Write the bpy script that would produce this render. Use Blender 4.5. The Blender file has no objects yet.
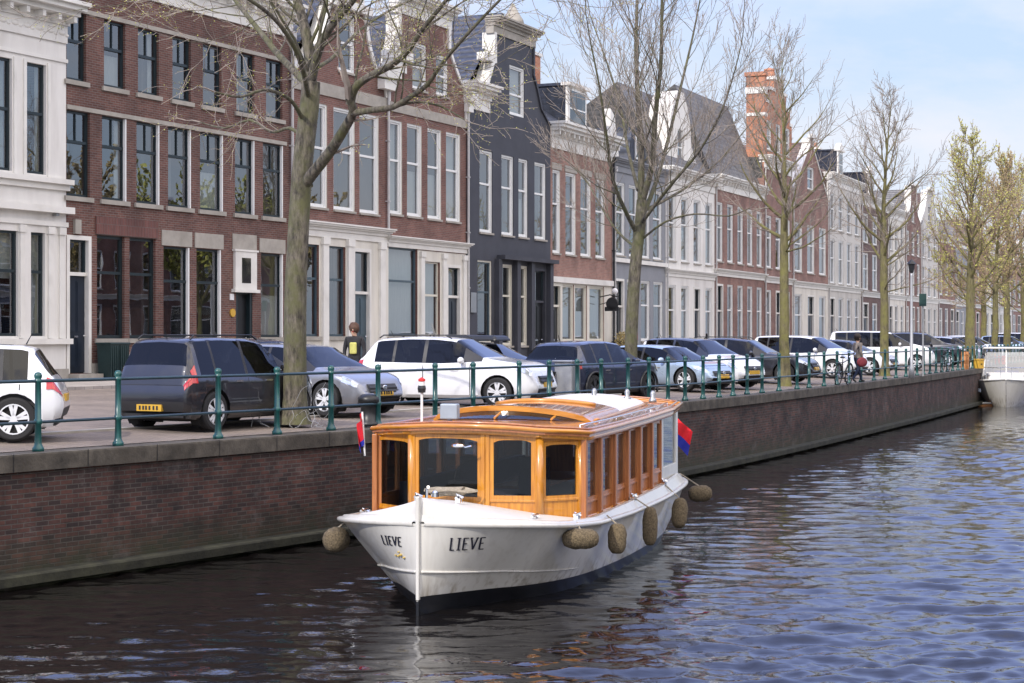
import bpy, math, random
from mathutils import Vector, Matrix, noise as mnoise
R = math.radians
rnd = random.Random(7)
SC = bpy.context.scene
COL = SC.collection

# ------------------------------------------------------------------ camera constants
F = 1750.0; CX = 512.0; HY = 335.0
EYE = 1.65                     # eye above the quay coping (z = 0)
WATER = EYE - 3.5              # water level
def lerp(a, b, t): return a + (b - a) * t
def interp(pts, x):
    if x <= pts[0][0]:
        (x0, y0), (x1, y1) = pts[0], pts[1]
    elif x >= pts[-1][0]:
        (x0, y0), (x1, y1) = pts[-2], pts[-1]
    else:
        for i in range(len(pts) - 1):
            if pts[i][0] <= x <= pts[i + 1][0]:
                (x0, y0), (x1, y1) = pts[i], pts[i + 1]; break
    return y0 + (y1 - y0) * (x - x0) / (x1 - x0)
def clampi(pts, x):
    return interp(pts, min(max(x, pts[0][0]), pts[-1][0]))
def catmull(P, n):
    out = []
    for i in range(len(P) - 1):
        p0 = P[max(i - 1, 0)]; p1 = P[i]; p2 = P[i + 1]; p3 = P[min(i + 2, len(P) - 1)]
        for k in range(n):
            t = k / n
            out.append(tuple(0.5 * ((2 * b) + (-a + c) * t + (2 * a - 5 * b + 4 * c - d) * t * t + (-a + 3 * b - 3 * c + d) * t ** 3)
                             for a, b, c, d in zip(p0, p1, p2, p3)))
    out.append(tuple(P[-1]))
    return out

# ------------------------------------------------------------------ object helpers
def tag(o, label=None, cat=None, group=None, kind=None):
    if label: o['label'] = label
    if cat: o['category'] = cat
    if group: o['group'] = group
    if kind: o['kind'] = kind
    return o
def empty(name, loc=(0, 0, 0), rz=0.0, label=None, cat=None, group=None):
    o = bpy.data.objects.new(name, None); COL.objects.link(o)
    o.location = loc; o.rotation_euler = (0, 0, rz); o.empty_display_size = 0.3
    return tag(o, label, cat, group)
class MB:
    def __init__(s): s.v = []; s.f = []; s.m = []
    def quad(s, pts, mi=0):
        n = len(s.v); s.v += [tuple(p) for p in pts]; s.f.append(tuple(range(n, n + len(pts)))); s.m.append(mi)
    def box(s, x0, x1, y0, y1, z0, z1, mi=0):
        n = len(s.v)
        s.v += [(x0, y0, z0), (x1, y0, z0), (x1, y1, z0), (x0, y1, z0), (x0, y0, z1), (x1, y0, z1), (x1, y1, z1), (x0, y1, z1)]
        for f in ((0, 3, 2, 1), (4, 5, 6, 7), (0, 1, 5, 4), (1, 2, 6, 5), (2, 3, 7, 6), (3, 0, 4, 7)):
            s.f.append(tuple(n + i for i in f)); s.m.append(mi)
    def hexa(s, P, mi=0):   # 8 points, bottom 4 ccw then top 4
        n = len(s.v); s.v += [tuple(p) for p in P]
        for f in ((0, 3, 2, 1), (4, 5, 6, 7), (0, 1, 5, 4), (1, 2, 6, 5), (2, 3, 7, 6), (3, 0, 4, 7)):
            s.f.append(tuple(n + i for i in f)); s.m.append(mi)
    def tube(s, pts, rad, n=6, mi=0, cap=True):
        pts = [Vector(p) for p in pts]
        if not hasattr(rad, '__len__'): rad = [rad] * len(pts)
        base = len(s.v); up = None
        for i, p in enumerate(pts):
            a = pts[max(i - 1, 0)]; b = pts[min(i + 1, len(pts) - 1)]
            d = (b - a)
            if d.length < 1e-9: d = Vector((0, 0, 1))
            d.normalize()
            if up is None:
                up = Vector((1, 0, 0)) if abs(d.x) < 0.8 else Vector((0, 1, 0))
            u = up - d * up.dot(d)
            if u.length < 1e-6: u = d.orthogonal()
            u.normalize(); w = d.cross(u); up = u
            for k in range(n):
                an = 2 * math.pi * k / n
                q = p + (u * math.cos(an) + w * math.sin(an)) * rad[i]
                s.v.append((q.x, q.y, q.z))
        for i in range(len(pts) - 1):
            for k in range(n):
                a = base + i * n + k; b = base + i * n + (k + 1) % n
                s.f.append((a, b, b + n, a + n)); s.m.append(mi)
        if cap:
            s.f.append(tuple(base + k for k in reversed(range(n)))); s.m.append(mi)
            e = base + (len(pts) - 1) * n
            s.f.append(tuple(e + k for k in range(n))); s.m.append(mi)
    def lathe(s, prof, n=12, c=(0, 0, 0), axis='z', mi=0, cap=True):
        base = len(s.v)
        for (r, h) in prof:
            for k in range(n):
                an = 2 * math.pi * k / n; a = r * math.cos(an); b = r * math.sin(an)
                if axis == 'z': p = (c[0] + a, c[1] + b, c[2] + h)
                elif axis == 'y': p = (c[0] + a, c[1] + h, c[2] + b)
                else: p = (c[0] + h, c[1] + a, c[2] + b)
                s.v.append(p)
        for i in range(len(prof) - 1):
            for k in range(n):
                a = base + i * n + k; b = base + i * n + (k + 1) % n
                s.f.append((a, b, b + n, a + n)); s.m.append(mi)
        if not cap: return
        s.f.append(tuple(base + k for k in reversed(range(n)))); s.m.append(mi)
        e = base + (len(prof) - 1) * n
        s.f.append(tuple(e + k for k in range(n))); s.m.append(mi)
    def prism(s, poly, y0, y1, mi=0):   # poly in x,z ; extruded in y
        n = len(poly); b = len(s.v)
        s.v += [(p[0], y0, p[1]) for p in poly] + [(p[0], y1, p[1]) for p in poly]
        s.f.append(tuple(b + i for i in range(n))); s.m.append(mi)
        s.f.append(tuple(b + n + i for i in reversed(range(n)))); s.m.append(mi)
        for i in range(n):
            j = (i + 1) % n
            s.f.append((b + j, b + i, b + n + i, b + n + j)); s.m.append(mi)
    def ellipsoid(s, c, r, n=12, m=8, mi=0, rot=None, noisef=0.0, seed=0):
        base = len(s.v)
        for i in range(m + 1):
            th = math.pi * i / m
            for k in range(n):
                ph = 2 * math.pi * k / n
                p = Vector((math.sin(th) * math.cos(ph), math.sin(th) * math.sin(ph), math.cos(th)))
                if noisef: p *= 1 + noisef * mnoise.noise(p * 3 + Vector((seed, 0, 0)))
                p = Vector((p.x * r[0], p.y * r[1], p.z * r[2]))
                if rot: p = rot @ p
                s.v.append((c[0] + p.x, c[1] + p.y, c[2] + p.z))
        for i in range(m):
            for k in range(n):
                a = base + i * n + k; b = base + i * n + (k + 1) % n
                s.f.append((a, a + n, b + n, b)); s.m.append(mi)
    def grid(s, P, mi=0, flip=False):    # P[i][j]
        base = len(s.v); nj = len(P[0])
        for row in P: s.v += [tuple(p) for p in row]
        for i in range(len(P) - 1):
            for j in range(nj - 1):
                a = base + i * nj + j
                q = (a, a + 1, a + nj + 1, a + nj)
                s.f.append(q[::-1] if flip else q); s.m.append(mi(i, j) if callable(mi) else mi)
    def build(s, name, mats, parent=None, smooth=False, bevel=0, weld=False, subd=0):
        me = bpy.data.meshes.new(name); me.from_pydata(s.v, [], s.f)
        if not isinstance(mats, (list, tuple)): mats = [mats]
        for m in mats: me.materials.append(m)
        me.polygons.foreach_set('material_index', s.m)
        if smooth: me.polygons.foreach_set('use_smooth', [True] * len(s.f))
        me.update()
        o = bpy.data.objects.new(name, me); COL.objects.link(o)
        if parent: o.parent = parent
        if weld:
            w = o.modifiers.new('w', 'WELD'); w.merge_threshold = 0.0008
        if bevel:
            b = o.modifiers.new('b', 'BEVEL'); b.width = bevel; b.segments = 2; b.limit_method = 'ANGLE'
        if subd:
            b = o.modifiers.new('s', 'SUBSURF'); b.levels = subd; b.render_levels = subd
        return o
def smooth_by_angle(o, ang=35):
    me = o.data
    me.polygons.foreach_set('use_smooth', [True] * len(me.polygons))
    try: me.set_sharp_from_angle(angle=R(ang))
    except Exception: pass

# ------------------------------------------------------------------ materials
def new_mat(name):
    m = bpy.data.materials.new(name); m.use_nodes = True
    nt = m.node_tree; b = nt.nodes['Principled BSDF']
    return m, nt, b
def mat(name, col, rough=0.6, metal=0.0, var=0.15, scale=3.0, bump=0.0, bscale=30.0, coat=0.0, spec=0.5, stretch=None, dirt=0.0):
    m, nt, b = new_mat(name)
    L = nt.links
    tc = nt.nodes.new('ShaderNodeTexCoord'); vec = tc.outputs['Object']
    if stretch:
        mp = nt.nodes.new('ShaderNodeMapping'); mp.inputs['Scale'].default_value = stretch
        L.new(vec, mp.inputs['Vector']); vec = mp.outputs['Vector']
    n = nt.nodes.new('ShaderNodeTexNoise'); n.inputs['Scale'].default_value = scale; n.inputs['Detail'].default_value = 6
    n.inputs['Roughness'].default_value = 0.65
    L.new(vec, n.inputs['Vector'])
    r = nt.nodes.new('ShaderNodeValToRGB')
    lo = [max(0, c * (1 - var)) for c in col]; hi = [min(1, c * (1 + var)) for c in col]
    r.color_ramp.elements[0].position = 0.3; r.color_ramp.elements[0].color = (*lo, 1)
    r.color_ramp.elements[1].position = 0.7; r.color_ramp.elements[1].color = (*hi, 1)
    L.new(n.outputs['Fac'], r.inputs['Fac'])
    out = r.outputs['Color']
    if dirt:
        n2 = nt.nodes.new('ShaderNodeTexNoise'); n2.inputs['Scale'].default_value = scale * 0.35; n2.inputs['Detail'].default_value = 8
        L.new(vec, n2.inputs['Vector'])
        rr = nt.nodes.new('ShaderNodeValToRGB'); rr.color_ramp.elements[0].position = 0.48; rr.color_ramp.elements[1].position = 0.75
        L.new(n2.outputs['Fac'], rr.inputs['Fac'])
        mx = nt.nodes.new('ShaderNodeMixRGB'); mx.inputs[2].default_value = (col[0] * .45, col[1] * .42, col[2] * .38, 1)
        mm = nt.nodes.new('ShaderNodeMath'); mm.operation = 'MULTIPLY'; mm.inputs[1].default_value = dirt
        L.new(rr.outputs['Color'], mm.inputs[0]); L.new(mm.outputs[0], mx.inputs[0]); L.new(out, mx.inputs[1]); out = mx.outputs[0]
    L.new(out, b.inputs['Base Color'])
    b.inputs['Roughness'].default_value = rough; b.inputs['Metallic'].default_value = metal
    b.inputs['Coat Weight'].default_value = coat; b.inputs['Coat Roughness'].default_value = 0.04
    b.inputs['Specular IOR Level'].default_value = spec
    if bump:
        n3 = nt.nodes.new('ShaderNodeTexNoise'); n3.inputs['Scale'].default_value = bscale; n3.inputs['Detail'].default_value = 5
        L.new(vec, n3.inputs['Vector'])
        bp = nt.nodes.new('ShaderNodeBump'); bp.inputs['Strength'].default_value = bump; bp.inputs['Distance'].default_value = 0.02
        L.new(n3.outputs['Fac'], bp.inputs['Height']); L.new(bp.outputs['Normal'], b.inputs['Normal'])
    return m
def brick_mat(name, c1, c2, mortar, bw=0.22, bh=0.068, ms=0.009, horiz=False, var=0.5, moss=None, bumps=0.5, rough=0.85, nscale=0.6):
    m, nt, b = new_mat(name); L = nt.links
    tc = nt.nodes.new('ShaderNodeTexCoord')
    sep = nt.nodes.new('ShaderNodeSeparateXYZ'); L.new(tc.outputs['Object'], sep.inputs[0])
    cmb = nt.nodes.new('ShaderNodeCombineXYZ')
    if horiz:
        L.new(sep.outputs['X'], cmb.inputs['X']); L.new(sep.outputs['Y'], cmb.inputs['Y'])
    else:
        ad = nt.nodes.new('ShaderNodeMath'); L.new(sep.outputs['X'], ad.inputs[0]); L.new(sep.outputs['Y'], ad.inputs[1])
        L.new(ad.outputs[0], cmb.inputs['X']); L.new(sep.outputs['Z'], cmb.inputs['Y'])
    br = nt.nodes.new('ShaderNodeTexBrick'); L.new(cmb.outputs[0], br.inputs['Vector'])
    br.inputs['Scale'].default_value = 1.0; br.inputs['Brick Width'].default_value = bw; br.inputs['Row Height'].default_value = bh
    br.inputs['Mortar Size'].default_value = ms; br.inputs['Mortar Smooth'].default_value = 0.3; br.inputs['Bias'].default_value = -0.1
    br.inputs['Color1'].default_value = (*c1, 1); br.inputs['Color2'].default_value = (*c2, 1); br.inputs['Mortar'].default_value = (*mortar, 1)
    n = nt.nodes.new('ShaderNodeTexNoise'); n.inputs['Scale'].default_value = nscale; n.inputs['Detail'].default_value = 8; n.inputs['Roughness'].default_value = 0.7
    L.new(tc.outputs['Object'], n.inputs['Vector'])
    mr = nt.nodes.new('ShaderNodeMapRange'); mr.inputs[1].default_value = .3; mr.inputs[2].default_value = .7
    mr.inputs[3].default_value = 1 - var; mr.inputs[4].default_value = 1 + var * .6; L.new(n.outputs['Fac'], mr.inputs[0])
    mx = nt.nodes.new('ShaderNodeVectorMath'); mx.operation = 'SCALE'
    L.new(br.outputs['Color'], mx.inputs[0]); L.new(mr.outputs[0], mx.inputs['Scale'])
    out = mx.outputs[0]
    if moss:   # (z0,z1,colour): growth on the lowest courses
        z0, z1, mc = moss
        m2 = nt.nodes.new('ShaderNodeMapRange'); m2.inputs[1].default_value = z1; m2.inputs[2].default_value = z0
        L.new(sep.outputs['Z'], m2.inputs[0])
        n2 = nt.nodes.new('ShaderNodeTexNoise'); n2.inputs['Scale'].default_value = 2.5; n2.inputs['Detail'].default_value = 7
        L.new(tc.outputs['Object'], n2.inputs['Vector'])
        mu = nt.nodes.new('ShaderNodeMath'); mu.operation = 'MULTIPLY'; L.new(m2.outputs[0], mu.inputs[0]); L.new(n2.outputs['Fac'], mu.inputs[1])
        mu2 = nt.nodes.new('ShaderNodeMath'); mu2.operation = 'MULTIPLY'; mu2.inputs[1].default_value = 1.8; mu2.use_clamp = True; L.new(mu.outputs[0], mu2.inputs[0])
        mix = nt.nodes.new('ShaderNodeMixRGB'); L.new(mu2.outputs[0], mix.inputs[0]); L.new(out, mix.inputs[1]); mix.inputs[2].default_value = (*mc, 1)
        out = mix.outputs[0]
        # pale lime bloom leaching from the joints, in patches
        n5 = nt.nodes.new('ShaderNodeTexNoise'); n5.inputs['Scale'].default_value = 0.9; n5.inputs['Detail'].default_value = 9; n5.inputs['Roughness'].default_value = .75
        L.new(tc.outputs['Object'], n5.inputs['Vector'])
        r5 = nt.nodes.new('ShaderNodeValToRGB'); r5.color_ramp.elements[0].position = .55; r5.color_ramp.elements[1].position = .78; r5.color_ramp.elements[1].color = (.55, .55, .55, 1)
        L.new(n5.outputs['Fac'], r5.inputs['Fac'])
        mix2 = nt.nodes.new('ShaderNodeMixRGB'); L.new(r5.outputs[0], mix2.inputs[0]); L.new(out, mix2.inputs[1]); mix2.inputs[2].default_value = (.20, .18, .17, 1)
        out = mix2.outputs[0]
    L.new(out, b.inputs['Base Color']); b.inputs['Roughness'].default_value = rough
    bp = nt.nodes.new('ShaderNodeBump'); bp.inputs['Strength'].default_value = bumps; bp.inputs['Distance'].default_value = 0.01; bp.invert = True
    L.new(br.outputs['Fac'], bp.inputs['Height']); L.new(bp.outputs['Normal'], b.inputs['Normal'])
    return m
def glass_mat(name, tint=(.55, .6, .62), ior=2.0, fac=2.0, wav=0.012):
    m, nt, b = new_mat(name); nt.nodes.remove(b); L = nt.links
    out = nt.nodes['Material Output']
    tr = nt.nodes.new('ShaderNodeBsdfTransparent'); tr.inputs[0].default_value = (*tint, 1)
    gl = nt.nodes.new('ShaderNodeBsdfGlossy'); gl.inputs['Roughness'].default_value = 0.0; gl.inputs[0].default_value = (.95, .97, 1, 1)
    lw = nt.nodes.new('ShaderNodeLayerWeight'); lw.inputs[0].default_value = .5
    pw = nt.nodes.new('ShaderNodeMath'); pw.operation = 'POWER'; pw.inputs[1].default_value = 5; L.new(lw.outputs['Facing'], pw.inputs[0])
    f0 = ((ior - 1) / (ior + 1)) ** 2 * fac
    mu = nt.nodes.new('ShaderNodeMath'); mu.operation = 'MULTIPLY_ADD'; mu.inputs[1].default_value = 1 - f0; mu.inputs[2].default_value = f0; mu.use_clamp = True
    L.new(pw.outputs[0], mu.inputs[0])
    mx = nt.nodes.new('ShaderNodeMixShader'); L.new(mu.outputs[0], mx.inputs[0]); L.new(tr.outputs[0], mx.inputs[1]); L.new(gl.outputs[0], mx.inputs[2])
    L.new(mx.outputs[0], out.inputs[0])
    if wav:
        tc = nt.nodes.new('ShaderNodeTexCoord')
        n = nt.nodes.new('ShaderNodeTexNoise'); n.inputs['Scale'].default_value = 1.6; n.inputs['Detail'].default_value = 1
        L.new(tc.outputs['Object'], n.inputs['Vector'])
        bp = nt.nodes.new('ShaderNodeBump'); bp.inputs['Strength'].default_value = wav; bp.inputs['Distance'].default_value = 0.05
        L.new(n.outputs['Fac'], bp.inputs['Height']); L.new(bp.outputs[0], gl.inputs['Normal'])
    return m

M = {}
M['brick_purple'] = brick_mat('brick_purple', (.105, .043, .033), (.165, .072, .053), (.17, .14, .125))
M['brick_brown'] = brick_mat('brick_brown', (.155, .064, .048), (.215, .093, .07), (.20, .165, .145))
M['brick_red'] = brick_mat('brick_red', (.21, .098, .075), (.28, .14, .105), (.25, .21, .19))
M['brick_salmon'] = brick_mat('brick_salmon', (.25, .12, .09), (.32, .165, .125), (.28, .23, .2))
M['brick_orange'] = brick_mat('brick_orange', (.42, .15, .07), (.52, .2, .1), (.4, .3, .24))
M['brick_dark'] = brick_mat('brick_dark', (.11, .06, .055), (.17, .095, .08), (.17, .14, .13))
M['quay_brick'] = brick_mat('quay_brick', (.032, .019, .017), (.098, .038, .027), (.080, .068, .058), var=.85, moss=(-1.75, -1.1, (.03, .034, .016)), bumps=.8, nscale=1.3)
M['rollaag'] = brick_mat('brick_lintel', (.12, .045, .038), (.16, .06, .048), (.13, .10, .09), bw=.07, bh=.3)
M['paving'] = brick_mat('street_clinkers', (.185, .148, .122), (.27, .218, .182), (.12, .105, .09), bw=.21, bh=.07, ms=.008, horiz=True, var=.35, bumps=.35)
M['sidewalk'] = brick_mat('sidewalk_tiles', (.30, .27, .25), (.36, .33, .30), (.18, .17, .16), bw=.3, bh=.3, ms=.008, horiz=True, var=.3, bumps=.3)
M['plaster_white'] = mat('plaster_white', (.69, .67, .63), .7, var=.06, scale=1.6, dirt=.38, stretch=(2.2, 2.2, .5))
M['plaster_cream'] = mat('plaster_cream', (.65, .62, .55), .7, var=.06, scale=1.6, dirt=.38, stretch=(2.2, 2.2, .5))
M['plaster_grey'] = mat('plaster_grey', (.23, .24, .26), .75, var=.1, scale=1.0, dirt=.2)
M['plaster_slate'] = mat('plaster_slate', (.043, .045, .056), .7, var=.2, scale=1.0, bump=.1)
M['stone'] = mat('natural_stone', (.34, .315, .275), .8, var=.15, scale=3, dirt=.4)
M['trim_white'] = mat('trim_white', (.71, .69, .64), .45, var=.05, scale=2.5, dirt=.35)
M['frame_white'] = mat('frame_white', (.72, .72, .70), .35, var=.04)
M['frame_cream'] = mat('frame_cream', (.62, .59, .50), .4, var=.05)
M['frame_dark'] = mat('frame_dark_green', (.012, .022, .026), .35, var=.2)
M['frame_blue'] = mat('frame_blue_grey', (.05, .08, .10), .35, var=.15)
M['door_dark'] = mat('door_dark_blue', (.012, .018, .03), .3, var=.2)
M['door_black'] = mat('door_black', (.01, .011, .013), .3, var=.2)
M['glass'] = glass_mat('window_glass')
M['boat_glass'] = glass_mat('boat_glass', tint=(.62, .65, .66), ior=1.45, fac=.9, wav=.01)
M['car_glass'] = glass_mat('car_glass', tint=(.12, .13, .14), ior=1.5, fac=.9, wav=0)
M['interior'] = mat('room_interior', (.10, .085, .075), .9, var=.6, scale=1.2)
M['curtain'] = mat('curtain', (.62, .60, .56), .9, var=.12, scale=9, stretch=(6, 6, .2))
M['curtain_dark'] = mat('curtain_dark', (.16, .15, .13), .9, var=.3, scale=9, stretch=(6, 6, .2))
M['coping'] = mat('coping_stone', (.082, .071, .056), .85, var=.6, scale=3.2, bump=.4, bscale=25, dirt=.85)
M['ledge'] = mat('mossy_ledge', (.026, .026, .015), .85, var=.8, scale=2.5, bump=.4, bscale=20, dirt=.6)
M['rail_green'] = mat('rail_green', (.010, .075, .070), .3, var=.15, scale=6, spec=.6)
M['rail_dark'] = mat('rail_blue_green', (.018, .045, .06), .35, var=.15, scale=4)
M['lead'] = mat('lead', (.25, .27, .3), .5, var=.1)
M['gutter_pipe'] = mat('gutter_pipe', (.45, .44, .43), .5, var=.1)
M['bin'] = mat('bin_green', (.015, .035, .035), .5, var=.2)
M['metal_black'] = mat('metal_black', (.015, .016, .018), .4, var=.2)
M['metal_grey'] = mat('metal_grey', (.35, .36, .37), .35, metal=.8, var=.1)
M['chrome'] = mat('chrome', (.75, .76, .78), .12, metal=1, var=.05)
M['sign_pole'] = mat('sign_pole', (.36, .37, .38), .4, metal=.4, var=.08)
M['sign_blue'] = mat('sign_blue', (.02, .08, .4), .4, var=.05)
M['sign_green'] = mat('sign_green', (.008, .04, .035), .4, var=.05)
M['sign_white'] = mat('sign_white', (.75, .75, .75), .4, var=.03)
M['sign_red'] = mat('sign_red', (.55, .03, .025), .45, var=.1)
M['yellow'] = mat('plate_yellow', (.55, .33, .04), .4, var=.08)
M['orange'] = mat('orange_plastic', (.50, .21, .07), .4, var=.12)
def roof_mat(name, col, sc=4.0):
    m, nt, b = new_mat(name); L = nt.links
    tc = nt.nodes.new('ShaderNodeTexCoord')
    br = nt.nodes.new('ShaderNodeTexWave'); br.wave_type = 'BANDS'; br.bands_direction = 'X'; br.inputs['Scale'].default_value = sc / 3.0
    br.inputs['Distortion'].default_value = .4
    L.new(tc.outputs['Object'], br.inputs['Vector'])
    w2 = nt.nodes.new('ShaderNodeTexWave'); w2.bands_direction = 'Z'; w2.inputs['Scale'].default_value = 1.2; w2.wave_profile = 'SAW'
    L.new(tc.outputs['Object'], w2.inputs['Vector'])
    n = nt.nodes.new('ShaderNodeTexNoise'); n.inputs['Scale'].default_value = 5; n.inputs['Detail'].default_value = 8; L.new(tc.outputs['Object'], n.inputs['Vector'])
    r = nt.nodes.new('ShaderNodeValToRGB'); r.color_ramp.elements[0].position = .3; r.color_ramp.elements[1].position = .7
    r.color_ramp.elements[0].color = (*[c * .55 for c in col], 1); r.color_ramp.elements[1].color = (*[c * 1.4 for c in col], 1)
    L.new(n.outputs['Fac'], r.inputs['Fac']); 
    mrr = nt.nodes.new('ShaderNodeMapRange'); mrr.inputs[3].default_value = .55; mrr.inputs[4].default_value = 1.15; L.new(br.outputs['Fac'], mrr.inputs[0])
    mrs = nt.nodes.new('ShaderNodeMapRange'); mrs.inputs[3].default_value = .75; mrs.inputs[4].default_value = 1.1; L.new(w2.outputs['Fac'], mrs.inputs[0])
    mu_ = nt.nodes.new('ShaderNodeMath'); mu_.operation = 'MULTIPLY'; L.new(mrr.outputs[0], mu_.inputs[0]); L.new(mrs.outputs[0], mu_.inputs[1])
    sc_ = nt.nodes.new('ShaderNodeVectorMath'); sc_.operation = 'SCALE'; L.new(r.outputs[0], sc_.inputs[0]); L.new(mu_.outputs[0], sc_.inputs['Scale']); L.new(sc_.outputs[0], b.inputs['Base Color'])
    b.inputs['Roughness'].default_value = .55
    ad = nt.nodes.new('ShaderNodeMath'); L.new(br.outputs['Fac'], ad.inputs[0]); L.new(w2.outputs['Fac'], ad.inputs[1])
    bp = nt.nodes.new('ShaderNodeBump'); bp.inputs['Strength'].default_value = 1; bp.inputs['Distance'].default_value = .05
    L.new(ad.outputs[0], bp.inputs['Height']); L.new(bp.outputs[0], b.inputs['Normal'])
    return m
M['roof_slate'] = roof_mat('roof_tiles_blue', (.045, .055, .085))
M['roof_grey'] = roof_mat('roof_tiles_grey', (.17, .165, .16))
M['roof_brown'] = roof_mat('roof_tiles_brown', (.14, .08, .055))

# ------------------------------------------------------------------ plan of the quay and the facades
QH = [(-700, 176), (-300, 144), (0, 121), (170, 109), (340, 96.5), (520, 82), (690, 66.5), (770, 58.5), (840, 50.5), (920, 41), (990, 32), (1024, 27.6), (1075, 21.5), (1130, 15.2)]
FS = [(-700, 57), (-300, 46.1), (0, 38.0), (75, 36), (300, 29.9), (500, 24.2), (690, 18.3), (830, 13.9), (950, 9.9), (1024, 7.3), (1080, 5.3), (1130, 3.7)]
def quay_pt(x):
    Y = EYE * F / interp(QH, x); return Vector(((x - CX) / F * Y, Y))
def fac_pt(x):
    Y = F / interp(FS, x); return Vector(((x - CX) / F * Y, Y))
def at(x, Y, z=0.0): return Vector(((x - CX) / F * Y, Y, z))
QP0 = [quay_pt(x) for x in (-620, -480, -340, -200, -80, 40, 140, 240, 340, 440, 540, 620, 690, 750, 800, 845, 885, 920, 955, 990, 1024, 1060, 1095, 1128)]
QP = [Vector(p) for p in catmull([tuple(p) for p in QP0], 4)]
def offset_poly(P, d):      # d>0 : to the right (towards the water)
    out = []
    for i, p in enumerate(P):
        t = (P[min(i + 1, len(P) - 1)] - P[max(i - 1, 0)]).normalized()
        out.append(p + Vector((t.y, -t.x)) * d)
    return out
FP = [fac_pt(x) for x in range(-620, 1131, 35)]
GZ = 0.30    # ground level at the house fronts
def dist_to_quay(P):
    best = 1e9
    for i in range(len(QP) - 1):
        a = QP[i]; b = QP[i + 1]; ab = b - a; t = max(0, min(1, (P - a).dot(ab) / ab.length_squared))
        best = min(best, (P - a - ab * t).length)
    return best
def ground_z(P): return min(GZ, dist_to_quay(Vector((P[0], P[1]))) / 13.0 * GZ)
# ------------------------------------------------------------------ ground, quay wall, water
def strip(name, A, B, za, zb, m, nsub=1, uvlen=True):
    mb = MB(); rows = []
    for p, q in zip(A, B):
        rows.append([(lerp(p.x, q.x, k / nsub), lerp(p.y, q.y, k / nsub), (za if not callable(za) else za(k / nsub)) if nsub == 1 and k == 0 else lerp(za, zb, k / nsub)) for k in range(nsub + 1)])
    mb.grid(rows, flip=False)
    return mb.build(name, m)
W0 = offset_poly(QP, -0.45)
inner = []
for p in QP:                       # street surface reaches from the coping to the house fronts and beyond
    t = None
    i = QP.index(p)
    d = (QP[min(i + 1, len(QP) - 1)] - QP[max(i - 1, 0)]).normalized()
    inner.append(Vector((-d.y, d.x)))
mb = MB(); rows = []
for p, n in zip(QP, inner):
    ds = [0.45, 1.4, 2.4, 5, 9, 13.0, 16, 40, 120]
    rows.append([(p.x + n.x * d, p.y + n.y * d, min(GZ, d / 13 * GZ)) for d in ds])
mb.grid(rows)
street = mb.build('street', M['paving']); tag(street, kind='structure')
# pale kerb line between the tree strip and the carriageway
mb = MB(); rows = []
for p, n in zip(QP, inner):
    rows.append([(p.x + n.x * d, p.y + n.y * d, d / 13 * GZ + h) for d, h in ((2.62, -.02), (2.62, .035), (2.78, .035), (2.78, -.02))])
mb.grid(rows); kerb = mb.build('kerb', M['stone']); tag(kerb, kind='structure')
# sidewalk in front of the houses
mb = MB(); rows = []
for p, n in zip(QP, inner):
    rows.append([(p.x + n.x * d, p.y + n.y * d, z) for d, z in ((13.2, GZ - .05), (13.2, GZ + .08), (13.35, GZ + .085), (18, GZ + .12))])
mb.grid(rows); sw = mb.build('sidewalk', M['sidewalk']); tag(sw, kind='structure')
# quay wall
qw = empty('quay_wall', (QP[0].x, QP[0].y, 0), 0, 'dark red brick canal quay wall under a worn stone coping', 'wall')
def rel(o, root):
    o.parent = root; o.matrix_parent_inverse = Matrix.Translation(-Vector(root.location)); return o
def sweep(profile, P=QP):        # profile: (offset to water, z)
    rows = []
    offs = {}
    for d, z in profile:
        if d not in offs: offs[d] = offset_poly(P, d)
    for i in range(len(P)):
        rows.append([(offs[d][i].x, offs[d][i].y, z) for d, z in profile])
    mb = MB(); mb.grid(rows, flip=True); return mb
def arc_uv_brick_wall():
    # the wall is built in segments laid out along the curve; brick courses follow its length through a UV map
    P = QP; mb = MB(); mb.grid([[(p.x, p.y, -.24), (p.x, p.y, WATER - .9)] for p in offset_poly(P, -.02)])
    o = mb.build('brickwork', M['quay_uv']); me = o.data
    uv = me.uv_layers.new(name='UVMap'); acc = [0]
    for i in range(1, len(P)): acc.append(acc[-1] + (P[i] - P[i - 1]).length)
    for li, l in enumerate(me.loops):
        vi = l.vertex_index; uv.data[li].uv = (acc[vi // 2], me.vertices[vi].co.z)
    return o
def uvify(m):
    nt = m.node_tree
    tc = [n for n in nt.nodes if n.type == 'TEX_COORD'][0]
    sp = [n for n in nt.nodes if n.type == 'SEPXYZ'][0]; br = [n for n in nt.nodes if n.type == 'TEX_BRICK'][0]
    nt.links.new(tc.outputs['UV'], br.inputs['Vector'])
M['quay_uv'] = M['quay_brick']; uvify(M['quay_brick'])
rel(arc_uv_brick_wall(), qw)
rel(sweep([(-.45, .001), (-.05, .012), (.055, .004), (.06, -.02), (.055, -.235), (-.03, -.24)]).build('coping', M['coping']), qw)
rel(sweep([(-.05, WATER + .24), (.16, WATER + .215), (.175, WATER + .19), (.17, WATER + .07), (-.05, WATER + .06)]).build('ledge', M['ledge']), qw)
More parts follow.
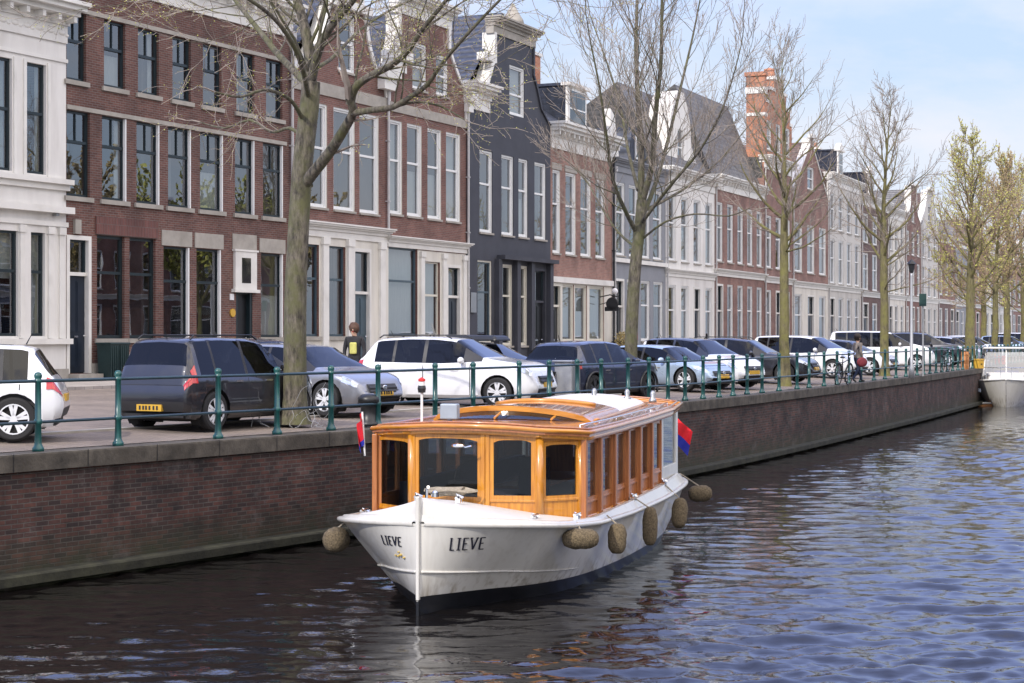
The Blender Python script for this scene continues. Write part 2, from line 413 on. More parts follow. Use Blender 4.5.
# coping joints: thin dark grooves between the stones
mb = MB(); acc = 0
for i in range(len(QP) - 1):
    a, b = QP[i], QP[i + 1]; l = (b - a).length; d = (b - a) / l; n = Vector((d.y, -d.x)); s = (1.35 - acc % 1.35)
    while s < l:
        c = a + d * s
        A = c - n * .44; B = c + n * .064
        mb.quad([(A.x, A.y, .0125), (B.x, B.y, .0125), (B.x + d.x * .012, B.y + d.y * .012, .0125), (A.x + d.x * .012, A.y + d.y * .012, .0125)])
        mb.quad([(B.x, B.y, .0125), (B.x, B.y, -.23), (B.x + d.x * .012, B.y + d.y * .012, -.23), (B.x + d.x * .012, B.y + d.y * .012, .0125)])
        s += 1.35
    acc += l
rel(mb.build('coping_joint', M['metal_black']), qw)

# opposite bank (outside the picture, it is what the windows and the hulls mirror)
OB = offset_poly(QP, 36.0)
OB = [p for p in OB if p.y > -25]
OB = OB[:next((i for i, p in enumerate(OB) if p.y > 120), len(OB))]
OB = [OB[0]] + [OB[i] for i in range(1, len(OB)) if OB[i].y > max(q.y for q in OB[:i])]
mb = MB(); rows = []
for i, p in enumerate(OB):
    d = (OB[min(i + 1, len(OB) - 1)] - OB[max(i - 1, 0)]).normalized(); n = Vector((d.y, -d.x))
    rows.append([(p.x, p.y, WATER - .9), (p.x, p.y, 0), (p.x + n.x * 14, p.y + n.y * 14, .2), (p.x + n.x * 90, p.y + n.y * 90, .2)])
mb.grid(rows, flip=True); ob = mb.build('opposite_bank', M['paving']); tag(ob, kind='structure')

# water: real ripples, finest near the viewer
def water():
    import numpy as np
    rg = np.random.RandomState(3)
    nr, nc = 900, 700
    v = np.linspace(0, 1, nr)
    Yr = 9.0 * (240 / 9.0) ** v
    u = np.linspace(-1, 1, nc)
    YY = np.repeat(Yr[:, None], nc, 1)
    XX = 0.02 * YY + u[None, :] * (YY * 0.36 + 2.0)
    ZZ = np.zeros_like(XX)
    # wind waves in several directions and lengths
    for i in range(30):
        lam = 0.20 * (1.15 / 0.20) ** rg.rand()
        th = math.radians(84 + rg.randn() * 27)
        k = 2 * math.pi / lam
        amp = 0.0122 * lam ** 0.95
        ph = rg.rand() * 6.28
        wob = 0.9 * np.sin(XX * (0.7 + rg.rand()) / (lam + .3) + rg.rand() * 6) + 0.9 * np.sin(YY * (0.5 + rg.rand()) / (lam + .5) + rg.rand() * 6)
        s = np.sin(k * (XX * math.cos(th) + YY * math.sin(th)) + ph + wob)
        cell = YY * math.log(240 / 9.0) / nr
        fade = np.clip((lam / cell - 2.2) / 2.5, 0, 1)
        ZZ += amp * fade * (s - 0.35 * np.cos(2 * (k * (XX * math.cos(th) + YY * math.sin(th)) + ph + wob)))
    # patches of calmer and rougher water
    pat = 0.78 + 0.3 * np.sin(XX * .21 + 1.3 * np.sin(YY * .09)) * np.sin(YY * .13 + 1.1 * np.sin(XX * .17))
    calm = np.clip((XX - (-3.5 + 0.35 * (YY - 17))) / 6.5, 0.42, 1.0)        # lee of the quay wall
    lee = 1 - .62 * np.exp(-(((XX + 1.6) / 2.6) ** 2 + ((YY - 19.6) / 3.2) ** 2))      # smoother patch pushed ahead of the bow
    ZZ *= pat * calm * lee
    # the canal's own outline: keep to the water side of the quay (mesh slides under the street harmlessly)
    co = np.stack([XX, YY, ZZ + WATER], -1).reshape(-1, 3)
    me = bpy.data.meshes.new('canal_water')
    idx = np.arange(nr * nc).reshape(nr, nc)
    f = np.stack([idx[:-1, :-1], idx[:-1, 1:], idx[1:, 1:], idx[1:, :-1]], -1).reshape(-1, 4)
    me.vertices.add(len(co)); me.vertices.foreach_set('co', co.ravel())
    me.loops.add(f.size); me.loops.foreach_set('vertex_index', f.ravel().astype('i'))
    me.polygons.add(len(f)); me.polygons.foreach_set('loop_start', (np.arange(len(f)) * 4).astype('i'))
    me.polygons.foreach_set('use_smooth', [True] * len(f)); me.update(); me.validate()
    m, nt, b = new_mat('canal_water'); L = nt.links
    b.inputs['Base Color'].default_value = (.006, .005, .005, 1); b.inputs['Roughness'].default_value = .04
    b.inputs['IOR'].default_value = 1.6; b.inputs['Specular IOR Level'].default_value = .5
    tc = nt.nodes.new('ShaderNodeTexCoord'); mp = nt.nodes.new('ShaderNodeMapping'); mp.inputs['Scale'].default_value = (1, 2.2, 1)
    L.new(tc.outputs['Object'], mp.inputs[0])
    n1 = nt.nodes.new('ShaderNodeTexNoise'); n1.inputs['Scale'].default_value = 3.2; n1.inputs['Detail'].default_value = 3; n1.inputs['Distortion'].default_value = .4
    L.new(mp.outputs[0], n1.inputs['Vector'])
    bp = nt.nodes.new('ShaderNodeBump'); bp.inputs['Strength'].default_value = .13; bp.inputs['Distance'].default_value = .06
    L.new(n1.outputs['Fac'], bp.inputs['Height']); L.new(bp.outputs[0], b.inputs['Normal'])
    me.materials.append(m)
    o = bpy.data.objects.new('canal_water', me); COL.objects.link(o); tag(o, kind='structure')
    return o
water()

# ------------------------------------------------------------------ railing
def arc_at(P, s):
    acc = 0
    for i in range(len(P) - 1):
        l = (P[i + 1] - P[i]).length
        if acc + l >= s:
            return P[i] + (P[i + 1] - P[i]) * ((s - acc) / l), (P[i + 1] - P[i]).normalized()
        acc += l
    return P[-1], (P[-1] - P[-2]).normalized()
RL = offset_poly(QP, -0.22)
def arc_of_px(x):       # arc length where the railing line crosses image column x
    acc = 0
    for i in range(len(RL) - 1):
        a, b = RL[i], RL[i + 1]
        xa = CX + F * a.x / a.y; xb = CX + F * b.x / b.y
        if xa <= x <= xb:
            return acc + (x - xa) / (xb - xa) * (b - a).length
        acc += (b - a).length
    return acc
rail = empty('quay_railing', (RL[0].x, RL[0].y, 0), 0, 'dark green iron railing with round posts along the quay edge', 'railing')
px_posts = [-132, -48, 38, 118, 218, 277, 331, 378, 435, 473, 519, 549, 577, 601, 628, 649, 668, 685, 703, 719, 733, 747, 762, 779, 797, 809, 824, 837, 849, 861, 874, 885, 896, 906, 917]
S_posts = [arc_of_px(p) for p in px_posts]
smax = arc_of_px(1060)
while S_posts[-1] + 1.6 < smax and len(S_posts) < 90: S_posts.append(S_posts[-1] + 1.6)
first = None
for s in S_posts:
    p, d = arc_at(RL, s)
    if first is None:
        mb = MB()
        mb.lathe([(.085, 0), (.085, .05), (.068, .07), (.056, .1), (.050, .13), (.046, .38), (.058, .39), (.062, .42), (.058, .45), (.046, .46), (.044, .97), (.056, .985), (.056, 1.01), (.045, 1.02), (.056, 1.05), (.058, 1.075), (.046, 1.105), (.02, 1.12), (0.003, 1.122)], 12)
        first = mb.build('post', M['rail_green'], None, smooth=True)
        o = first
    else:
        o = first.copy(); COL.objects.link(o)
    o.parent = rail; o.location = (p.x - RL[0].x, p.y - RL[0].y, 0.006)
for nm, h, r in (('top_rail', 1.0, .024), ('lower_rail', .42, .022)):
    pts = []
    s = S_posts[0]
    while s <= S_posts[-1]:
        p, d = arc_at(RL, s); pts.append((p.x - RL[0].x, p.y - RL[0].y, h)); s += .8
    mb = MB(); mb.tube(pts, r, 8); mb.build(nm, M['rail_dark'], rail, smooth=True)

# ------------------------------------------------------------------ houses
def wall_grid(mb, W, z0, z1, ops, y=0.0, depth=.22, mi=0, zones=None):
    xs = sorted(set([0, W] + [a for o in ops for a in (o[0], o[1])]))
    zs = sorted(set([z0, z1] + [a for o in ops for a in (o[2], o[3])] + ([z[0] for z in zones if z0 < z[0] < z1] if zones else [])))
    for i in range(len(xs) - 1):
        for j in range(len(zs) - 1):
            cx = (xs[i] + xs[i + 1]) / 2; cz = (zs[j] + zs[j + 1]) / 2
            if xs[i + 1] - xs[i] < 1e-5 or zs[j + 1] - zs[j] < 1e-5: continue
            if any(o[0] < cx < o[1] and o[2] < cz < o[3] for o in ops): continue
            m_ = mi
            if zones:
                for zz, k in zones:
                    if cz >= zz: m_ = k
            mb.quad([(xs[i], y, zs[j]), (xs[i + 1], y, zs[j]), (xs[i + 1], y, zs[j + 1]), (xs[i], y, zs[j + 1])], m_)
    for o in ops:
        a, b, c, d = o[:4]; rm = o[4] if len(o) > 4 else mi
        mb.quad([(a, y, c), (a, y + depth, c), (a, y + depth, d), (a, y, d)], rm)
        mb.quad([(b, y, c), (b, y, d), (b, y + depth, d), (b, y + depth, c)], rm)
        mb.quad([(a, y, d), (a, y + depth, d), (b, y + depth, d), (b, y, d)], rm)
        mb.quad([(a, y, c), (b, y, c), (b, y + depth, c), (a, y + depth, c)], rm)
def window(par, a, b, c, d, fm, casing=None, mid=.58, vert=1, curtain=None, sill=True, fw=.065, y0=.09, detail=2, pane_m=None, sillm=None, vup=None):
    """timber sash window in the opening a..b x c..d of the facade"""
    mb = MB(); y1 = y0 + .07
    mi = 0
    if casing:                       # broad painted box round the sash
        mb.box(a, a + .07, y0 - .05, y1, c, d, 1); mb.box(b - .07, b, y0 - .05, y1, c, d, 1)
        mb.box(a + .07, b - .07, y0 - .05, y1, d - .07, d, 1); mb.box(a + .07, b - .07, y0 - .05, y1, c, c + .05, 1)
        a += .07; b -= .07; c += .05; d -= .07
    mb.box(a, a + fw, y0, y1, c, d); mb.box(b - fw, b, y0, y1, c, d)
    mb.box(a + fw, b - fw, y0, y1, d - fw, d); mb.box(a + fw, b - fw, y0, y1, c, c + fw * 1.2)
    zm = lerp(c, d, mid)
    if mid > 0: mb.box(a + fw, b - fw, y0 - .015, y1, zm - .04, zm + .04)
    ia, ib = a + fw, b - fw
    nv = vup if vup is not None else vert
    for k in range(1, nv):
        x = lerp(ia, ib, k / nv); mb.box(x - .014, x + .014, y0 + .01, y1 - .005, (zm + .04) if mid > 0 else c + fw, d - fw)
    if vup is None or mid <= 0:
        for k in range(1, vert):
            x = lerp(ia, ib, k / vert); mb.box(x - .014, x + .014, y0 + .012, y1 - .005, c + fw, zm - .04) if mid > 0 else None
    w = mb.build('window', [fm, casing or fm], par)
    g = MB(); gy = y1 - .02
    g.quad([(ia, gy, c + fw), (ib, gy, c + fw), (ib, gy, d - fw), (ia, gy, d - fw)])
    g.build('glass', pane_m or M['glass'], w)
    if curtain:
        cb = MB(); cy = y1 + .12; kind, cm = curtain
        def drape(x0, x1, zt, zb_):
            n = max(3, int((x1 - x0) / .07)); rows = []
            for zz in (zb_, zt):
                rows.append([(lerp(x0, x1, k / n), cy + (.025 if k % 2 else -.025), zz) for k in range(n + 1)])
            cb.grid(rows)
        if kind == 'full': drape(a - .02, b + .02, d, c)
        elif kind == 'sides':
            wd = (b - a) * .24; drape(a - .02, a + wd, d, c); drape(b - wd, b + .02, d, c)
        elif kind == 'left': drape(a - .02, a + (b - a) * .42, d, c)
        elif kind == 'blind': cb.quad([(a, cy, lerp(c, d, .55)), (b, cy, lerp(c, d, .55)), (b, cy, d), (a, cy, d)])
        elif kind == 'low': drape(a - .02, b + .02, lerp(c, d, .5), c)
        cb.build('curtain', cm, w)
    if sill:
        s = MB(); s.box(a - .1, b + .1, -.07, y0 + .01, c - .13, c - .002 if not casing else c - .055)
        s.build('sill', sillm or M['stone'], w)
    return w
def door(par, a, b, c, d, leaf_top, m, casing, panel=True, y0=.1):
    mb = MB(); y1 = y0 + .08
    mb.box(a, a + .12, y0 - .12, y1, c, d); mb.box(b - .12, b, y0 - .12, y1, c, d); mb.box(a + .12, b - .12, y0 - .12, y1, d - .12, d)
    mb.box(a + .12, b - .12, y0 - .05, y1, leaf_top, leaf_top + .1)
    fr = mb.build('door_frame', casing, par)
    ia, ib = a + .12, b - .12
    lf = MB(); yl = y0 + .03
    lf.box(ia, ib, yl, yl + .05, c + .02, leaf_top)
    w = ib - ia; h = leaf_top - c
    for (p0, p1) in ((.06, .36), (.42, .95)):
        for (q0, q1) in ((.12, .46), (.54, .88)) if panel else ((.12, .88),):
            x0, x1, z0, z1 = ia + w * q0, ia + w * q1, c + h * p0, c + h * p1
            lf.box(x0, x1, yl - .012, yl + .001, z0, z1); lf.box(x0 + .04, x1 - .04, yl - .024, yl - .011, z0 + .04, z1 - .04)
    dr = lf.build('door', m, par)
    hb = MB(); hb.box(ia + w * .40, ia + w * .60, yl - .04, yl - .026, c + 1.0, c + 1.05); hb.ellipsoid((ib - w * .1, yl - .04, c + 1.05), (.03, .03, .03), 8, 6)
    hb.build('handle', M['chrome'], dr)
    if d - .12 > leaf_top + .25:
        g = MB(); g.box(ia, ia + .05, y0, y1, leaf_top + .1, d - .12); g.box(ib - .05, ib, y0, y1, leaf_top + .1, d - .12); g.box(ia + .05, ib - .05, y0, y1, d - .17, d - .12)
        f2 = g.build('transom_window', M['frame_dark'], par)
        g = MB(); g.quad([(ia, y1 - .02, leaf_top + .1), (ib, y1 - .02, leaf_top + .1), (ib, y1 - .02, d - .12), (ia, y1 - .02, d - .12)]); g.build('glass', M['glass'], f2)
def cornice(par, x0, x1, z0, z1, out=.45, m=None, name='cornice', dentil=True, yb=0.0):
    m = m or M['trim_white']; h = z1 - z0; mb = MB()
    mb.box(x0, x1, yb - .06, yb + .3, z0, z0 + h * .45)
    mb.box(x0 - .03, x1 + .03, yb - .12, yb + .3, z0 + h * .45, z0 + h * .55)
    mb.box(x0 - .06, x1 + .06, yb - out * .6, yb + .3, z0 + h * .66, z0 + h * .78)
    mb.box(x0 - .10, x1 + .10, yb - out * .85, yb + .3, z0 + h * .78, z0 + h * .9)
    mb.box(x0 - .14, x1 + .14, yb - out, yb + .35, z0 + h * .9, z1)
    mb.box(x0 - .02, x1 + .02, yb - .13, yb + .3, z0 + h * .55, z0 + h * .66)
    if dentil:
        n = max(4, int((x1 - x0) / .55))
        for k in range(n):
            x = lerp(x0 + .1, x1 - .1, k / (n - 1)); mb.box(x - .06, x + .06, yb - out * .55, yb - .125, z0 + h * .50, z0 + h * .655)
    return mb.build(name, m, par)
def band(par, x0, x1, z0, z1, out=.05, m=None, name='stone_band'):
    mb = MB(); mb.box(x0, x1, -out, .05, z0, z1); return mb.build(name, m or M['stone'], par)
def pipe(par, x, z0, z1, m=None):
    mb = MB(); mb.tube([(x, -.1, z0), (x, -.1, z1)], .05, 8)
    z = z0 + 1
    while z < z1: mb.box(x - .065, x + .065, -.165, 0, z, z + .04); z += 2.2
    mb.box(x - .11, x + .11, -.2, 0, z1 - .05, z1 + .2)
    return mb.build('downpipe', m or M['gutter_pipe'], par)
def roof_along(par, W, zb, zr, D, m, y0=0.1, over=0.0, rh=None):
    """ridge parallel to the street"""
    mb = MB(); h = rh or D / 2
    mb.quad([(0, y0, zb), (W, y0, zb), (W, y0 + h, zr), (0, y0 + h, zr)])
    mb.quad([(W, D, zb), (0, D, zb), (0, y0 + h, zr), (W, y0 + h, zr)])
    for xx in (-.004, W + .004):
        mb.quad([(xx, y0, zb - 1.3), (xx, D, zb - 1.3), (xx, D, zb), (xx, y0 + h, zr), (xx, y0, zb)])
    mb.quad([(0, D + .004, zb - 1.3), (W, D + .004, zb - 1.3), (W, D + .004, zb), (0, D + .004, zb)])
    return mb.build('roof', m, par)
def roof_gable(par, W, zb, zr, D, m, y0=.35):
    """ridge perpendicular to the street, behind a gable"""
    mb = MB(); c = W / 2
    mb.quad([(0, y0, zb), (c, y0, zr), (c, D, zr), (0, D, zb)][::-1]); mb.quad([(W, y0, zb), (W, D, zb), (c, D, zr), (c, y0, zr)][::-1])
    mb.quad([(0, D, zb), (c, D, zr), (W, D, zb)])
    return mb.build('roof', m, par)
def chimney(roof, x, y, z0, z1, w=.7, d=.7, m=None, cap=None, pots=2):
    mb = MB(); mb.box(x - w / 2, x + w / 2, y - d / 2, y + d / 2, z0, z1); mb.box(x - w / 2 - .08, x + w / 2 + .08, y - d / 2 - .08, y + d / 2 + .08, z1, z1 + .16, 1)
    for k in range(pots):
        xx = x + (k - (pots - 1) / 2) * .3; mb.lathe([(.11, 0), (.1, .3), (.12, .32), (.12, .38), (.06, .38)], 10, (xx, y, z1 + .16), mi=2)
    return mb.build('chimney', [m or M['brick_orange'], cap or M['trim_white'], M['brick_orange']], roof)
def dormer(par, x0, x1, z0, z1, y0, y1, m=None, pane=True, pediment=False):
    m = m or M['trim_white']; mb = MB(); mb.box(x0, x1, y0 + .1, y1, z0, z1 - .15, 1); mb.box(x0 - .03, x1 + .03, y0, y0 + .097, z0, z1 - .15); mb.box(x0 - .12, x1 + .12, y0 - .18, y0 + .3, z1 - .15, z1); mb.box(x0 - .08, x1 + .08, y0 + .303, y1, z1 - .145, z1 - .02, 1)
    if pediment: mb.prism([(x0 - .1, z1), (x1 + .1, z1), ((x0 + x1) / 2, z1 + .5)], y0 - .1, y0 + .3)
    d_ = mb.build('dormer', [m, M['roof_slate']], par)
    fr = MB(); a, b, c, d = x0 + .14, x1 - .14, z0 + .15, z1 - .28
    fr.box(a, b, y0 - .03, y0 - .004, c, d); f = fr.build('window', M['frame_white'], d_)
    g = MB(); zm = (c + d) / 2
    for (u, v) in ((c + .06, zm - .03), (zm + .03, d - .06)):
        g.quad([(a + .06, y0 - .034, u), (b - .06, y0 - .034, u), (b - .06, y0 - .034, v), (a + .06, y0 - .034, v)])
    g.build('glass', M['dark_glass'], f)
    return d_
mm, nt, b = new_mat('dark_glass'); b.inputs['Base Color'].default_value = (.02, .025, .03, 1); b.inputs['Roughness'].default_value = .05; b.inputs['IOR'].default_value = 1.9
tcx = nt.nodes.new('ShaderNodeTexCoord'); nx = nt.nodes.new('ShaderNodeTexNoise'); nx.inputs['Scale'].default_value = 1.3
nt.links.new(tcx.outputs['Object'], nx.inputs[0]); rx = nt.nodes.new('ShaderNodeValToRGB'); rx.color_ramp.elements[0].position = .45; rx.color_ramp.elements[0].color = (.012, .014, .018, 1); rx.color_ramp.elements[1].position = .62; rx.color_ramp.elements[1].color = (.10, .095, .085, 1)
nt.links.new(nx.outputs['Fac'], rx.inputs[0]); nt.links.new(rx.outputs[0], b.inputs['Base Color'])
M['dark_glass'] = mm

class House:
    """front in the local x-z plane, y runs back from the street"""
    def __init__(s, name, label, xl, xr, D=9.0, group='canal houses in a row along the quay', chord=None):
        if chord: a, b = chord
        else: a, b = fac_pt(xl), fac_pt(xr)
        s.a, s.b = a, b; s.W = (b - a).length; s.d = (b - a).normalized()
        s.D = D; s.xl, s.xr = xl, xr
        s.root = empty(name, (a.x, a.y, 0), math.atan2(s.d.y, s.d.x), label, 'house', group)
        s.ops = []
    def s(s, px):      # distance along the front where image column px meets it
        k = (px - CX) / F
        return (k * s.a.y - s.a.x) / (s.d.x - k * s.d.y)
    def z(s, px, py):
        t = s.s(px); Y = s.a.y + s.d.y * t; return EYE + (HY - py) * Y / F
    def walls(s, top, m, zones=None, extra=None, poly=None, thick=.35):
        """top: height of the full-width wall; poly: gable outline (x,z) standing on it"""
        mb = MB(); mats = [m] + (extra or [])
        wall_grid(mb, s.W, GZ - .4, top, s.ops, zones=zones)
        k = len(mats) - 1 if False else 0
        W, D = s.W, s.D
        mb.quad([(0, D, GZ - .4), (0, 0, GZ - .4), (0, 0, top), (0, D, top)]); mb.quad([(W, 0, GZ - .4), (W, D, GZ - .4), (W, D, top), (W, 0, top)])
        mb.quad([(W, D, GZ - .4), (0, D, GZ - .4), (0, D, top), (W, D, top)])
        w = mb.build('wall', mats, s.root)
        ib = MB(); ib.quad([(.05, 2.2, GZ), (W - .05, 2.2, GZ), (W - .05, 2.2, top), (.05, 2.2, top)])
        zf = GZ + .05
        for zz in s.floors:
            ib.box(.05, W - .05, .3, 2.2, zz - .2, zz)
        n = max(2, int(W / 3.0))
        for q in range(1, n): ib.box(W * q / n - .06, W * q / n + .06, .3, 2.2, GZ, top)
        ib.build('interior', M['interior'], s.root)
        return w
def gable_wall(h, poly, ops, m, thick=.38, y=0.0, name='gable', zb=None):
    """a shaped gable front (convex or stepped outline given left to right as lists of (x_left,x_right,z)) with holes"""
    mb = MB()
    # poly: list of (z, xl, xr) rows from bottom to top; trapezoids between rows; holes cut by rows aligned to openings
    rows = list(poly)
    zs = sorted(set([r[0] for r in rows] + [v for o in ops for v in (o[2], o[3])]))
    def lr(z, top=False):
        for i in range(len(rows) - 1):
            (z0, l0, r0), (z1, l1, r1) = rows[i], rows[i + 1]
            if z0 <= z <= z1 and z1 > z0:
                if top and abs(z - z0) < 1e-6 and i > 0: continue
                if not top and abs(z - z1) < 1e-6 and i < len(rows) - 2: continue
                t = (z - z0) / (z1 - z0); return lerp(l0, l1, t), lerp(r0, r1, t)
        return rows[-1][1], rows[-1][2]
    for i in range(len(zs) - 1):
        z0, z1 = zs[i], zs[i + 1]
        if z1 - z0 < 1e-5: continue
        l0, r0 = lr(z0, False); l1, r1 = lr(z1, True)
        cz = (z0 + z1) / 2
        cuts = sorted([(o[0], o[1]) for o in ops if o[2] < cz < o[3]])
        segs = []; cl0, cl1 = l0, l1
        for a, b in cuts:
            segs.append((cl0, a, a, cl1)); cl0 = cl1 = b
        segs.append((cl0, r0, r1, cl1))
        for (p, q, r_, t) in segs: mb.quad([(p, y, z0), (q, y, z0), (r_, y, z1), (t, y, z1)])
        mb.quad([(r0, y, z0), (r0, y + thick, z0), (r1, y + thick, z1), (r1, y, z1)]); mb.quad([(l0, y + thick, z0), (l0, y, z0), (l1, y, z1), (l1, y + thick, z1)])
        if not cuts: mb.quad([(r0, y + thick, z0), (l0, y + thick, z0), (l1, y + thick, z1), (r1, y + thick, z1)])
    for o in ops:
        a, b, c, d = o; dp = .22
        mb.quad([(a, y, c), (a, y + dp, c), (a, y + dp, d), (a, y, d)]); mb.quad([(b, y, c), (b, y, d), (b, y + dp, d), (b, y + dp, c)])
        mb.quad([(a, y, d), (a, y + dp, d), (b, y + dp, d), (b, y, d)]); mb.quad([(a, y, c), (b, y, c), (b, y + dp, c), (a, y + dp, c)])
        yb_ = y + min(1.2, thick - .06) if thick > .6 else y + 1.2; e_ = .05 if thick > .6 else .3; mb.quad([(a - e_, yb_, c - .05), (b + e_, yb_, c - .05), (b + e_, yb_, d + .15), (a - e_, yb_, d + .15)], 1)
    l, r_ = rows[-1][1], rows[-1][2]
    mb.quad([(l, y, rows[-1][0]), (r_, y, rows[-1][0]), (r_, y + thick, rows[-1][0]), (l, y + thick, rows[-1][0])])
    return mb.build(name, [m, M['interior']], h.root)
def gable_trim(h, rows, m=None, w=.16, out=.07, thick=.5, name='gable_trim', sides=(0, 1)):
    for sd in sides:
        mb = MB()
        for i in range(len(rows) - 1):
            z0, l0, r0 = rows[i]; z1, l1, r1 = rows[i + 1]
            a0, a1 = (l0, l1) if sd == 0 else (r0, r1); sg = 1 if sd == 0 else -1
            if abs(z1 - z0) < 1e-6: continue
            P = [(a0 - sg * .03, -out, z0), (a0 + sg * w, -out, z0), (a0 + sg * w, thick, z0), (a0 - sg * .03, thick, z0),
                 (a1 - sg * .03, -out, z1), (a1 + sg * w, -out, z1), (a1 + sg * w, thick, z1), (a1 - sg * .03, thick, z1)]
            if sg < 0: P = [P[1], P[0], P[3], P[2], P[5], P[4], P[7], P[6]]
            mb.hexa(P)
        mb.build(name, m or M['trim_white'], h.root)
    return None
CURT = [None, None, ('sides', M['curtain']), ('low', M['curtain']), None, ('full', M['curtain']), ('left', M['curtain']), ('blind', M['curtain']), None, ('sides', M['curtain_dark'])]
def rc(p=1.0): return CURT[rnd.randrange(len(CURT))] if rnd.random() < p else None
# ================================================================== the houses
M['plaster_pale'] = mat('plaster_pale', (.52, .50, .46), .75, var=.08, scale=1.5, dirt=.4, stretch=(2, 2, .5))
def row(h, spans, zt, zb, fm, rm=0, **kw):
    """openings from pixel spans; returns list"""
    out = []
    for sp in spans:
        a, b = h.s(sp[0]), h.s(sp[1]); out.append((a, b, zb, zt, rm)); h.ops.append(out[-1])
    return out
def fill(h, ops, fm, cur=1.0, **kw):
    for o in ops: window(h.root, o[0], o[1], o[2], o[3], fm, curtain=rc(cur), **kw)

# ---- A : white house at the left edge
A = House('canal_house', 'white plastered house with a moulded cornice, furthest left of the row', -112, 66, D=11)
A.floors = [5.2, 9.3]
up = row(A, [(-98, -78), (-58, -38), (-12, 12), (27, 46)], 8.98, 6.0, None)
lo1 = row(A, [(-100, -66), (-52, -36), (-14, 18.5), (31, 45)], 4.42, 1.62, None)
wA = A.walls(9.7, M['plaster_white'], zones=[(-1, 1), (1.35, 0)], extra=[M['plaster_white']])
for o in up: window(A.root, *o[:4], M['frame_dark'], curtain=('sides', M['curtain']), mid=.55, sill=False)
for o in lo1: window(A.root, *o[:4], M['frame_dark'], curtain=('full', M['curtain']) if o[1] - o[0] < .6 else ('blind', M['curtain']), mid=.62, sill=False)
band(A.root, -.05, A.W + .1, 5.78, 5.92, .22, M['trim_white'], 'string_course'); band(A.root, -.02, A.W + .06, 5.62, 5.778, .1, M['trim_white'], 'string_course')
band(A.root, -.05, A.W + .1, 4.98, 5.16, .24, M['trim_white'], 'string_course'); band(A.root, -.02, A.W + .04, 4.62, 4.75, .06, M['trim_white'], 'string_course')
band(A.root, -.05, A.W + .12, 1.4, 1.55, .16, M['trim_white'], 'plinth_course'); band(A.root, 0, A.W + .03, GZ - .2, .72, .08, M['stone'], 'plinth')
for px in (50, 61, 21.5, -30):
    x = A.s(px); mb = MB(); mb.box(x - .09, x + .09, -.05, .01, 1.56, 4.5); mb.box(x - .13, x + .13, -.09, .01, 4.4, 4.6); mb.build('pilaster', M['trim_white'], A.root)
for a_, b_ in ((27, 46), (-12, 12)):
    for px in (a_ - 2.5, b_ + 2.5):
        x = A.s(px); mb = MB(); mb.box(x - .05, x + .05, -.04, .01, 5.94, 9.05); mb.build('window_moulding', M['trim_white'], A.root)
band(A.root, 0, A.W + .03, 9.15, 9.25, .05, M['trim_white'], 'architrave')
cornice(A.root, 0, A.W, 9.68, 10.75, .8)
mb = MB()
for k in range(14):
    x = A.W * (k + .5) / 14
    mb.ellipsoid((x, -.05, 9.95), (.16, .05, .08), 8, 5); mb.ellipsoid((x + .2, -.05, 9.9), (.09, .04, .05), 8, 5)
mb.build('frieze_ornament', M['trim_white'], A.root, smooth=True)
roof_along(A.root, A.W, 10.4, 13, A.D, M['roof_grey'])
mb = MB(); mb.box(A.s(52), A.s(55), -.16, -.02, 4.9, 5.0); mb.build('wall_lamp', M['metal_grey'], A.root)

# ---- B : long purple-brick house, three storeys
B = House('canal_house', 'wide purple brown brick house with seven bays of dark sash windows', 66, 292, D=11)
B.floors = [4.9, 8.2]
b3 = row(B, [(66.5, 86), (104, 125.5), (138, 159), (172.5, 191), (203, 221.5), (236.5, 254.5), (266, 282.5)], 10.62, 8.72, None)
b2 = row(B, [(66.5, 90), (102, 126.5), (136.5, 159.5), (168, 191), (200, 223), (235, 254.5), (263, 283)], 7.88, 5.5, None, 0)
g1 = row(B, [(97, 124.5), (129.5, 155.5)], 4.48, 1.55, None)
g2 = row(B, [(163.5, 189.5), (196.5, 221), (261, 283)], 4.3, 1.58, None)
dA = (B.s(66.4), B.s(91), GZ + .28, 4.42); dB = (B.s(236), B.s(252.5), GZ + .2, 3.1); tB = (B.s(234), B.s(254), 3.1, 4.25)
B.ops += [dA, (dB[0] - 0.0, dB[1], dB[2], 3.1), ]
wall = B.walls(11.6, M['brick_purple'])
for o in b3: window(B.root, *o[:4], M['frame_dark'], mid=.58, vup=2, curtain=rnd.choice([('left', M['curtain']), ('low', M['curtain']), None, ('sides', M['curtain'])]))
for k_, o in enumerate(b2): window(B.root, *o[:4], M['frame_dark'], casing=None, mid=.64, vup=2, curtain=(None, ('sides', M['curtain']), None, ('left', M['curtain_dark']), ('low', M['curtain']), None, ('sides', M['curtain_dark']))[k_])
for o in b2[1:]:
    mb = MB(); mb.box(o[1] - .055, o[1] - .004, .0, .088, o[2], o[3] - .002); mb.build('window_reveal', M['frame_white'], B.root)
for o in g1: window(B.root, *o[:4], M['frame_dark'], mid=.64, curtain=None, fw=.08)
for o in g2:
    window(B.root, *o[:4], M['frame_dark'], mid=.62, vup=1, curtain=('low', M['curtain']) if o is g2[2] else None)
    mb = MB(); mb.box(o[1] - .07, o[1] - .004, .0, .088, o[2], o[3] - .002); mb.build('window_reveal', M['frame_white'], B.root)
    band(B.root, o[0] - .1, o[1] + .1, 4.32, 4.78, .03, M['stone'], 'lintel')
xx0, xx1 = B.s(95), B.s(157)
mb = MB(); mb.box(xx0, xx1, -.06, .02, 4.5, 5.0); mb.build('lintel', M['rollaag'], B.root)
mb = MB(); mb.box(B.s(73), B.s(79), -.09, .0, 4.46, 4.86); mb.build('keystone', M['stone'], B.root)
door(B.root, *dA[:4], 3.3, M['door_dark'], M['trim_white'])
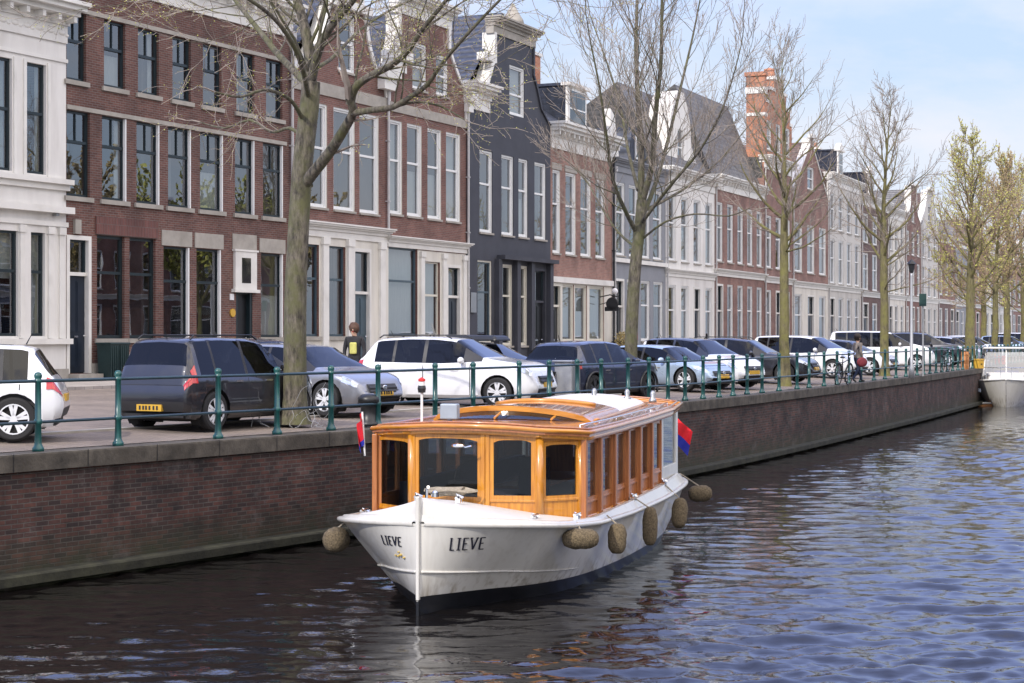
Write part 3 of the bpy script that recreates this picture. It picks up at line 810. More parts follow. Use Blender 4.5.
door(B.root, dB[0], dB[1], dB[2], 3.1, 2.95, M['door_black'], M['frame_dark'], panel=False, y0=.14)
mb = MB(); a_, b_ = tB[0], tB[1]
mb.box(a_ - .04, b_ + .04, -.09, -.002, 3.1, 4.3); mb.box(a_ - .14, b_ + .14, -.15, -.002, 3.0, 3.1); mb.box(a_ - .1, b_ + .1, -.12, -.002, 4.3, 4.36)
fl = mb.build('fanlight', M['trim_white'], B.root)
mb = MB(); xm = (a_ + b_) / 2; mb.box(xm - .24, xm + .24, -.10, -.088, 3.3, 4.1); mb.build('glass', M['dark_glass'], fl)
band(B.root, a_ - .1, b_ + .1, 4.37, 4.85, .04, M['stone'], 'lintel')
mb = MB(); mb.box(B.s(229.6), B.s(233.3), -.03, -.002, 2.75, 2.95); mb.build('house_number_plate', M['sign_white'], B.root)
mb = MB(); mb.lathe([(.0, -.05), (.13, -.05), (.13, -.002), (.0, -.002)], 14, (B.s(232), 0, 2.35), 'y'); mb.build('enamel_badge', M['yellow'], B.root)
for zz0, zz1, oo in ((10.64, 10.76, b3), (7.90, 8.02, b2)):
    band(B.root, B.s(oo[0][0] if False else 66.5), B.W - .35, zz0, zz1, .04, M['stone'], 'stone_band')
for o in b2 + g2 + g1: pass
band(B.root, 0.0, dA[0], GZ - .2, .9, .05, M['stone'], 'plinth') if dA[0] > .05 else None
for p0, p1 in ((91.5, 235.5), (253, 291)):
    band(B.root, B.s(p0), B.s(p1), GZ - .2, .85, .05, M['stone'], 'plinth')
mb = MB(); mb.box(dA[0], dA[1], -.45, .1, GZ - .05, GZ + .27); mb.build('doorstep', M['stone'], B.root)
mb = MB(); mb.box(dB[0] - .1, dB[1] + .1, -.4, .1, GZ - .05, GZ + .19); mb.build('doorstep', M['stone'], B.root)
cornice(B.root, 0.02, B.W - .02, 11.5, 12.55, .6)
roof_along(B.root, B.W, 12.4, 14.2, B.D, M['roof_grey'])
pipe(B.root, B.W - .12, GZ, 11.5)

# ---- C : brick neck gable, white ground floor
C_ = House('canal_house', 'brick house with a tall neck gable behind the nearest tree, white ground floor', 292, 387, D=11)
C_.floors = [5.0, 9.9]
g = [(C_.s(304), C_.s(319), 1.6, 4.72, 1), (C_.s(329), C_.s(345.5), 1.6, 4.72, 1)]; dr = (C_.s(353), C_.s(371), GZ + .25, 4.72, 1)
u = [(C_.s(a), C_.s(b), 6.0, 9.55) for a, b in ((309.5, 327), (333.5, 354.5), (359.5, 378.5))]
C_.ops += g + [dr] + u
C_.walls(9.85, M['plaster_cream'], zones=[(5.0, 1)], extra=[M['brick_brown']])
for o in g: window(C_.root, *o[:4], M['frame_blue'], mid=.63, curtain=None)
door(C_.root, *dr[:4], 3.1, M['frame_blue'], M['trim_white'])
for o in u: window(C_.root, *o, M['frame_white'], casing=M['frame_white'], mid=.58, curtain=rnd.choice([None, ('sides', M['curtain'])]))
cornice(C_.root, 0, C_.W, 5.0, 5.5, .35, dentil=False)
for px in (297, 324, 349, 381):
    x = C_.s(px); mb = MB(); mb.box(x - .18, x + .18, -.1, .01, GZ, 4.75); mb.box(x - .22, x + .22, -.14, .01, 4.75, 5.0); mb.build('pilaster', M['trim_white'], C_.root)
band(C_.root, 0, C_.W, 9.85, 10.28, .05, M['stone'])
W = C_.W; wn = (C_.s(338.5), C_.s(355), 10.85, 12.9)
c0 = (wn[0] + wn[1]) / 2
def neck(zs, W, c, hw):   # bell shaped neck gable rows
    out = []
    for z, f in zs: out.append((z, lerp(0.0, c - hw, f), lerp(W, c + hw, f)))
    return out
rowsC = neck([(10.28, .0), (10.6, .05), (11.0, .32), (11.4, .52), (11.9, .68), (12.4, .78), (13.0, .86), (13.05, .98), (14.3, 1)], W, c0 + .1, .95)
gable_wall(C_, rowsC, [wn], M['brick_brown'])
gable_trim(C_, rowsC)
window(C_.root, *wn, M['frame_white'], casing=M['frame_white'], mid=.5)
band(C_.root, rowsC[6][1] - .15, rowsC[6][2] + .15, 13.02, 13.3, .22, M['trim_white'], 'gable_cap')
mb = MB(); cc = c0 + .1; mb.prism([(cc - 1.15, 14.3), (cc + 1.15, 14.3), (cc + .8, 14.75), (cc, 15.0), (cc - .8, 14.75)], -.12, .4); mb.build('pediment', M['trim_white'], C_.root)
roof_gable(C_.root, W, 10.3, 14.2, C_.D, M['roof_slate'])
pipe(C_.root, W - .05, 5.5, 10.9)
mb = MB(); mb.box(W - .75, W + .3, -.45, .05, 10.95, 11.25); mb.box(W - .68, W + .2, -.3, .05, 10.55, 10.95); mb.build('gutter_box', M['trim_white'], C_.root)

# ---- D : brick neck gable with broad white cap
D_ = House('canal_house', 'brick house with a broad capped neck gable, dark blue house at its right', 387, 466.5, D=11)
D_.floors = [4.9, 9.9]
gw = (D_.s(388.5), D_.s(417.5), 1.6, 4.9, 1); gw2 = (D_.s(425), D_.s(440), 1.6, 4.45, 1); gd = (D_.s(446.5), D_.s(461), GZ + .25, 4.4, 1)
u = [(D_.s(a), D_.s(b), 6.1, 9.55) for a, b in ((389.5, 402), (407, 421.5), (427.5, 441), (446, 460))]
D_.ops += [gw, gw2, gd] + u
D_.walls(9.85, M['plaster_cream'], zones=[(4.85, 1)], extra=[M['brick_brown']])
window(D_.root, *gw[:4], M['frame_blue'], mid=.62, vert=2, vup=1, curtain=('full', M['curtain']), fw=.09)
window(D_.root, *gw2[:4], M['frame_cream'], mid=.55, curtain=('full', M['curtain']), vert=1)
door(D_.root, *gd[:4], 3.1, M['door_dark'], M['trim_white'])
for o in u: window(D_.root, *o, M['frame_white'], casing=M['frame_white'], mid=.58, curtain=rnd.choice([('full', M['curtain']), ('low', M['curtain'])]))
cornice(D_.root, 0, D_.W, 4.88, 5.28, .3, dentil=False)
for px in (421.5, 443.5, 464):
    x = D_.s(px); mb = MB(); mb.box(x - .14, x + .14, -.08, .01, GZ, 4.6); mb.box(x - .18, x + .18, -.12, .01, 4.6, 4.8); mb.build('pilaster', M['trim_white'], D_.root)
band(D_.root, 0, D_.W, 9.85, 10.2, .05, M['stone'])
W = D_.W; wn1 = (D_.s(412.5), D_.s(426.5), 10.9, 12.65); wn2 = (D_.s(436), D_.s(448), 10.9, 12.45)
wl = D_.s(398); wr = D_.s(449.5)
rowsD = [(10.2, 0, W), (11.1, .02, W), (11.3, .15, W - .05), (11.8, wl * .55, lerp(W, wr, .45)), (12.4, wl * .85, lerp(W, wr, .8)), (12.8, wl, wr), (13.6, wl, wr)]
gable_wall(D_, rowsD, [wn1, wn2], M['brick_brown']); gable_trim(D_, rowsD)
for o in (wn1, wn2): window(D_.root, *o, M['frame_white'], casing=M['frame_white'], mid=.5, curtain=('low', M['curtain']))
cornice(D_.root, wl - .15, wr + .1, 13.55, 14.35, .5, dentil=False, name='gable_cap')
mb = MB(); mb.box(-.1, D_.s(404), -.4, .2, 11.75, 12.05); mb.box(0, D_.s(401), -.25, .2, 11.3, 11.75); mb.build('gutter_box', M['trim_white'], D_.root)
roof_gable(D_.root, W, 10.3, 14.0, D_.D, M['roof_slate'])
mb = MB(); mb.box(W - .25, W + .35, -.35, .05, 10.9, 11.3); mb.box(W - .2, W + .2, -.22, .05, 10.5, 10.9); mb.build('gutter_box', M['trim_white'], D_.root)

# ---- E : dark slate-blue plastered neck gable
E = House('canal_house', 'dark slate blue plastered house with a narrow neck gable', 466.5, 550.5, D=11)
E.floors = [4.9, 9.7]
u = [(E.s(a), E.s(b), 5.82, 9.15) for a, b in ((479.5, 492.5), (501.5, 513.5), (518.5, 528), (534.5, 546))]
gE = [(E.s(477.5), E.s(492), 1.35, 4.68), (E.s(500), E.s(512.5), 1.2, 4.6), (E.s(517), E.s(527.5), 1.2, 4.6)]; dE = (E.s(531), E.s(546), GZ + .1, 4.55)
E.ops += u + gE + [dE]
E.walls(10.9, M['plaster_slate'])
for o in u: window(E.root, *o, M['frame_white'], casing=M['frame_white'], mid=.6, curtain=rc())
for i, o in enumerate(gE): window(E.root, *o, M['frame_cream'] if i else M['frame_blue'], mid=.62, curtain=None, casing=M['frame_cream'])
door(E.root, *dE, 3.05, M['door_black'], M['plaster_slate'])
band(E.root, E.s(497), E.W + .1, 4.78, 4.95, .38, M['plaster_slate'], 'shop_canopy')
for px in (496.5, 515, 529.3, 548):
    x = E.s(px); mb = MB(); mb.box(x - .17, x + .17, -.2, .01, GZ, 4.78); mb.build('pilaster', M['plaster_slate'], E.root)
W = E.W; nl, nr = E.s(493.5), E.s(533.5); wn = (E.s(509.5), E.s(524.5), 10.3, 13.0)
rowsE = [(10.9, .0, W), (11.05, .3, W - .35), (11.5, nl * .62, nr + (W - nr) * .45), (12.3, nl * .8, nr + (W - nr) * .22), (12.8, nl * .92, nr + .06), (12.85, nl, nr), (14.1, nl, nr)]
gable_wall(E, rowsE, [(wn[0], wn[1], 10.91, 13.0)], M['plaster_slate'])
window(E.root, wn[0], wn[1], 10.92, 13.0, M['frame_white'], casing=M['frame_white'], mid=.42, curtain=('full', M['curtain']), sill=False)
gable_trim(E, rowsE, M['trim_white'], w=.2, sides=(0,)); gable_trim(E, rowsE, M['plaster_slate'], w=.12, sides=(1,))
cornice(E.root, nl - .12, nr + .12, 14.05, 14.75, .45, m=M['stone'], dentil=False, name='gable_cap')
mb = MB(); cc = (nl + nr) / 2; mb.lathe([(.5, 0), (.46, .2), (.3, .45), (.22, .6), (.12, .8), (.0, .95)], 14, (cc + .2, .15, 14.75)); mb.build('finial', M['stone'], E.root, smooth=True)
cornice(E.root, -.1, E.s(489), 10.7, 11.75, .6, dentil=False, name='shoulder_cornice')
mb = MB(); mb.box(nl * .62, nl + .05, -.05, .3, 12.85, 13.15); mb.build('scroll_cap', M['trim_white'], E.root)
roof_gable(E.root, W, 10.9, 15.2, E.D, M['roof_slate'])
mb = MB(); mb.box(0.0, .2, -.03, .01, GZ, 10.7); mb.build('corner_strip', M['plaster_slate'], E.root)
pipe(E.root, -.02, GZ, 10.7)
mb = MB(); mb.box(E.s(469), E.s(474.5), -.09, -.02, 2.55, 3.35); mb.build('notice_board', M['metal_grey'], E.root)

# ---- F : salmon brick, flat cornice, dormer and chimney
F_ = House('canal_house', 'salmon brick house with a deep white cornice, blue tiled roof and white dormer', 550.5, 612.5, D=11)
F_.floors = [4.5, 9.4]
u = [(F_.s(a), F_.s(b), 5.3, 9.0) for a, b in ((552.5, 560), (565.5, 575.5), (580.5, 590.5), (595.5, 604.5))]
gF = [(F_.s(562.5), F_.s(574), 1.35, 3.95, 1), (F_.s(575), F_.s(587), 1.35, 3.95, 1), (F_.s(589.5), F_.s(604), 1.35, 3.95, 1)]; dF = (F_.s(551), F_.s(561), GZ + .1, 3.95, 1)
F_.ops += u + gF + [dF]
F_.walls(10.0, M['plaster_cream'], zones=[(4.2, 1)], extra=[M['brick_salmon']])
for o in u: window(F_.root, *o, M['frame_white'], casing=M['frame_white'], mid=.6, curtain=rc()); band(F_.root, o[0] - .12, o[1] + .12, 9.02, 9.3, .04, M['stone'], 'lintel')
for o in gF: window(F_.root, *o[:4], M['frame_cream'], mid=.0, casing=M['frame_cream'], curtain=('full', M['curtain']))
door(F_.root, *dF[:4], 2.9, M['door_black'], M['frame_cream'])
band(F_.root, 0, F_.W, 4.0, 4.25, .12, M['trim_white'], 'string_course')
cornice(F_.root, 0.05, F_.W - .05, 9.95, 11.1, .75)
rf = roof_along(F_.root, F_.W, 11.0, 14.6, F_.D, M['roof_slate'])
dx = (F_.s(577), F_.s(590)); dormer(F_.root, F_.W * .42, F_.W * .72, 11.1, 13.3, .5, 3.6, pediment=False)
chimney(rf, F_.W * .86, 3.9, 13.0, 15.2, .9, .8, M['brick_orange'])
pipe(F_.root, F_.W - .06, GZ, 10.0, M['metal_black'])

# ---- G : grey plaster with dark gabled dormer
G = House('canal_house', 'mid grey plastered house with a dark pointed roof dormer, behind the second tree', 612.5, 665.5, D=11)
G.floors = [4.9, 9.4]
u = [(G.s(a), G.s(b), 5.55, 9.1) for a, b in ((615.5, 625), (629, 638), (641, 650), (653, 662))]
gG = [(G.s(a), G.s(b), 1.35, 4.4, 1) for a, b in ((627, 637), (641, 650), (653.5, 663))]; dG = (G.s(614.5), G.s(624), GZ + .1, 4.4, 1)
G.ops += u + gG + [dG]
G.walls(9.7, M['plaster_grey'], extra=[M['plaster_grey']])
for o in u + gG: window(G.root, *o[:4], M['frame_white'], casing=M['frame_white'], mid=.6, curtain=rc())
door(G.root, *dG[:4], 3.0, M['door_black'], M['trim_white'])
band(G.root, 0, G.W, 5.2, 5.4, .15, M['trim_white'], 'string_course')
cornice(G.root, 0.05, G.W - .05, 9.6, 10.25, .4, m=M['plaster_grey'], dentil=False)
W = G.W; c = W * .52
mb = MB(); mb.prism([(c - 1.5, 10.2), (c + 1.5, 10.2), (c + .75, 12.1), (c - .75, 12.1)], .2, 2.5); dg = mb.build('dormer', M['roof_slate'], G.root)
mb = MB(); mb.box(c - .42, c + .42, .12, .19, 10.5, 11.7); fw_ = mb.build('window', M['frame_white'], dg)
mb = MB(); mb.quad([(c - .34, .115, 10.6), (c + .34, .115, 10.6), (c + .34, .115, 11.6), (c - .34, .115, 11.6)]); mb.build('glass', M['dark_glass'], fw_)
mb = MB(); mb.prism([(0, 10.25), (1.2, 10.25), (.9, 11.2), (.55, 12.3), (0, 12.6)], .1, .45); mb.build('gable_shoulder', M['trim_white'], G.root)
roof_along(G.root, W, 10.1, 13.3, G.D, M['roof_grey'])
pipe(G.root, .12, GZ, 9.6)

# ---- generic builder for the farther houses
def far_house(name, label, xl, xr, wallm, top, n=4, base=None, roofm=None, kind='flat', levels=None, frame=None, fc=None, corn=None, chim=None, dorm=None, chord=None, curt=.8, band_m=None, ridge=None, rh=None, group='canal houses in a row along the quay'):
    h = House(name, label, xl, xr, D=10, chord=chord, group=group); W = h.W
    levels = levels or [(1.35, 4.3), (5.6, 8.9)]
    frame = frame or M['frame_white']; h.floors = [l[1] + .5 for l in levels]
    bay = W / n; lst = []
    for li, (z0, z1) in enumerate(levels):
        for k in range(n):
            a = bay * (k + .5) - bay * .29; b = bay * (k + .5) + bay * .29
            if li == 0 and k == (hash_(label) % n): lst.append(('d', (a, b, GZ + .12, z1, 0)))
            else: lst.append(('w', (a, b, z0, z1, 0)))
    h.ops = [o for _, o in lst]
    zones = None; mats = [wallm]
    if base: zones = [(levels[0][1] + .45, 1)]; mats = [base, wallm]
    h.walls(top, mats[0], zones=zones, extra=mats[1:])
    for k, o in lst:
        if k == 'd': door(h.root, *o[:4], 3.0, M['door_dark'], M['trim_white'])
        else:
            window(h.root, *o[:4], frame, casing=frame if frame is not M['frame_dark'] else None, mid=.58, curtain=rc(curt))
    cornice(h.root, .02, W - .02, levels[0][1] + .45, levels[0][1] + .85, .28, dentil=False, name='string_course')
    if kind == 'flat':
        cornice(h.root, .02, W - .02, top - .1, top + .75, .5, m=corn)
        rf = roof_along(h.root, W, top + .6, ridge or top + 3.4, h.D, roofm or M['roof_grey'], rh=rh)
    else:
        rr = kind_rows(kind, W, top)
        wn = (W / 2 - bay * .27, W / 2 + bay * .27, top + .35, top + 1.9)
        gable_wall(h, rr, [wn], wallm); gable_trim(h, rr, corn)
        window(h.root, *wn, frame, casing=frame, mid=.5)
        zt = rr[-1]; band(h.root, zt[1] - .12, zt[2] + .12, zt[0], zt[0] + .25, .25, corn or M['trim_white'], 'gable_cap')
        rf = roof_gable(h.root, W, top, zt[0] - .25, h.D, roofm or M['roof_grey'])
    if dorm: dormer(h.root, W * .5 - .8, W * .5 + .8, top + .75, top + 2.9, .35, 3.2, pediment=True)
    if chim: chimney(rf, W * chim, h.D * .42, top + 1.5, (ridge or top + 3.4) + 1.2)
    pipe(h.root, .08, GZ, top)
    return h
def hash_(s): return sum(ord(c) * (i + 3) for i, c in enumerate(s))
def kind_rows(kind, W, top):
    c = W / 2
    if kind == 'neck': return [(top, 0, W), (top + .3, .15, W - .15), (top + 1.1, c - W * .28, c + W * .28), (top + 2.0, c - W * .2, c + W * .2), (top + 3.6, c - W * .19, c + W * .19)]
    if kind == 'bell': return [(top, 0, W), (top + .5, .2, W - .2), (top + 1.2, W * .16, W * .84), (top + 2.2, W * .26, W * .74), (top + 3.0, W * .3, W * .7), (top + 3.3, W * .36, W * .64)]
    if kind == 'point': return [(top, 0, W), (top + 3.4, c - .5, c + .5), (top + 3.9, c - .5, c + .5)]
    if kind == 'step':
        r = [(top, 0, W)]; k = 4
        for i in range(k):
            f = i / k * .42; g = (i + 1) / k * .42
            r += [(top + .95 * (i + 1), W * f, W * (1 - f)), (top + .95 * (i + 1) + .001, W * g, W * (1 - g))]
        r.append((top + 4.7, W * .42, W * .58)); return r

H = far_house('canal_house', 'white plastered house with four slim bays and a shaped roof gable', 665.5, 714.5, M['plaster_white'], 9.8, 4, roofm=M['roof_grey'], levels=[(1.2, 4.3), (5.6, 9.1)], ridge=15.1, rh=2.6)
W = H.W
rr = [(10.5, W * .02, W * .98), (11.2, W * .16, W * .84), (12.2, W * .28, W * .72), (13.4, W * .3, W * .7), (14.3, W * .36, W * .64), (15.0, W * .44, W * .56)]
gable_wall(H, rr, [(W / 2 - .5, W / 2 + .5, 11.0, 12.9)], M['plaster_white'], thick=1.3, y=.6, name='roof_gable')
gw_ = window(H.root, W / 2 - .5, W / 2 + .5, 11.0, 12.9, M['frame_white'], mid=.5, y0=.68, sill=False)
I1 = far_house('canal_house', 'wide red brick house with white window frames and a big grey tiled roof', 714.5, 764, M['brick_red'], 10.1, 5, levels=[(1.1, 4.6), (5.9, 9.3)], roofm=M['roof_grey'], ridge=16.1, rh=2.3)
I2 = far_house('canal_house', 'tall red brick house with an orange brick stepped gable', 764, 792, M['brick_red'], 12.2, 3, base=M['brick_red'], levels=[(1.1, 4.5), (5.9, 9.2)], ridge=13, kind='flat')
W = I2.W
rr = [(12.2, 0.05, W - .05), (15.4, .05, W - .05), (15.401, W * .07, W * .93), (16.3, W * .07, W * .93), (16.301, W * .22, W * .78), (17.2, W * .22, W * .78), (17.201, W * .36, W * .64), (18.0, W * .36, W * .64)]
b_ = W / 3
wns = [(b_ * (k + .5) - b_ * .27, b_ * (k + .5) + b_ * .27, 13.35, 15.2) for k in range(3)]
gable_wall(I2, rr, wns, M['brick_orange'], thick=1.1, name='stepped_gable')
for o in wns: window(I2.root, *o, M['frame_white'], casing=M['frame_white'], mid=.5, curtain=('full', M['curtain']))
for (z, a, b_2) in ((15.4, 0, .09), (16.3, .05, .24), (17.2, .2, .38)):
    for s_ in (0, 1):
        x0, x1 = (W * a, W * b_2) if s_ == 0 else (W * (1 - b_2), W * (1 - a))
        mb = MB(); mb.box(x0 - .05, x1 + .02, -.06, 1.17, z + .003, z + .2); mb.build('step_cap', M['trim_white'], I2.root)
mb = MB(); mb.box(W * .36 - .1, W * .64 + .1, -.08, 1.2, 18.0, 18.2); mb.build('gable_cap', M['trim_white'], I2.root)
mb = MB(); mb.lathe([(.35, 0), (.42, .1), (.42, .35), (.3, .45), (.36, .5), (.36, .6), (0.05, .7)], 12, (W * .5, .6, 18.2)); mb.build('finial', M['brick_orange'], I2.root)
mb = MB(); mb.box(0.0, .5, -.04, 1.16, 17.2, 17.9); mb.box(-.1, .6, -.12, 1.25, 17.9, 18.15); mb.box(0, .55, -.02, 1.15, 12.2, 16.8)
mb.build('chimney', M['brick_orange'], I2.root)
mb = MB(); mb.box(-.05, .62, -.06, 1.19, 16.803, 17.2); mb.build('chimney_band', M['trim_white'], I2.root)
I3 = far_house('canal_house', 'brick house with a white ground floor and a white edged pointed gable', 792, 828, M['brick_red'], 11.3, 3, base=M['plaster_cream'], levels=[(1.1, 4.4), (5.9, 9.2)], kind='point', roofm=M['roof_brown'])
J = far_house('canal_house', 'tall pale grey house with a white roof dormer, left of the brown roofed one', 828, 861, M['plaster_pale'], 12.6, 4, levels=[(1.1, 4.4), (5.4, 8.6), (9.3, 11.9)], roofm=M['roof_brown'], dorm=True)
K = far_house('canal_house', 'dark brick house with a chimney, third storey under a brown tiled roof', 861, 888, M['brick_dark'], 11.9, 3, levels=[(1.1, 4.2), (5.2, 8.1), (8.9, 11.2)], roofm=M['roof_brown'], chim=.25, dorm=True)
L_ = far_house('canal_house', 'narrow cream plastered house between two dark brick ones', 888, 905, M['plaster_cream'], 11.6, 3, levels=[(1.1, 4.2), (5.2, 8.1), (8.8, 11.0)], roofm=M['roof_slate'])
M_ = far_house('canal_house', 'brick house with a neck gable behind the street lamp', 905, 921, M['brick_brown'], 11.4, 3, levels=[(1.1, 4.2), (5.2, 8.1), (8.8, 10.9)], kind='neck', roofm=M['roof_grey'])
N_ = far_house('canal_house', 'white house with a broad white bell gable seen past the fourth tree', 921, 938, M['plaster_pale'], 12.0, 3, levels=[(1.1, 4.2), (5.2, 8.1), (8.8, 11.2)], kind='bell', roofm=M['roof_brown'])
O_ = far_house('canal_house', 'red brick house with white trim behind the fifth tree', 938, 955, M['brick_red'], 10.8, 3, base=M['brick_dark'], roofm=M['roof_brown'], chim=.7)
P_ = far_house('canal_house', 'grey plastered flat fronted house behind the far trees', 955, 970, M['plaster_grey'], 10.9, 3, levels=[(1.1, 4.2), (5.2, 8.1)], roofm=M['roof_slate'])
Q_ = far_house('canal_house', 'brick house with a stepped gable far down the quay', 970, 985, M['brick_salmon'], 10.2, 3, kind='step', levels=[(1.1, 4.2), (5.2, 8.9)], roofm=M['roof_grey'])
R_ = far_house('canal_house', 'white house with a flat cornice far down the quay', 985, 999, M['plaster_cream'], 11.4, 3, levels=[(1.1, 4.2), (5.2, 8.1), (8.6, 10.6)], roofm=M['roof_brown'])
S_ = far_house('canal_house', 'dark brick house far down the quay, second from the right edge', 999, 1012, M['brick_dark'], 10.6, 3, base=M['plaster_white'], roofm=M['roof_slate'], chim=.4)
T_ = far_house('canal_house', 'red brick house at the right edge of the picture', 1012, 1030, M['brick_red'], 11.0, 4, roofm=M['roof_brown'], dorm=True)
U_ = far_house('canal_house', 'pale house beyond the right edge of the picture', 1030, 1050, M['plaster_white'], 10.4, 4, roofm=M['roof_grey'])
U2_ = far_house('canal_house', 'dark brick house two beyond the right edge of the picture', 1050, 1075, M['brick_dark'], 10.8, 5, roofm=M['roof_brown'])
U3_ = far_house('canal_house', 'cream house three beyond the right edge of the picture', 1075, 1100, M['plaster_cream'], 10.6, 5, roofm=M['roof_grey'])
V_ = far_house('canal_house', 'brown brick house beyond the left edge of the picture', -320, -112, M['brick_brown'], 10.6, 6, roofm=M['roof_grey'])
# house ground behind: nothing to see
# ---- opposite bank, mirrored in the window panes
op = [p for p in offset_poly(QP, 50.0) if -40 < p.y < 128][::4]
lab = ['dark brown brick house on the opposite bank nearest the bridge', 'cream plastered house on the opposite bank', 'dark brick house on the opposite bank', 'white plastered house on the opposite bank', 'salmon brick house on the opposite bank', 'grey plastered house on the opposite bank', 'brown brick house with a bell gable on the opposite bank', 'red brick house with a neck gable on the opposite bank']
mt = ['brick_dark', 'plaster_cream', 'brick_dark', 'plaster_white', 'brick_salmon', 'plaster_grey', 'brick_brown', 'brick_red']
i = 0; pts_ = []
acc = 0
P_op = [p for p in offset_poly(QP, 50.0) if -40 < p.y < 118]
P_op = [P_op[0]] + [P_op[k] for k in range(1, len(P_op)) if P_op[k].y > max(q.y for q in P_op[:k])]
Lop = sum((P_op[k + 1] - P_op[k]).length for k in range(len(P_op) - 1))
nb = 8
for i in range(nb):
    a, _ = arc_at(P_op, Lop * i / nb + .02); b, _ = arc_at(P_op, Lop * (i + 1) / nb - .02)
    far_house('canal_house', lab[i], 0, 0, M[mt[i]], 9.6 + (i * 37 % 11) * .2, 5, chord=(b, a), kind='flat' if i < 6 else ['bell', 'neck'][i % 2], roofm=[M['roof_brown'], M['roof_slate']][i % 2], group='houses on the opposite bank', curt=.3, levels=[(1.2, 4.2), (5.4, 8.6)])
# ================================================================== trees
def bark_mat(name, c1, c2, moss):
    m, nt, b = new_mat(name); L = nt.links
    tc = nt.nodes.new('ShaderNodeTexCoord'); mp = nt.nodes.new('ShaderNodeMapping'); mp.inputs['Scale'].default_value = (1, 1, .28); L.new(tc.outputs['Object'], mp.inputs[0])
    n = nt.nodes.new('ShaderNodeTexNoise'); n.inputs['Scale'].default_value = 14; n.inputs['Detail'].default_value = 8; n.inputs['Roughness'].default_value = .7; L.new(mp.outputs[0], n.inputs[0])
    r = nt.nodes.new('ShaderNodeValToRGB'); r.color_ramp.elements[0].position = .38; r.color_ramp.elements[1].position = .62
    r.color_ramp.elements[0].color = (*c1, 1); r.color_ramp.elements[1].color = (*c2, 1); L.new(n.outputs['Fac'], r.inputs[0])
    n2 = nt.nodes.new('ShaderNodeTexNoise'); n2.inputs['Scale'].default_value = 2.2; n2.inputs['Detail'].default_value = 9; n2.inputs['Roughness'].default_value = .7; L.new(tc.outputs['Object'], n2.inputs[0])
    r2 = nt.nodes.new('ShaderNodeValToRGB'); r2.color_ramp.elements[0].position = .42; r2.color_ramp.elements[1].position = .62; L.new(n2.outputs['Fac'], r2.inputs[0])
    mx = nt.nodes.new('ShaderNodeMixRGB'); L.new(r2.outputs[0], mx.inputs[0]); L.new(r.outputs[0], mx.inputs[1]); mx.inputs[2].default_value = (*moss, 1)
    L.new(mx.outputs[0], b.inputs['Base Color']); b.inputs['Roughness'].default_value = .9
    bp = nt.nodes.new('ShaderNodeBump'); bp.inputs['Strength'].default_value = .9; bp.inputs['Distance'].default_value = .03; L.new(n.outputs['Fac'], bp.inputs['Height']); L.new(bp.outputs[0], b.inputs['Normal'])
    return m
M['bark'] = bark_mat('elm_bark', (.030, .026, .021), (.17, .148, .115), (.10, .10, .045))
M['bark_green'] = bark_mat('mossy_bark', (.07, .06, .032), (.18, .155, .085), (.17, .16, .05))
M['twig'] = mat('twig_bark', (.25, .21, .175), .8, var=.3, scale=2)
M['twig_red'] = mat('twig_bark_reddish', (.30, .21, .16), .8, var=.3, scale=2)
M['bud'] = mat('fresh_buds', (.38, .38, .08), .6, var=.35, scale=3)
M['bud_brown'] = mat('flower_buds', (.32, .25, .10), .7, var=.35, scale=3)

class Tree:
    def __init__(s, seed): s.r = random.Random(seed); s.tr = MB(); s.br = MB(); s.tw = MB(); s.bd = MB(); s.nb = 0
    def wob(s, a): return Vector((s.r.uniform(-a, a), s.r.uniform(-a, a), s.r.uniform(-a, a)))
    def grow(s, p, d, L, r, lvl, spec):
        R_ = s.r; n = spec['seg'][lvl]; pts = [p]; rad = [r]; dd = d.normalized(); q = p
        up = spec['up'][lvl]
        for i in range(n):
            dd = (dd + s.wob(spec['wob'][lvl]) + Vector((0, 0, up))).normalized()
            q = q + dd * (L / n); pts.append(q); rad.append(max(r * (1 - .78 * (i + 1) / n), spec['rmin']))
        tgt = s.br if lvl <= 1 else s.tw
        tgt.tube(pts, rad, (8, 6, 4, 3, 3)[lvl], cap=False)
        if lvl < spec['max']:
            nc = spec['n'][lvl]; k = 0
            for i in range(nc):
                t = lerp(spec['start'][lvl], .98, (i + R_.uniform(.1, .9)) / nc)
                f = t * n; a = min(int(f), n - 1); c = pts[a].lerp(pts[a + 1], f - a)
                ax = (pts[a + 1] - pts[a]).normalized()
                an = R_.uniform(*spec['ang'][lvl]); ph = R_.uniform(0, 6.283)
                o = ax.orthogonal().normalized(); o = Matrix.Rotation(ph, 3, ax) @ o
                nd = (ax * math.cos(an) + o * math.sin(an))
                s.grow(c, nd, L * spec['len'][lvl] * R_.uniform(.7, 1.15) * (1.12 - .5 * t), max(lerp(rad[a], rad[a + 1], f - a) * .55, spec['rmin']), lvl + 1, spec)
            # leader carries on
            s.grow(pts[-1], dd, L * .45, rad[-1], lvl + 1, spec)
        else:
            if spec.get('bud', 0):
                for i in range(1, n + 1):
                    for _ in range(spec['bud']):
                        c = pts[i].lerp(pts[i - 1], R_.random()) + s.wob(.04); w = spec['bs'] * R_.uniform(.6, 1.4)
                        a = s.wob(1).normalized() * w; b = a.orthogonal().normalized() * w
                        s.bd.quad([c - a, c + b, c + a, c - b])
SPEC = dict(seg=(7, 6, 5, 4, 3), up=(.05, .10, .07, .04, .0), wob=(.10, .17, .20, .24, .25), n=(7, 7, 6, 5, 0), start=(.2, .18, .15, .1, 0),
            ang=((.5, .9), (.5, .95), (.5, 1.0), (.5, 1.1)), len=(.55, .52, .5, .48), max=3, rmin=.0065, bud=0, bs=.03)
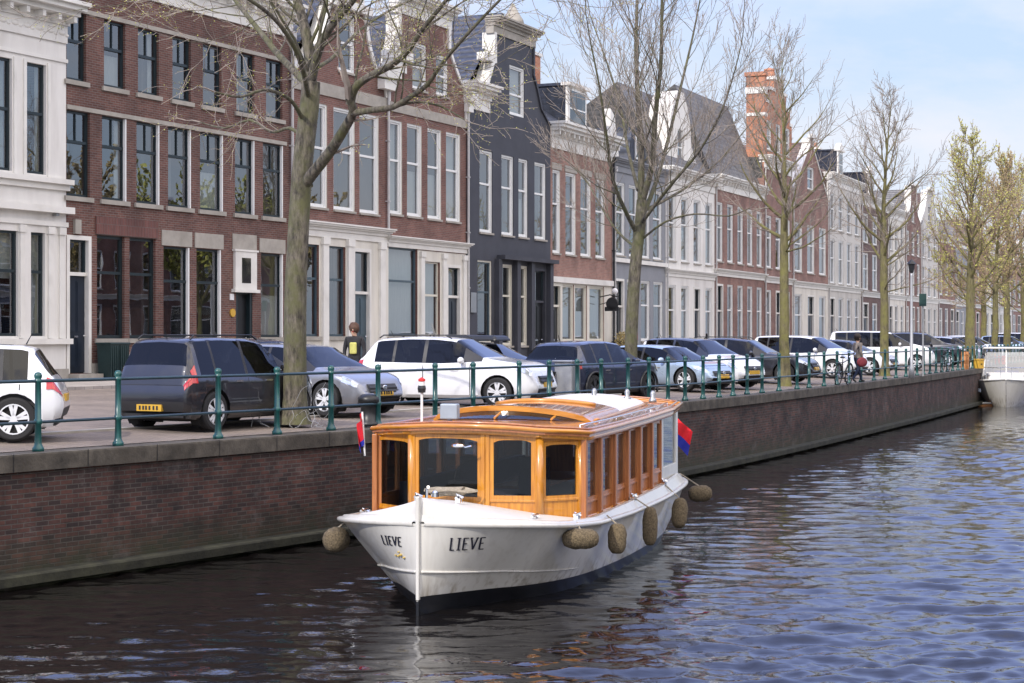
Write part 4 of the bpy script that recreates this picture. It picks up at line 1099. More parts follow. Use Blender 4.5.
def tree(label, x, ybase_Y, h_fork, H, rt, seed, bark='bark', twig='twig', limbs=None, spec=None, lean=0.0, nl=6, spread=.42, bud=None, leader=0, crown=.46, name='elm_tree'):
    sp = dict(SPEC); sp.update(spec or {})
    P = at(x, ybase_Y); gz = ground_z(P)
    root = empty(name, (P.x, P.y, gz), 0, label, 'tree', 'trees along the quay')
    T = Tree(seed); r = T.r
    if limbs is None:
        pts = [Vector((0, 0, -.1)), Vector((0, 0, .15)), Vector((0, 0, .6))]; rad = [rt * 1.5, rt * 1.22, rt * 1.04]
        nz = 5
        for i in range(1, nz + 1):
            z = .6 + (h_fork - .6) * i / nz; pts.append(Vector((lean * z + r.uniform(-.04, .04), r.uniform(-.05, .05), z))); rad.append(rt * lerp(1, .80, i / nz))
        T.tr.tube(pts, rad, 14, cap=False)
        tip = pts[-1]; up_r = rt * .8
        if leader:
            hp = [tip - Vector((0, 0, .05))]; q = tip; dd = Vector((r.uniform(-.04, .04), r.uniform(-.04, .04), 1))
            for i in range(12): q = q + dd.normalized() * ((H - h_fork) / 12); dd = dd + Vector((r.uniform(-.07, .07), r.uniform(-.07, .07), .12)); hp.append(q)
            hr = [lerp(up_r, sp['rmin'] * 1.2, (i / 12) ** .8) for i in range(13)]
            T.br.tube(hp, hr, 9, cap=False)
            nb = leader
            for i in range(nb):
                f = (i + r.random() * .8) / nb; f = f ** 1.15; a = min(int(f * 12), 11); c = hp[a].lerp(hp[a + 1], f * 12 - a)
                ph = i * 2.4 + r.uniform(-.3, .3); an = lerp(.95, .45, f) * r.uniform(.85, 1.15)
                d = Vector((math.cos(ph) * math.sin(an), math.sin(ph) * math.sin(an), math.cos(an)))
                Ls = (H - h_fork) * crown * (1 - .72 * f) * (.55 + .45 * min(1, f * 5)) * r.uniform(.85, 1.15)
                T.grow(c, d, Ls, hr[a] * lerp(.5, .7, f), 1, sp)
            nl = 0
        for i in range(nl):
            ph = 6.283 * i / nl + r.uniform(-.4, .4); tilt = r.uniform(.7, 1.15) * spread
            if i == 0: tilt *= .12
            d = Vector((math.cos(ph) * math.sin(tilt), math.sin(ph) * math.sin(tilt), math.cos(tilt)))
            st = tip - Vector((0, 0, r.uniform(0, .8) if i else 0)); Ls = (H - h_fork) * (1.0 if i == 0 else r.uniform(.62, .85))
            T.grow(st, d, Ls * .68, up_r * (.72 if i == 0 else r.uniform(.36, .52)), 0, sp)
        for i in range(3):    # a few low side boughs
            ph = r.uniform(0, 6.283); d = Vector((math.cos(ph), math.sin(ph), .35)); z = lerp(h_fork * .72, h_fork, r.random())
            T.grow(Vector((lean * z, 0, z)), d, (H - h_fork) * .36, up_r * .25, 1, sp)
    else:
        for L in limbs:
            pts = [at(px, ybase_Y + dy, EYE + (HY - py) * (ybase_Y + dy) / F) - Vector((P.x, P.y, gz)) for px, py, dy in L['p']]
            pts = [Vector(q) for q in catmull([tuple(q) for q in pts], 3)]
            n = len(pts); rad = [lerp(L['r'][0], L['r'][1], i / (n - 1)) for i in range(n)]
            if L.get('trunk'):
                rad[0] *= 1.45; rad[1] *= 1.15
                T.tr.tube(pts, rad, 16, cap=False)
            else: T.br.tube(pts, rad, 9, cap=False)
            nc = L.get('n', 8); lv = L.get('lvl', 1)
            for i in range(nc):
                t = lerp(L.get('st', .25), .99, (i + r.random()) / nc); f = t * (n - 1); a = min(int(f), n - 2); c = pts[a].lerp(pts[a + 1], f - a)
                ax = (pts[a + 1] - pts[a]).normalized(); o = Matrix.Rotation(r.uniform(0, 6.283), 3, ax) @ ax.orthogonal().normalized(); an = r.uniform(.5, 1.0)
                T.grow(c, ax * math.cos(an) + o * math.sin(an) + Vector((0, 0, .1)), L.get('len', 2.2) * r.uniform(.6, 1.2), lerp(rad[a], rad[a + 1], f - a) * .34, lv, sp)
            if not L.get('trunk'): T.grow(pts[-1], (pts[-1] - pts[-2]), L.get('len', 2.2), rad[-1], lv, sp)
    T.tr.build('trunk', M[bark], root, smooth=True)
    T.br.build('limbs', M[bark], root, smooth=True)
    T.tw.build('twigs', M[twig], root)
    if T.bd.f: T.bd.build('buds', M[bud or 'bud'], root)
    return root
Y1 = 30.8
L1 = [dict(trunk=True, r=(.215, .165), p=[(295, 424, 0), (295, 380, 0), (295, 330, 0), (296, 280, 0), (299, 220, 0), (303, 160, 0), (309, 110, 0), (311, 82, 0)], n=0),
      dict(r=(0.123, 0.060), p=[(310, 90, 0), (310, 60, .1), (304, 25, .2), (294, -12, .4), (288, -60, .5)], n=12, len=2.6, st=.1),
      dict(r=(0.090, 0.040), p=[(311, 84, 0), (317, 56, -.3), (330, 28, -.6), (352, 2, -1.0), (372, -30, -1.4)], n=10, len=2.2, st=.15),
      dict(r=(0.074, 0.028), p=[(307, 84, 0), (293, 70, .6), (276, 52, 1.2), (262, 34, 1.7), (246, 14, 2.2), (232, -4, 2.8), (215, -30, 3.2)], n=10, len=1.9, st=.15),
      dict(r=(0.041, 0.016), p=[(304, 122, 0), (294, 104, -.5), (281, 94, -1.0), (262, 90, -1.6), (240, 97, -2.1), (215, 92, -2.6)], n=8, len=1.3, lvl=2, st=.2),
      dict(r=(0.111, 0.068), p=[(303, 186, 0), (314, 172, -.3), (330, 152, -.7), (345, 128, -1.1), (353, 112, -1.4), (349, 98, -1.6)], n=2, len=1.2, lvl=2),
      dict(r=(0.078, 0.024), p=[(350, 104, -1.5), (355, 88, -1.7), (370, 76, -2.0), (390, 66, -2.4), (407, 52, -2.8), (422, 30, -3.2), (440, 8, -3.6), (462, -20, -4.0)], n=13, len=1.9, st=.12),
      dict(r=(0.061, 0.016), p=[(352, 113, -1.4), (372, 110, -1.7), (393, 107, -2.0), (412, 96, -2.4), (428, 84, -2.8), (440, 66, -3.2), (462, 40, -3.8), (490, 10, -4.3), (520, -20, -4.8)], n=12, len=1.6, st=.2),
      dict(r=(0.033, 0.010), p=[(393, 107, -2.0), (415, 102, -2.2), (440, 106, -2.4), (465, 120, -2.8)], n=7, len=.9, lvl=2),
      dict(r=(0.037, 0.012), p=[(306, 140, 0), (290, 128, .5), (272, 132, 1.0), (250, 120, 1.6), (225, 128, 2.2), (200, 122, 2.6)], n=8, len=1.0, lvl=2),
      dict(r=(0.049, 0.016), p=[(309, 100, 0), (300, 60, -1.2), (280, 25, -2.3), (250, 0, -3.4), (215, -15, -4.4), (170, -20, -5.4)], n=10, len=2.0),
      dict(r=(0.041, 0.016), p=[(308, 70, 0), (330, 60, 1.2), (360, 30, 2.4), (400, 5, 3.4), (450, -15, 4.4)], n=10, len=1.8)]
s1 = dict(n=(4, 5, 5, 4, 0), bud=1, bs=.009, rmin=.0042, wob=(.1, .2, .26, .3, .3), up=(.05, .05, .03, .02, 0))
tree('large elm with thick mossy trunk and a forking right limb, nearest tree', 295, Y1, 0, 0, 0, 11, limbs=L1, spec=s1)
Y2 = 43.6
L2 = [dict(trunk=True, r=(.165, .135), p=[(631, 396, 0), (631, 350, 0), (633, 300, 0), (636, 260, 0), (640, 226, 0), (642, 200, 0)], n=0),
      dict(r=(0.096, 0.024), p=[(641, 205, 0), (641, 150, 0), (638, 100, .2), (636, 50, .3), (637, 0, .4), (638, -60, .5)], n=16, len=2.4, st=.1),
      dict(r=(0.088, 0.022), p=[(642, 202, 0), (652, 165, -.3), (655, 120, -.6), (661, 60, -1.0), (662, 0, -1.3), (664, -50, -1.6)], n=15, len=2.3, st=.1),
      dict(r=(0.064, 0.018), p=[(643, 215, 0), (655, 185, .6), (668, 140, 1.3), (680, 90, 2.0), (692, 40, 2.6), (700, 0, 3.0)], n=13, len=2.1, st=.15),
      dict(r=(0.052, 0.016), p=[(640, 225, 0), (655, 205, -.6), (675, 180, -1.3), (700, 150, -2.0), (722, 110, -2.7), (735, 70, -3.2)], n=12, len=1.8, st=.15),
      dict(r=(0.048, 0.014), p=[(642, 212, 0), (665, 200, .8), (690, 185, 1.7), (720, 160, 2.5), (745, 130, 3.2)], n=9, len=1.6, st=.2),
      dict(r=(0.060, 0.016), p=[(636, 232, 0), (625, 210, -.6), (613, 180, -1.3), (607, 140, -2.0), (600, 90, -2.7), (590, 40, -3.2)], n=12, len=2.0, st=.15),
      dict(r=(0.048, 0.014), p=[(638, 190, 0), (628, 150, .8), (620, 105, 1.6), (606, 60, 2.4), (590, 15, 3.0)], n=12, len=1.9, st=.15),
      dict(r=(0.040, 0.013), p=[(634, 246, 0), (618, 232, .7), (600, 205, 1.4), (586, 180, 2.0), (570, 165, 2.5)], n=10, len=1.3, lvl=1, st=.2),
      dict(r=(0.032, 0.010), p=[(641, 240, 0), (665, 222, -.6), (695, 214, -1.2), (728, 216, -1.8), (750, 208, -2.4)], n=8, len=1.3, lvl=2, st=.2)]
s2 = dict(n=(5, 6, 5, 4, 0), rmin=.005, bud=0, up=(.05, .14, .12, .08, 0), ang=((.4, .8), (.4, .75), (.4, .8), (.4, .9)))
tree('elm with a straight trunk dividing into upright limbs before the grey house', 631, Y2, 0, 0, 0, 23, limbs=L2, spec=s2)
UPR = dict(seg=(7, 7, 5, 4, 3), up=(.035, .07, .06, .05, 0), ang=((.5, .95), (.45, .85), (.45, .85), (.45, .9)), len=(.55, .48, .5, .48))
s3 = dict(n=(9, 7, 6, 4, 0), rmin=.0056, bud=0, **UPR)
tree('elm with a yellow green trunk beside the white van', 785, 55.5, 4.5, 10.6, .165, 31, bark='bark_green', twig='twig', spec=s3, nl=7, spread=.62, leader=26, crown=.50)
s4 = dict(n=(9, 8, 6, 4, 0), rmin=.0068, bud=0, **UPR)
tree('elm with yellow green trunk in front of the parked minivan', 884.5, 69.5, 4.4, 10.8, .18, 47, bark='bark_green', twig='twig', spec=s4, nl=7, spread=.62, leader=26, crown=.50)
s5 = dict(n=(9, 9, 6, 4, 0), rmin=.009, bud=1, bs=.036, **UPR)
tree('elm in fresh yellow green buds where the moored white boat begins', 970, 90, 4.0, 11.2, .27, 53, bark='bark_green', twig='twig_red', spec=s5, nl=7, spread=.66, leader=26, crown=.52)
s6 = dict(n=(8, 7, 6, 4, 0), rmin=.010, bud=1, bs=.04, **UPR)
tree('slim elm just right of the budding tree, thinnest of the far trees', 995, 103, 4.2, 11.4, .20, 59, bark='bark_green', twig='twig_red', spec=s6, nl=6, spread=.62, bud='bud_brown', leader=22, crown=.5)
tree('elm with green buds above the moored white boat', 1007, 113, 4.2, 12.2, .24, 61, bark='bark_green', twig='twig_red', spec=s6, nl=6, spread=.62, leader=26, crown=.50)
tree('elm with reddish twigs at the right edge', 1024, 124, 4.0, 12.6, .25, 67, bark='bark_green', twig='twig_red', spec=s6, nl=6, spread=.62, bud='bud_brown', leader=22, crown=.5)
tree('far elm with bare reddish crown between the fifth and sixth trees', 984, 138, 4.0, 13.4, .25, 71, bark='bark_green', twig='twig_red', spec=s6, nl=6, spread=.62, bud='bud_brown', leader=22, crown=.5)
# trees on the opposite bank, mirrored in the window panes
TP_ = [p for p in offset_poly(QP, 40.0) if p.y > -22]
TP_ = [TP_[0]] + [TP_[k] for k in range(1, len(TP_)) if TP_[k].y > max(q.y for q in TP_[:k]) and TP_[k].y < 118]
LT_ = sum((TP_[k + 1] - TP_[k]).length for k in range(len(TP_) - 1))
for k, lb in enumerate(('first', 'second', 'third', 'fourth', 'fifth', 'sixth', 'seventh', 'eighth')):
    p, _ = arc_at(TP_, LT_ * (k + .5) / 8)
    sp = dict(SPEC); sp.update(dict(n=(7, 8, 7, 5, 0), max=2, rmin=.035, bud=3, bs=.17))
    root = empty('elm_tree', (p.x, p.y, .1), 0, 'budding tree on the opposite bank, %s counted from the bridge' % lb, 'tree', 'trees on the opposite bank'); T = Tree(90 + k)
    T.tr.tube([(0, 0, -.2), (0, 0, 2), (0, 0, 4.2)], (.3, .24, .2), 8)
    for i in range(7):
        ph = i * .9; ti = .6; T.grow(Vector((0, 0, 3.6)), Vector((math.cos(ph) * math.sin(ti), math.sin(ph) * math.sin(ti), math.cos(ti))), 8.0, .14, 0, sp)
    T.tr.build('trunk', M['bark_green'], root); T.br.build('limbs', M['bark_green'], root); T.tw.build('twigs', M['twig'], root); T.bd.build('buds', M['bud_brown' if k % 2 else 'bud'], root)

# ================================================================== cars
def paint(name, col, metal=0.0, rough=.32, coat=1.0):
    m, nt, b = new_mat(name); L = nt.links
    tc = nt.nodes.new('ShaderNodeTexCoord'); n = nt.nodes.new('ShaderNodeTexNoise'); n.inputs['Scale'].default_value = 2.5; n.inputs['Detail'].default_value = 8; L.new(tc.outputs['Object'], n.inputs[0])
    mr = nt.nodes.new('ShaderNodeMapRange'); mr.inputs[1].default_value = .35; mr.inputs[2].default_value = .75; mr.inputs[3].default_value = rough * .8; mr.inputs[4].default_value = min(1, rough * 1.5); L.new(n.outputs['Fac'], mr.inputs[0]); L.new(mr.outputs[0], b.inputs['Roughness'])
    # road dust towards the sills
    sp = nt.nodes.new('ShaderNodeSeparateXYZ'); L.new(tc.outputs['Object'], sp.inputs[0])
    m2 = nt.nodes.new('ShaderNodeMapRange'); m2.inputs[1].default_value = .55; m2.inputs[2].default_value = .15; m2.inputs[4].default_value = .35; L.new(sp.outputs['Z'], m2.inputs[0])
    mu = nt.nodes.new('ShaderNodeMath'); mu.operation = 'MULTIPLY'; L.new(m2.outputs[0], mu.inputs[0]); L.new(n.outputs['Fac'], mu.inputs[1])
    mx = nt.nodes.new('ShaderNodeMixRGB'); L.new(mu.outputs[0], mx.inputs[0]); mx.inputs[1].default_value = (*col, 1); mx.inputs[2].default_value = (.16, .14, .12, 1); L.new(mx.outputs[0], b.inputs['Base Color'])
    b.inputs['Metallic'].default_value = metal; b.inputs['Coat Weight'].default_value = coat; b.inputs['Coat Roughness'].default_value = .03
    return m
M['p_white'] = paint('paint_white', (.72, .73, .75)); M['p_silver'] = paint('paint_silver', (.50, .52, .56), .6); M['p_grey'] = paint('paint_grey', (.24, .25, .28), .5)
M['p_dark'] = paint('paint_dark_grey', (.016, .017, .024), .3); M['p_black'] = paint('paint_black', (.012, .012, .015)); M['p_blue'] = paint('paint_night_blue', (.012, .018, .045), .2); M['p_ice'] = paint('paint_ice_blue', (.38, .48, .60), .5)
M['rubber'] = mat('tyre_rubber', (.018, .018, .019), .85, var=.2); M['car_trim'] = mat('car_trim', (.02, .02, .022), .5, var=.2); M['rim'] = mat('alloy_rim', (.72, .73, .75), .3, metal=.2, var=.05)
M['rim_dark'] = mat('alloy_rim_dark', (.12, .12, .13), .3, metal=.8, var=.05)
M['tail'] = mat('tail_light', (.45, .012, .015), .12, var=.2, coat=1); M['head'] = mat('head_light', (.62, .66, .72), .08, metal=.6, var=.3, scale=9, coat=1); M['under'] = mat('underbody', (.008, .008, .008), .9, var=.1)
M['cabin'] = mat('car_interior', (.05, .048, .048), .8, var=.5, scale=3)
PROF = {
 'hatch': dict(zt=[(0, .52), (.012, .60), (.03, .66), (.055, .74), (.11, .955), (.16, .985), (.3, 1), (.45, .99), (.56, .955), (.74, .665), (.80, .635), (.90, .575), (.955, .51), (.985, .44), (1, .36)],
               zs=[(0, .50), (.03, .62), (.5, .60), (.74, .62), (1, .62)], wp=[(0, .80), (.02, .9), (.07, .965), (.2, 1), (.75, 1), (.88, .95), (.95, .86), (.985, .74), (1, .62)], ws=(.565, .735), rw=(.035, .105), sw=(.13, .62), ax=(.185, .815), pil=.40),
 'suv': dict(zt=[(0, .50), (.01, .60), (.03, .68), (.05, .72), (.10, .94), (.14, .975), (.3, 1), (.45, .995), (.56, .965), (.73, .70), (.78, .675), (.90, .63), (.95, .585), (.982, .50), (1, .38)],
             zs=[(0, .50), (.03, .64), (.5, .62), (.73, .65), (1, .66)], wp=[(0, .82), (.02, .92), (.06, .97), (.2, 1), (.78, 1), (.90, .96), (.955, .88), (.985, .78), (1, .68)], ws=(.565, .725), rw=(.035, .095), sw=(.12, .62), ax=(.19, .81), pil=.40),
 'mpv': dict(zt=[(0, .50), (.01, .62), (.02, .68), (.035, .76), (.06, .96), (.10, .99), (.3, 1), (.5, .99), (.60, .955), (.78, .68), (.84, .64), (.93, .57), (.97, .50), (.99, .42), (1, .34)],
             zs=[(0, .50), (.03, .60), (.5, .58), (.78, .60), (1, .6)], wp=[(0, .86), (.015, .93), (.05, .98), (.2, 1), (.8, 1), (.91, .95), (.965, .86), (.99, .76), (1, .66)], ws=(.605, .77), rw=(.025, .058), sw=(.09, .68), ax=(.18, .83), pil=.42),
 'estate': dict(zt=[(0, .50), (.01, .60), (.03, .68), (.05, .74), (.10, .93), (.15, .965), (.3, 1), (.42, .99), (.53, .95), (.69, .67), (.75, .645), (.89, .585), (.95, .52), (.984, .44), (1, .34)],
                zs=[(0, .50), (.03, .62), (.5, .60), (.69, .62), (1, .62)], wp=[(0, .80), (.02, .9), (.07, .965), (.2, 1), (.77, 1), (.89, .95), (.955, .86), (.986, .74), (1, .62)], ws=(.535, .685), rw=(.035, .095), sw=(.12, .585), ax=(.2, .82), pil=.38),
}
NP = 13
def side_dist(P):      # signed distance from the quay edge, positive on the street side
    best = 1e9; sg = 1
    for i in range(len(QP) - 1):
        a = QP[i]; ab = QP[i + 1] - a; t = max(0, min(1, (P - a).dot(ab) / ab.length_squared)); dv = P - a - ab * t
        if dv.length < best: best = dv.length; sg = 1 if ab.x * dv.y - ab.y * dv.x > 0 else -1
    return best * sg
def make_car(label, cx, Y, psi, L, W, H, body, kind='hatch', roof=None, rim='rim', tyre=.33, cat='car', clad=False, plate='yellow', roofbars=False, name='parked_car', glassm='car_glass', detail=True):
    pr = PROF[kind]
    while True:      # keep every corner clear of the railing
        P = at(cx, Y); c_, s_ = math.cos(R(psi)), math.sin(R(psi))
        cs = [Vector((P.x + c_ * a * L / 2 - s_ * b * W / 2, P.y + s_ * a * L / 2 + c_ * b * W / 2)) for a in (-1, 1) for b in (-1, 1)]
        if min(side_dist(c) for c in cs) > .75: break
        Y += .3
    gz = ground_z(P)
    root = empty(name, (P.x, P.y, gz), R(psi), label, cat, 'cars parked along the quay')
    us = set([0, .006, .012, .02, .03, .04, .055, .07, .09, .11, .955, .97, .98, .985, .993, 1])
    us |= set([round(i / 44, 5) for i in range(45)]); 
    for v in (pr['ws'] + pr['rw'] + pr['sw'] + (pr['pil'] - .008, pr['pil'] + .012, pr['sw'][0] + .10, pr['sw'][0] + .115, pr['pil'] - .002, pr['pil'] + .003, .66, .664, .16, .164)): us.add(round(v, 5))
    us = sorted(us); us2 = [us[0]]
    for u in us[1:]:
        if u - us2[-1] > .0018: us2.append(u)
    us = us2
    def smi(tab, u):
        return interp(tab, u)
    ra = tyre + .055
    def sect(u, off=0.0):
        zt = smi(pr['zt'], u) * H; zs = min(smi(pr['zs'], u) * H, zt - .015); w = smi(pr['wp'], u) * W / 2
        zb = .20 + (.09 if u < .03 or u > .97 else 0) + max(0, (.06 - u)) * .8 + max(0, u - .95) * .6
        gh = max(0.0, min(1.0, (zt - zs) / (.28 * H))); wr = lerp(w * .90, W / 2 * .70, gh)
        zr = zt - .055 * gh
        pts = [(w * .90, zb), (w * .975, zb + .07), (w * 1.0, lerp(zb, zs, .38)), (w * .992, lerp(zb, zs, .60)), (w * .998, lerp(zb, zs, .82)), (w * .975, lerp(zb, zs, .95)), (w * .945, zs)]
        w6 = w * .945
        pts += [(lerp(w6 - .015, wr, .33) + .012 * gh, lerp(zs + .012 * gh, zr, .33)), (lerp(w6 - .015, wr, .68) + .014 * gh, lerp(zs, zr, .68)), (wr, zr), (wr * .90, lerp(zr, zt, .72)), (wr * .55, zt), (0, zt + .012 * gh)]
        x = (u - .5) * L
        return [Vector((x + (-.05 * math.sin(math.pi * min(1, max(0, (z - zb) / max(.01, (zs - zb))))) if u < .02 else (.05 * math.sin(math.pi * min(1, max(0, (z - zb) / max(.01, (zs - zb))))) if u > .985 else 0)), y, z)) for y, z in pts]
    S = [sect(u) for u in us]
    ax_ = [((a - .5) * L) for a in pr['ax']]; zc = tyre
    NC = 22
    def clip_out(poly, a):      # polygon minus the wheel-arch circle (a convex NC-gon)
        out = []; rem = poly
        for k in range(NC):
            an = 2 * math.pi * (k + .5) / NC; nx, nz = math.cos(an), math.sin(an); dd = ra * math.cos(math.pi / NC)
            sd_ = [(p.x - a) * nx + (p.z - zc) * nz - dd for p in rem]
            def part(sg):
                r_ = []
                for q in range(len(rem)):
                    p0, p1 = rem[q], rem[(q + 1) % len(rem)]; d0, d1 = sd_[q] * sg, sd_[(q + 1) % len(rem)] * sg
                    if d0 >= 0: r_.append(p0)
                    if d0 * d1 < 0: r_.append(p0.lerp(p1, d0 / (d0 - d1)))
                return r_
            o_ = part(1)
            if len(o_) >= 3: out.append(o_)
            rem = part(-1)
            if len(rem) < 3: return out
        return out
    def inside(c): return any((c.x - a) ** 2 + (c.z - zc) ** 2 < ra * ra * .985 for a in ax_)
    body_mb = MB(); n = len(us); extra_v = []; extra_f = []
    cl = lambda u, lst: lst[0] <= u <= lst[1]
    patches = {}
    def cellcol(i, j):
        um = (us[i] + us[i + 1]) / 2
        if 6 <= j <= 8 and cl(um, pr['sw']) and not cl(um, (pr['pil'] - .008, pr['pil'] + .012)) and not cl(um, (pr['sw'][0] + .10, pr['sw'][0] + .115)): return 'side_window'
        if 6 <= j <= 8 and cl(um, (pr['sw'][0], pr['ws'][1])): return 'pillar'
        if j >= 9 and cl(um, pr['ws']): return 'windscreen'
        if j >= 9 and cl(um, pr['rw']): return 'rear_window'
        if clad and j == 0: return 'trim'
        if detail and j in (1, 2, 3, 4) and any(cl(um, (q, q + .006)) for q in (pr['pil'] - .003, .659, .1595)) and um > .15: return 'seam'
        return 'body'
    def quadp(sd, i, j, off):
        q = [S[i][j], S[i + 1][j], S[i + 1][j + 1], S[i][j + 1]]
        nrm = (q[1] - q[0]).cross(q[3] - q[0])
        if nrm.length < 1e-9: nrm = Vector((0, 1, 0))
        nrm.normalize()
        if nrm.y < 0 and j < 9 or nrm.z < -0.2: nrm = -nrm if (nrm.y < 0 and j < 9) else nrm
        q = [p + nrm * off for p in q]
        q = [Vector((p.x, p.y * sd, p.z)) for p in q]
        return q if sd > 0 else q[::-1]
    for sd in (1, -1):
        base = len(body_mb.v)
        for s_ in S: body_mb.v += [(p.x, p.y * sd, p.z) for p in s_]
        for i in range(n - 1):
            for j in range(NP - 1):
                q = [S[i][j], S[i + 1][j], S[i + 1][j + 1], S[i][j + 1]]; c = (q[0] + q[1] + q[2] + q[3]) / 4
                k = cellcol(i, j)
                if j < 6:
                    near = [a for a in ax_ if any((p.x - a) ** 2 + (p.z - zc) ** 2 < (ra + .001) ** 2 for p in q) or (c.x - a) ** 2 + (c.z - zc) ** 2 < (ra + .06) ** 2]
                    if near:
                        for pl in clip_out(q, near[0]):
                            pts = [(p.x, p.y * sd, p.z) for p in pl]
                            nb_ = len(extra_v); extra_v.extend(pts); idx_ = tuple(range(nb_, nb_ + len(pts)))
                            extra_f.append((idx_ if sd < 0 else idx_[::-1], 1 if k == 'trim' else 0))
                        continue
                f = (base + i * NP + j, base + (i + 1) * NP + j, base + (i + 1) * NP + j + 1, base + i * NP + j + 1)
                if k in ('side_window', 'windscreen', 'rear_window'):
                    patches.setdefault((k, sd if k == 'side_window' else 0, 0 if us[i] < pr['pil'] else 1), []).append(f if sd < 0 else f[::-1]); continue
                body_mb.f.append(f if sd < 0 else f[::-1]); body_mb.m.append({'body': 2 if (roof and j >= 9 and pr['rw'][1] <= us[i] <= pr['ws'][0]) or (roof and k == 'pillar') else 0, 'trim': 1, 'pillar': 1 if not roof else 2, 'seam': 1}[k])
    V = list(body_mb.v); half = n * NP
    for i_ in (0, n - 1):
        for j in range(NP - 2):
            a = i_ * NP + j; f = (a, a + 1, a + 1 + half, a + half); body_mb.f.append(f if i_ == 0 else f[::-1]); body_mb.m.append(0 if j > 1 else 1)
    for i in range(n - 1):   # floor
        c = (S[i][0] + S[i + 1][0]) / 2
        if inside(c): continue
        a = i * NP; body_mb.f.append((a, a + NP, a + NP + half, a + half)); body_mb.m.append(1)
    nb_ = len(body_mb.v); body_mb.v += extra_v
    for f, m_ in extra_f: body_mb.f.append(tuple(nb_ + q for q in f)); body_mb.m.append(m_)
    bo = body_mb.build('body', [M[body], M['car_trim'], M[roof] if roof else M[body]], root, smooth=False, weld=True)
    smooth_by_angle(bo, 38)
    for (k, sd, h_), fs in patches.items():
        mb = MB(); mp = {}
        for f in fs:
            g = []
            for v in f:
                if v not in mp: mp[v] = len(mb.v); mb.v.append(V[v])
                g.append(mp[v])
            mb.f.append(tuple(g)); mb.m.append(0)
        mb.build(k, M[glassm], root, smooth=True, weld=(k != 'side_window'))
    # cabin inside: seats and dash
    ib = MB(); x0 = (pr['sw'][0] - .5) * L; x1 = (pr['ws'][1] - .5) * L; zs_ = .60 * H
    ib.box(x0 - .2, x1 + .25, -W / 2 * .86, W / 2 * .86, .25, zs_ - .12)
    for fx in (.30, .50):
        for sy in (-.38, .38):
            xx = (fx - .5) * L; ib.box(xx - .08, xx + .1, sy - .24, sy + .24, zs_ - .15, zs_ + .18); ib.box(xx - .05, xx + .05, sy - .12, sy + .12, zs_ + .18, zs_ + .36)
    ib.build('seats', M['cabin'], root)
    ub = MB(); ub.box(-L / 2 + .25, L / 2 - .25, -W / 2 + .26, W / 2 - .26, .17, .55)
    for a in ax_: ub.box(a - ra - .02, a + ra + .02, -W / 2 + .245, W / 2 - .245, .3, min(.62 * H * .9, ra * 2))
    for a in ax_:
        for sd in (1, -1):
            rows = [[(a + math.cos(t) * (ra + .004), sd * y_, zc + math.sin(t) * (ra + .004)) for y_ in (W / 2 * .93, W / 2 - .27)] for t in [math.pi * (-.2 + 1.4 * k / 18) for k in range(19)]]; ub.grid(rows)
    ub.build('underbody', M['under'], root)
    # wheels
    for a in ax_:
        for sd in (1, -1):
            y = sd * (W / 2 - .11); wb = MB(); r = tyre; w = .105
            wb.lathe([(r * .69, -w), (r * .90, -w), (r * .985, -w * .75), (r, -w * .3), (r, w * .3), (r * .985, w * .75), (r * .90, w), (r * .69, w)], 28, (a, y, r), 'y', cap=False)
            t_ = wb.build('wheel', M['rubber'], root, smooth=False); smooth_by_angle(t_, 40)
            rb = MB(); yo = y + sd * (w - .012)
            rb.lathe([(r * .70, -.012), (r * .70, .012), (r * .635, .012), (r * .635, -.012)], 24, (a, yo, r), 'y', cap=False)
            rb.lathe([(.0, -.01), (.055, -.01), (.055, .008), (0, .008)], 12, (a, yo, r), 'y')
            for k in range(5):
                an = k * 1.2566 + .3
                for dl in (-.2, .2):
                    p0 = Vector((math.cos(an) * .03, 0, math.sin(an) * .03)); p1 = Vector((math.cos(an + dl) * r * .66, 0, math.sin(an + dl) * r * .66)); t = Vector((-math.sin(an), 0, math.cos(an))) * .024
                    C0 = Vector((a, yo, r)); e = Vector((0, sd * .004, 0))
                    rb.quad([C0 + p0 - t + e, C0 + p1 - t * 1.2 + e, C0 + p1 + t * 1.2 + e, C0 + p0 + t + e])
            rb.build('rim', M[rim], t_)
            db = MB(); db.lathe([(0, -.002), (r * .63, -.002), (r * .63, .002), (0, .002)], 20, (a, yo - sd * .03, r), 'y'); db.build('brake_disc', M['under'], t_)
    # arch lips
    if clad:
        for a in ax_:
            for sd in (1, -1):
                pts = [(a + math.cos(t) * (ra + .012), sd * (W / 2 + .004), zc + math.sin(t) * (ra + .012)) for t in [math.pi * (-.12 + 1.24 * k / 20) for k in range(21)]]
                mb = MB(); mb.tube(pts, .028, 6); mb.build('arch_trim', M['car_trim'], root, smooth=True)
    # lamps laid over the shell
    def patch(name, u0, u1, j0, j1, m, off=.008, sds=(1, -1)):
        for sd in sds:
            mb = MB()
            for i in range(n - 1):
                um = (us[i] + us[i + 1]) / 2
                if u0 <= um <= u1:
                    for j in range(j0, j1): mb.quad(quadp(sd, i, j, off))
            if mb.f: mb.build(name, M[m], root, smooth=True)
    patch('headlight', .905, .982, 4, 7, 'head', .01)
    patch('tail_light', .0, .055, 4, 6 if kind != 'suv' else 6, 'tail', .01)
    if kind in ('hatch', 'mpv', 'suv', 'estate'): patch('tail_light', .028, .06, 6, 7, 'tail', .012)
    # grille, bumper slots, plates
    hx = L / 2; zt1 = pr['zt'][-1][1] * H
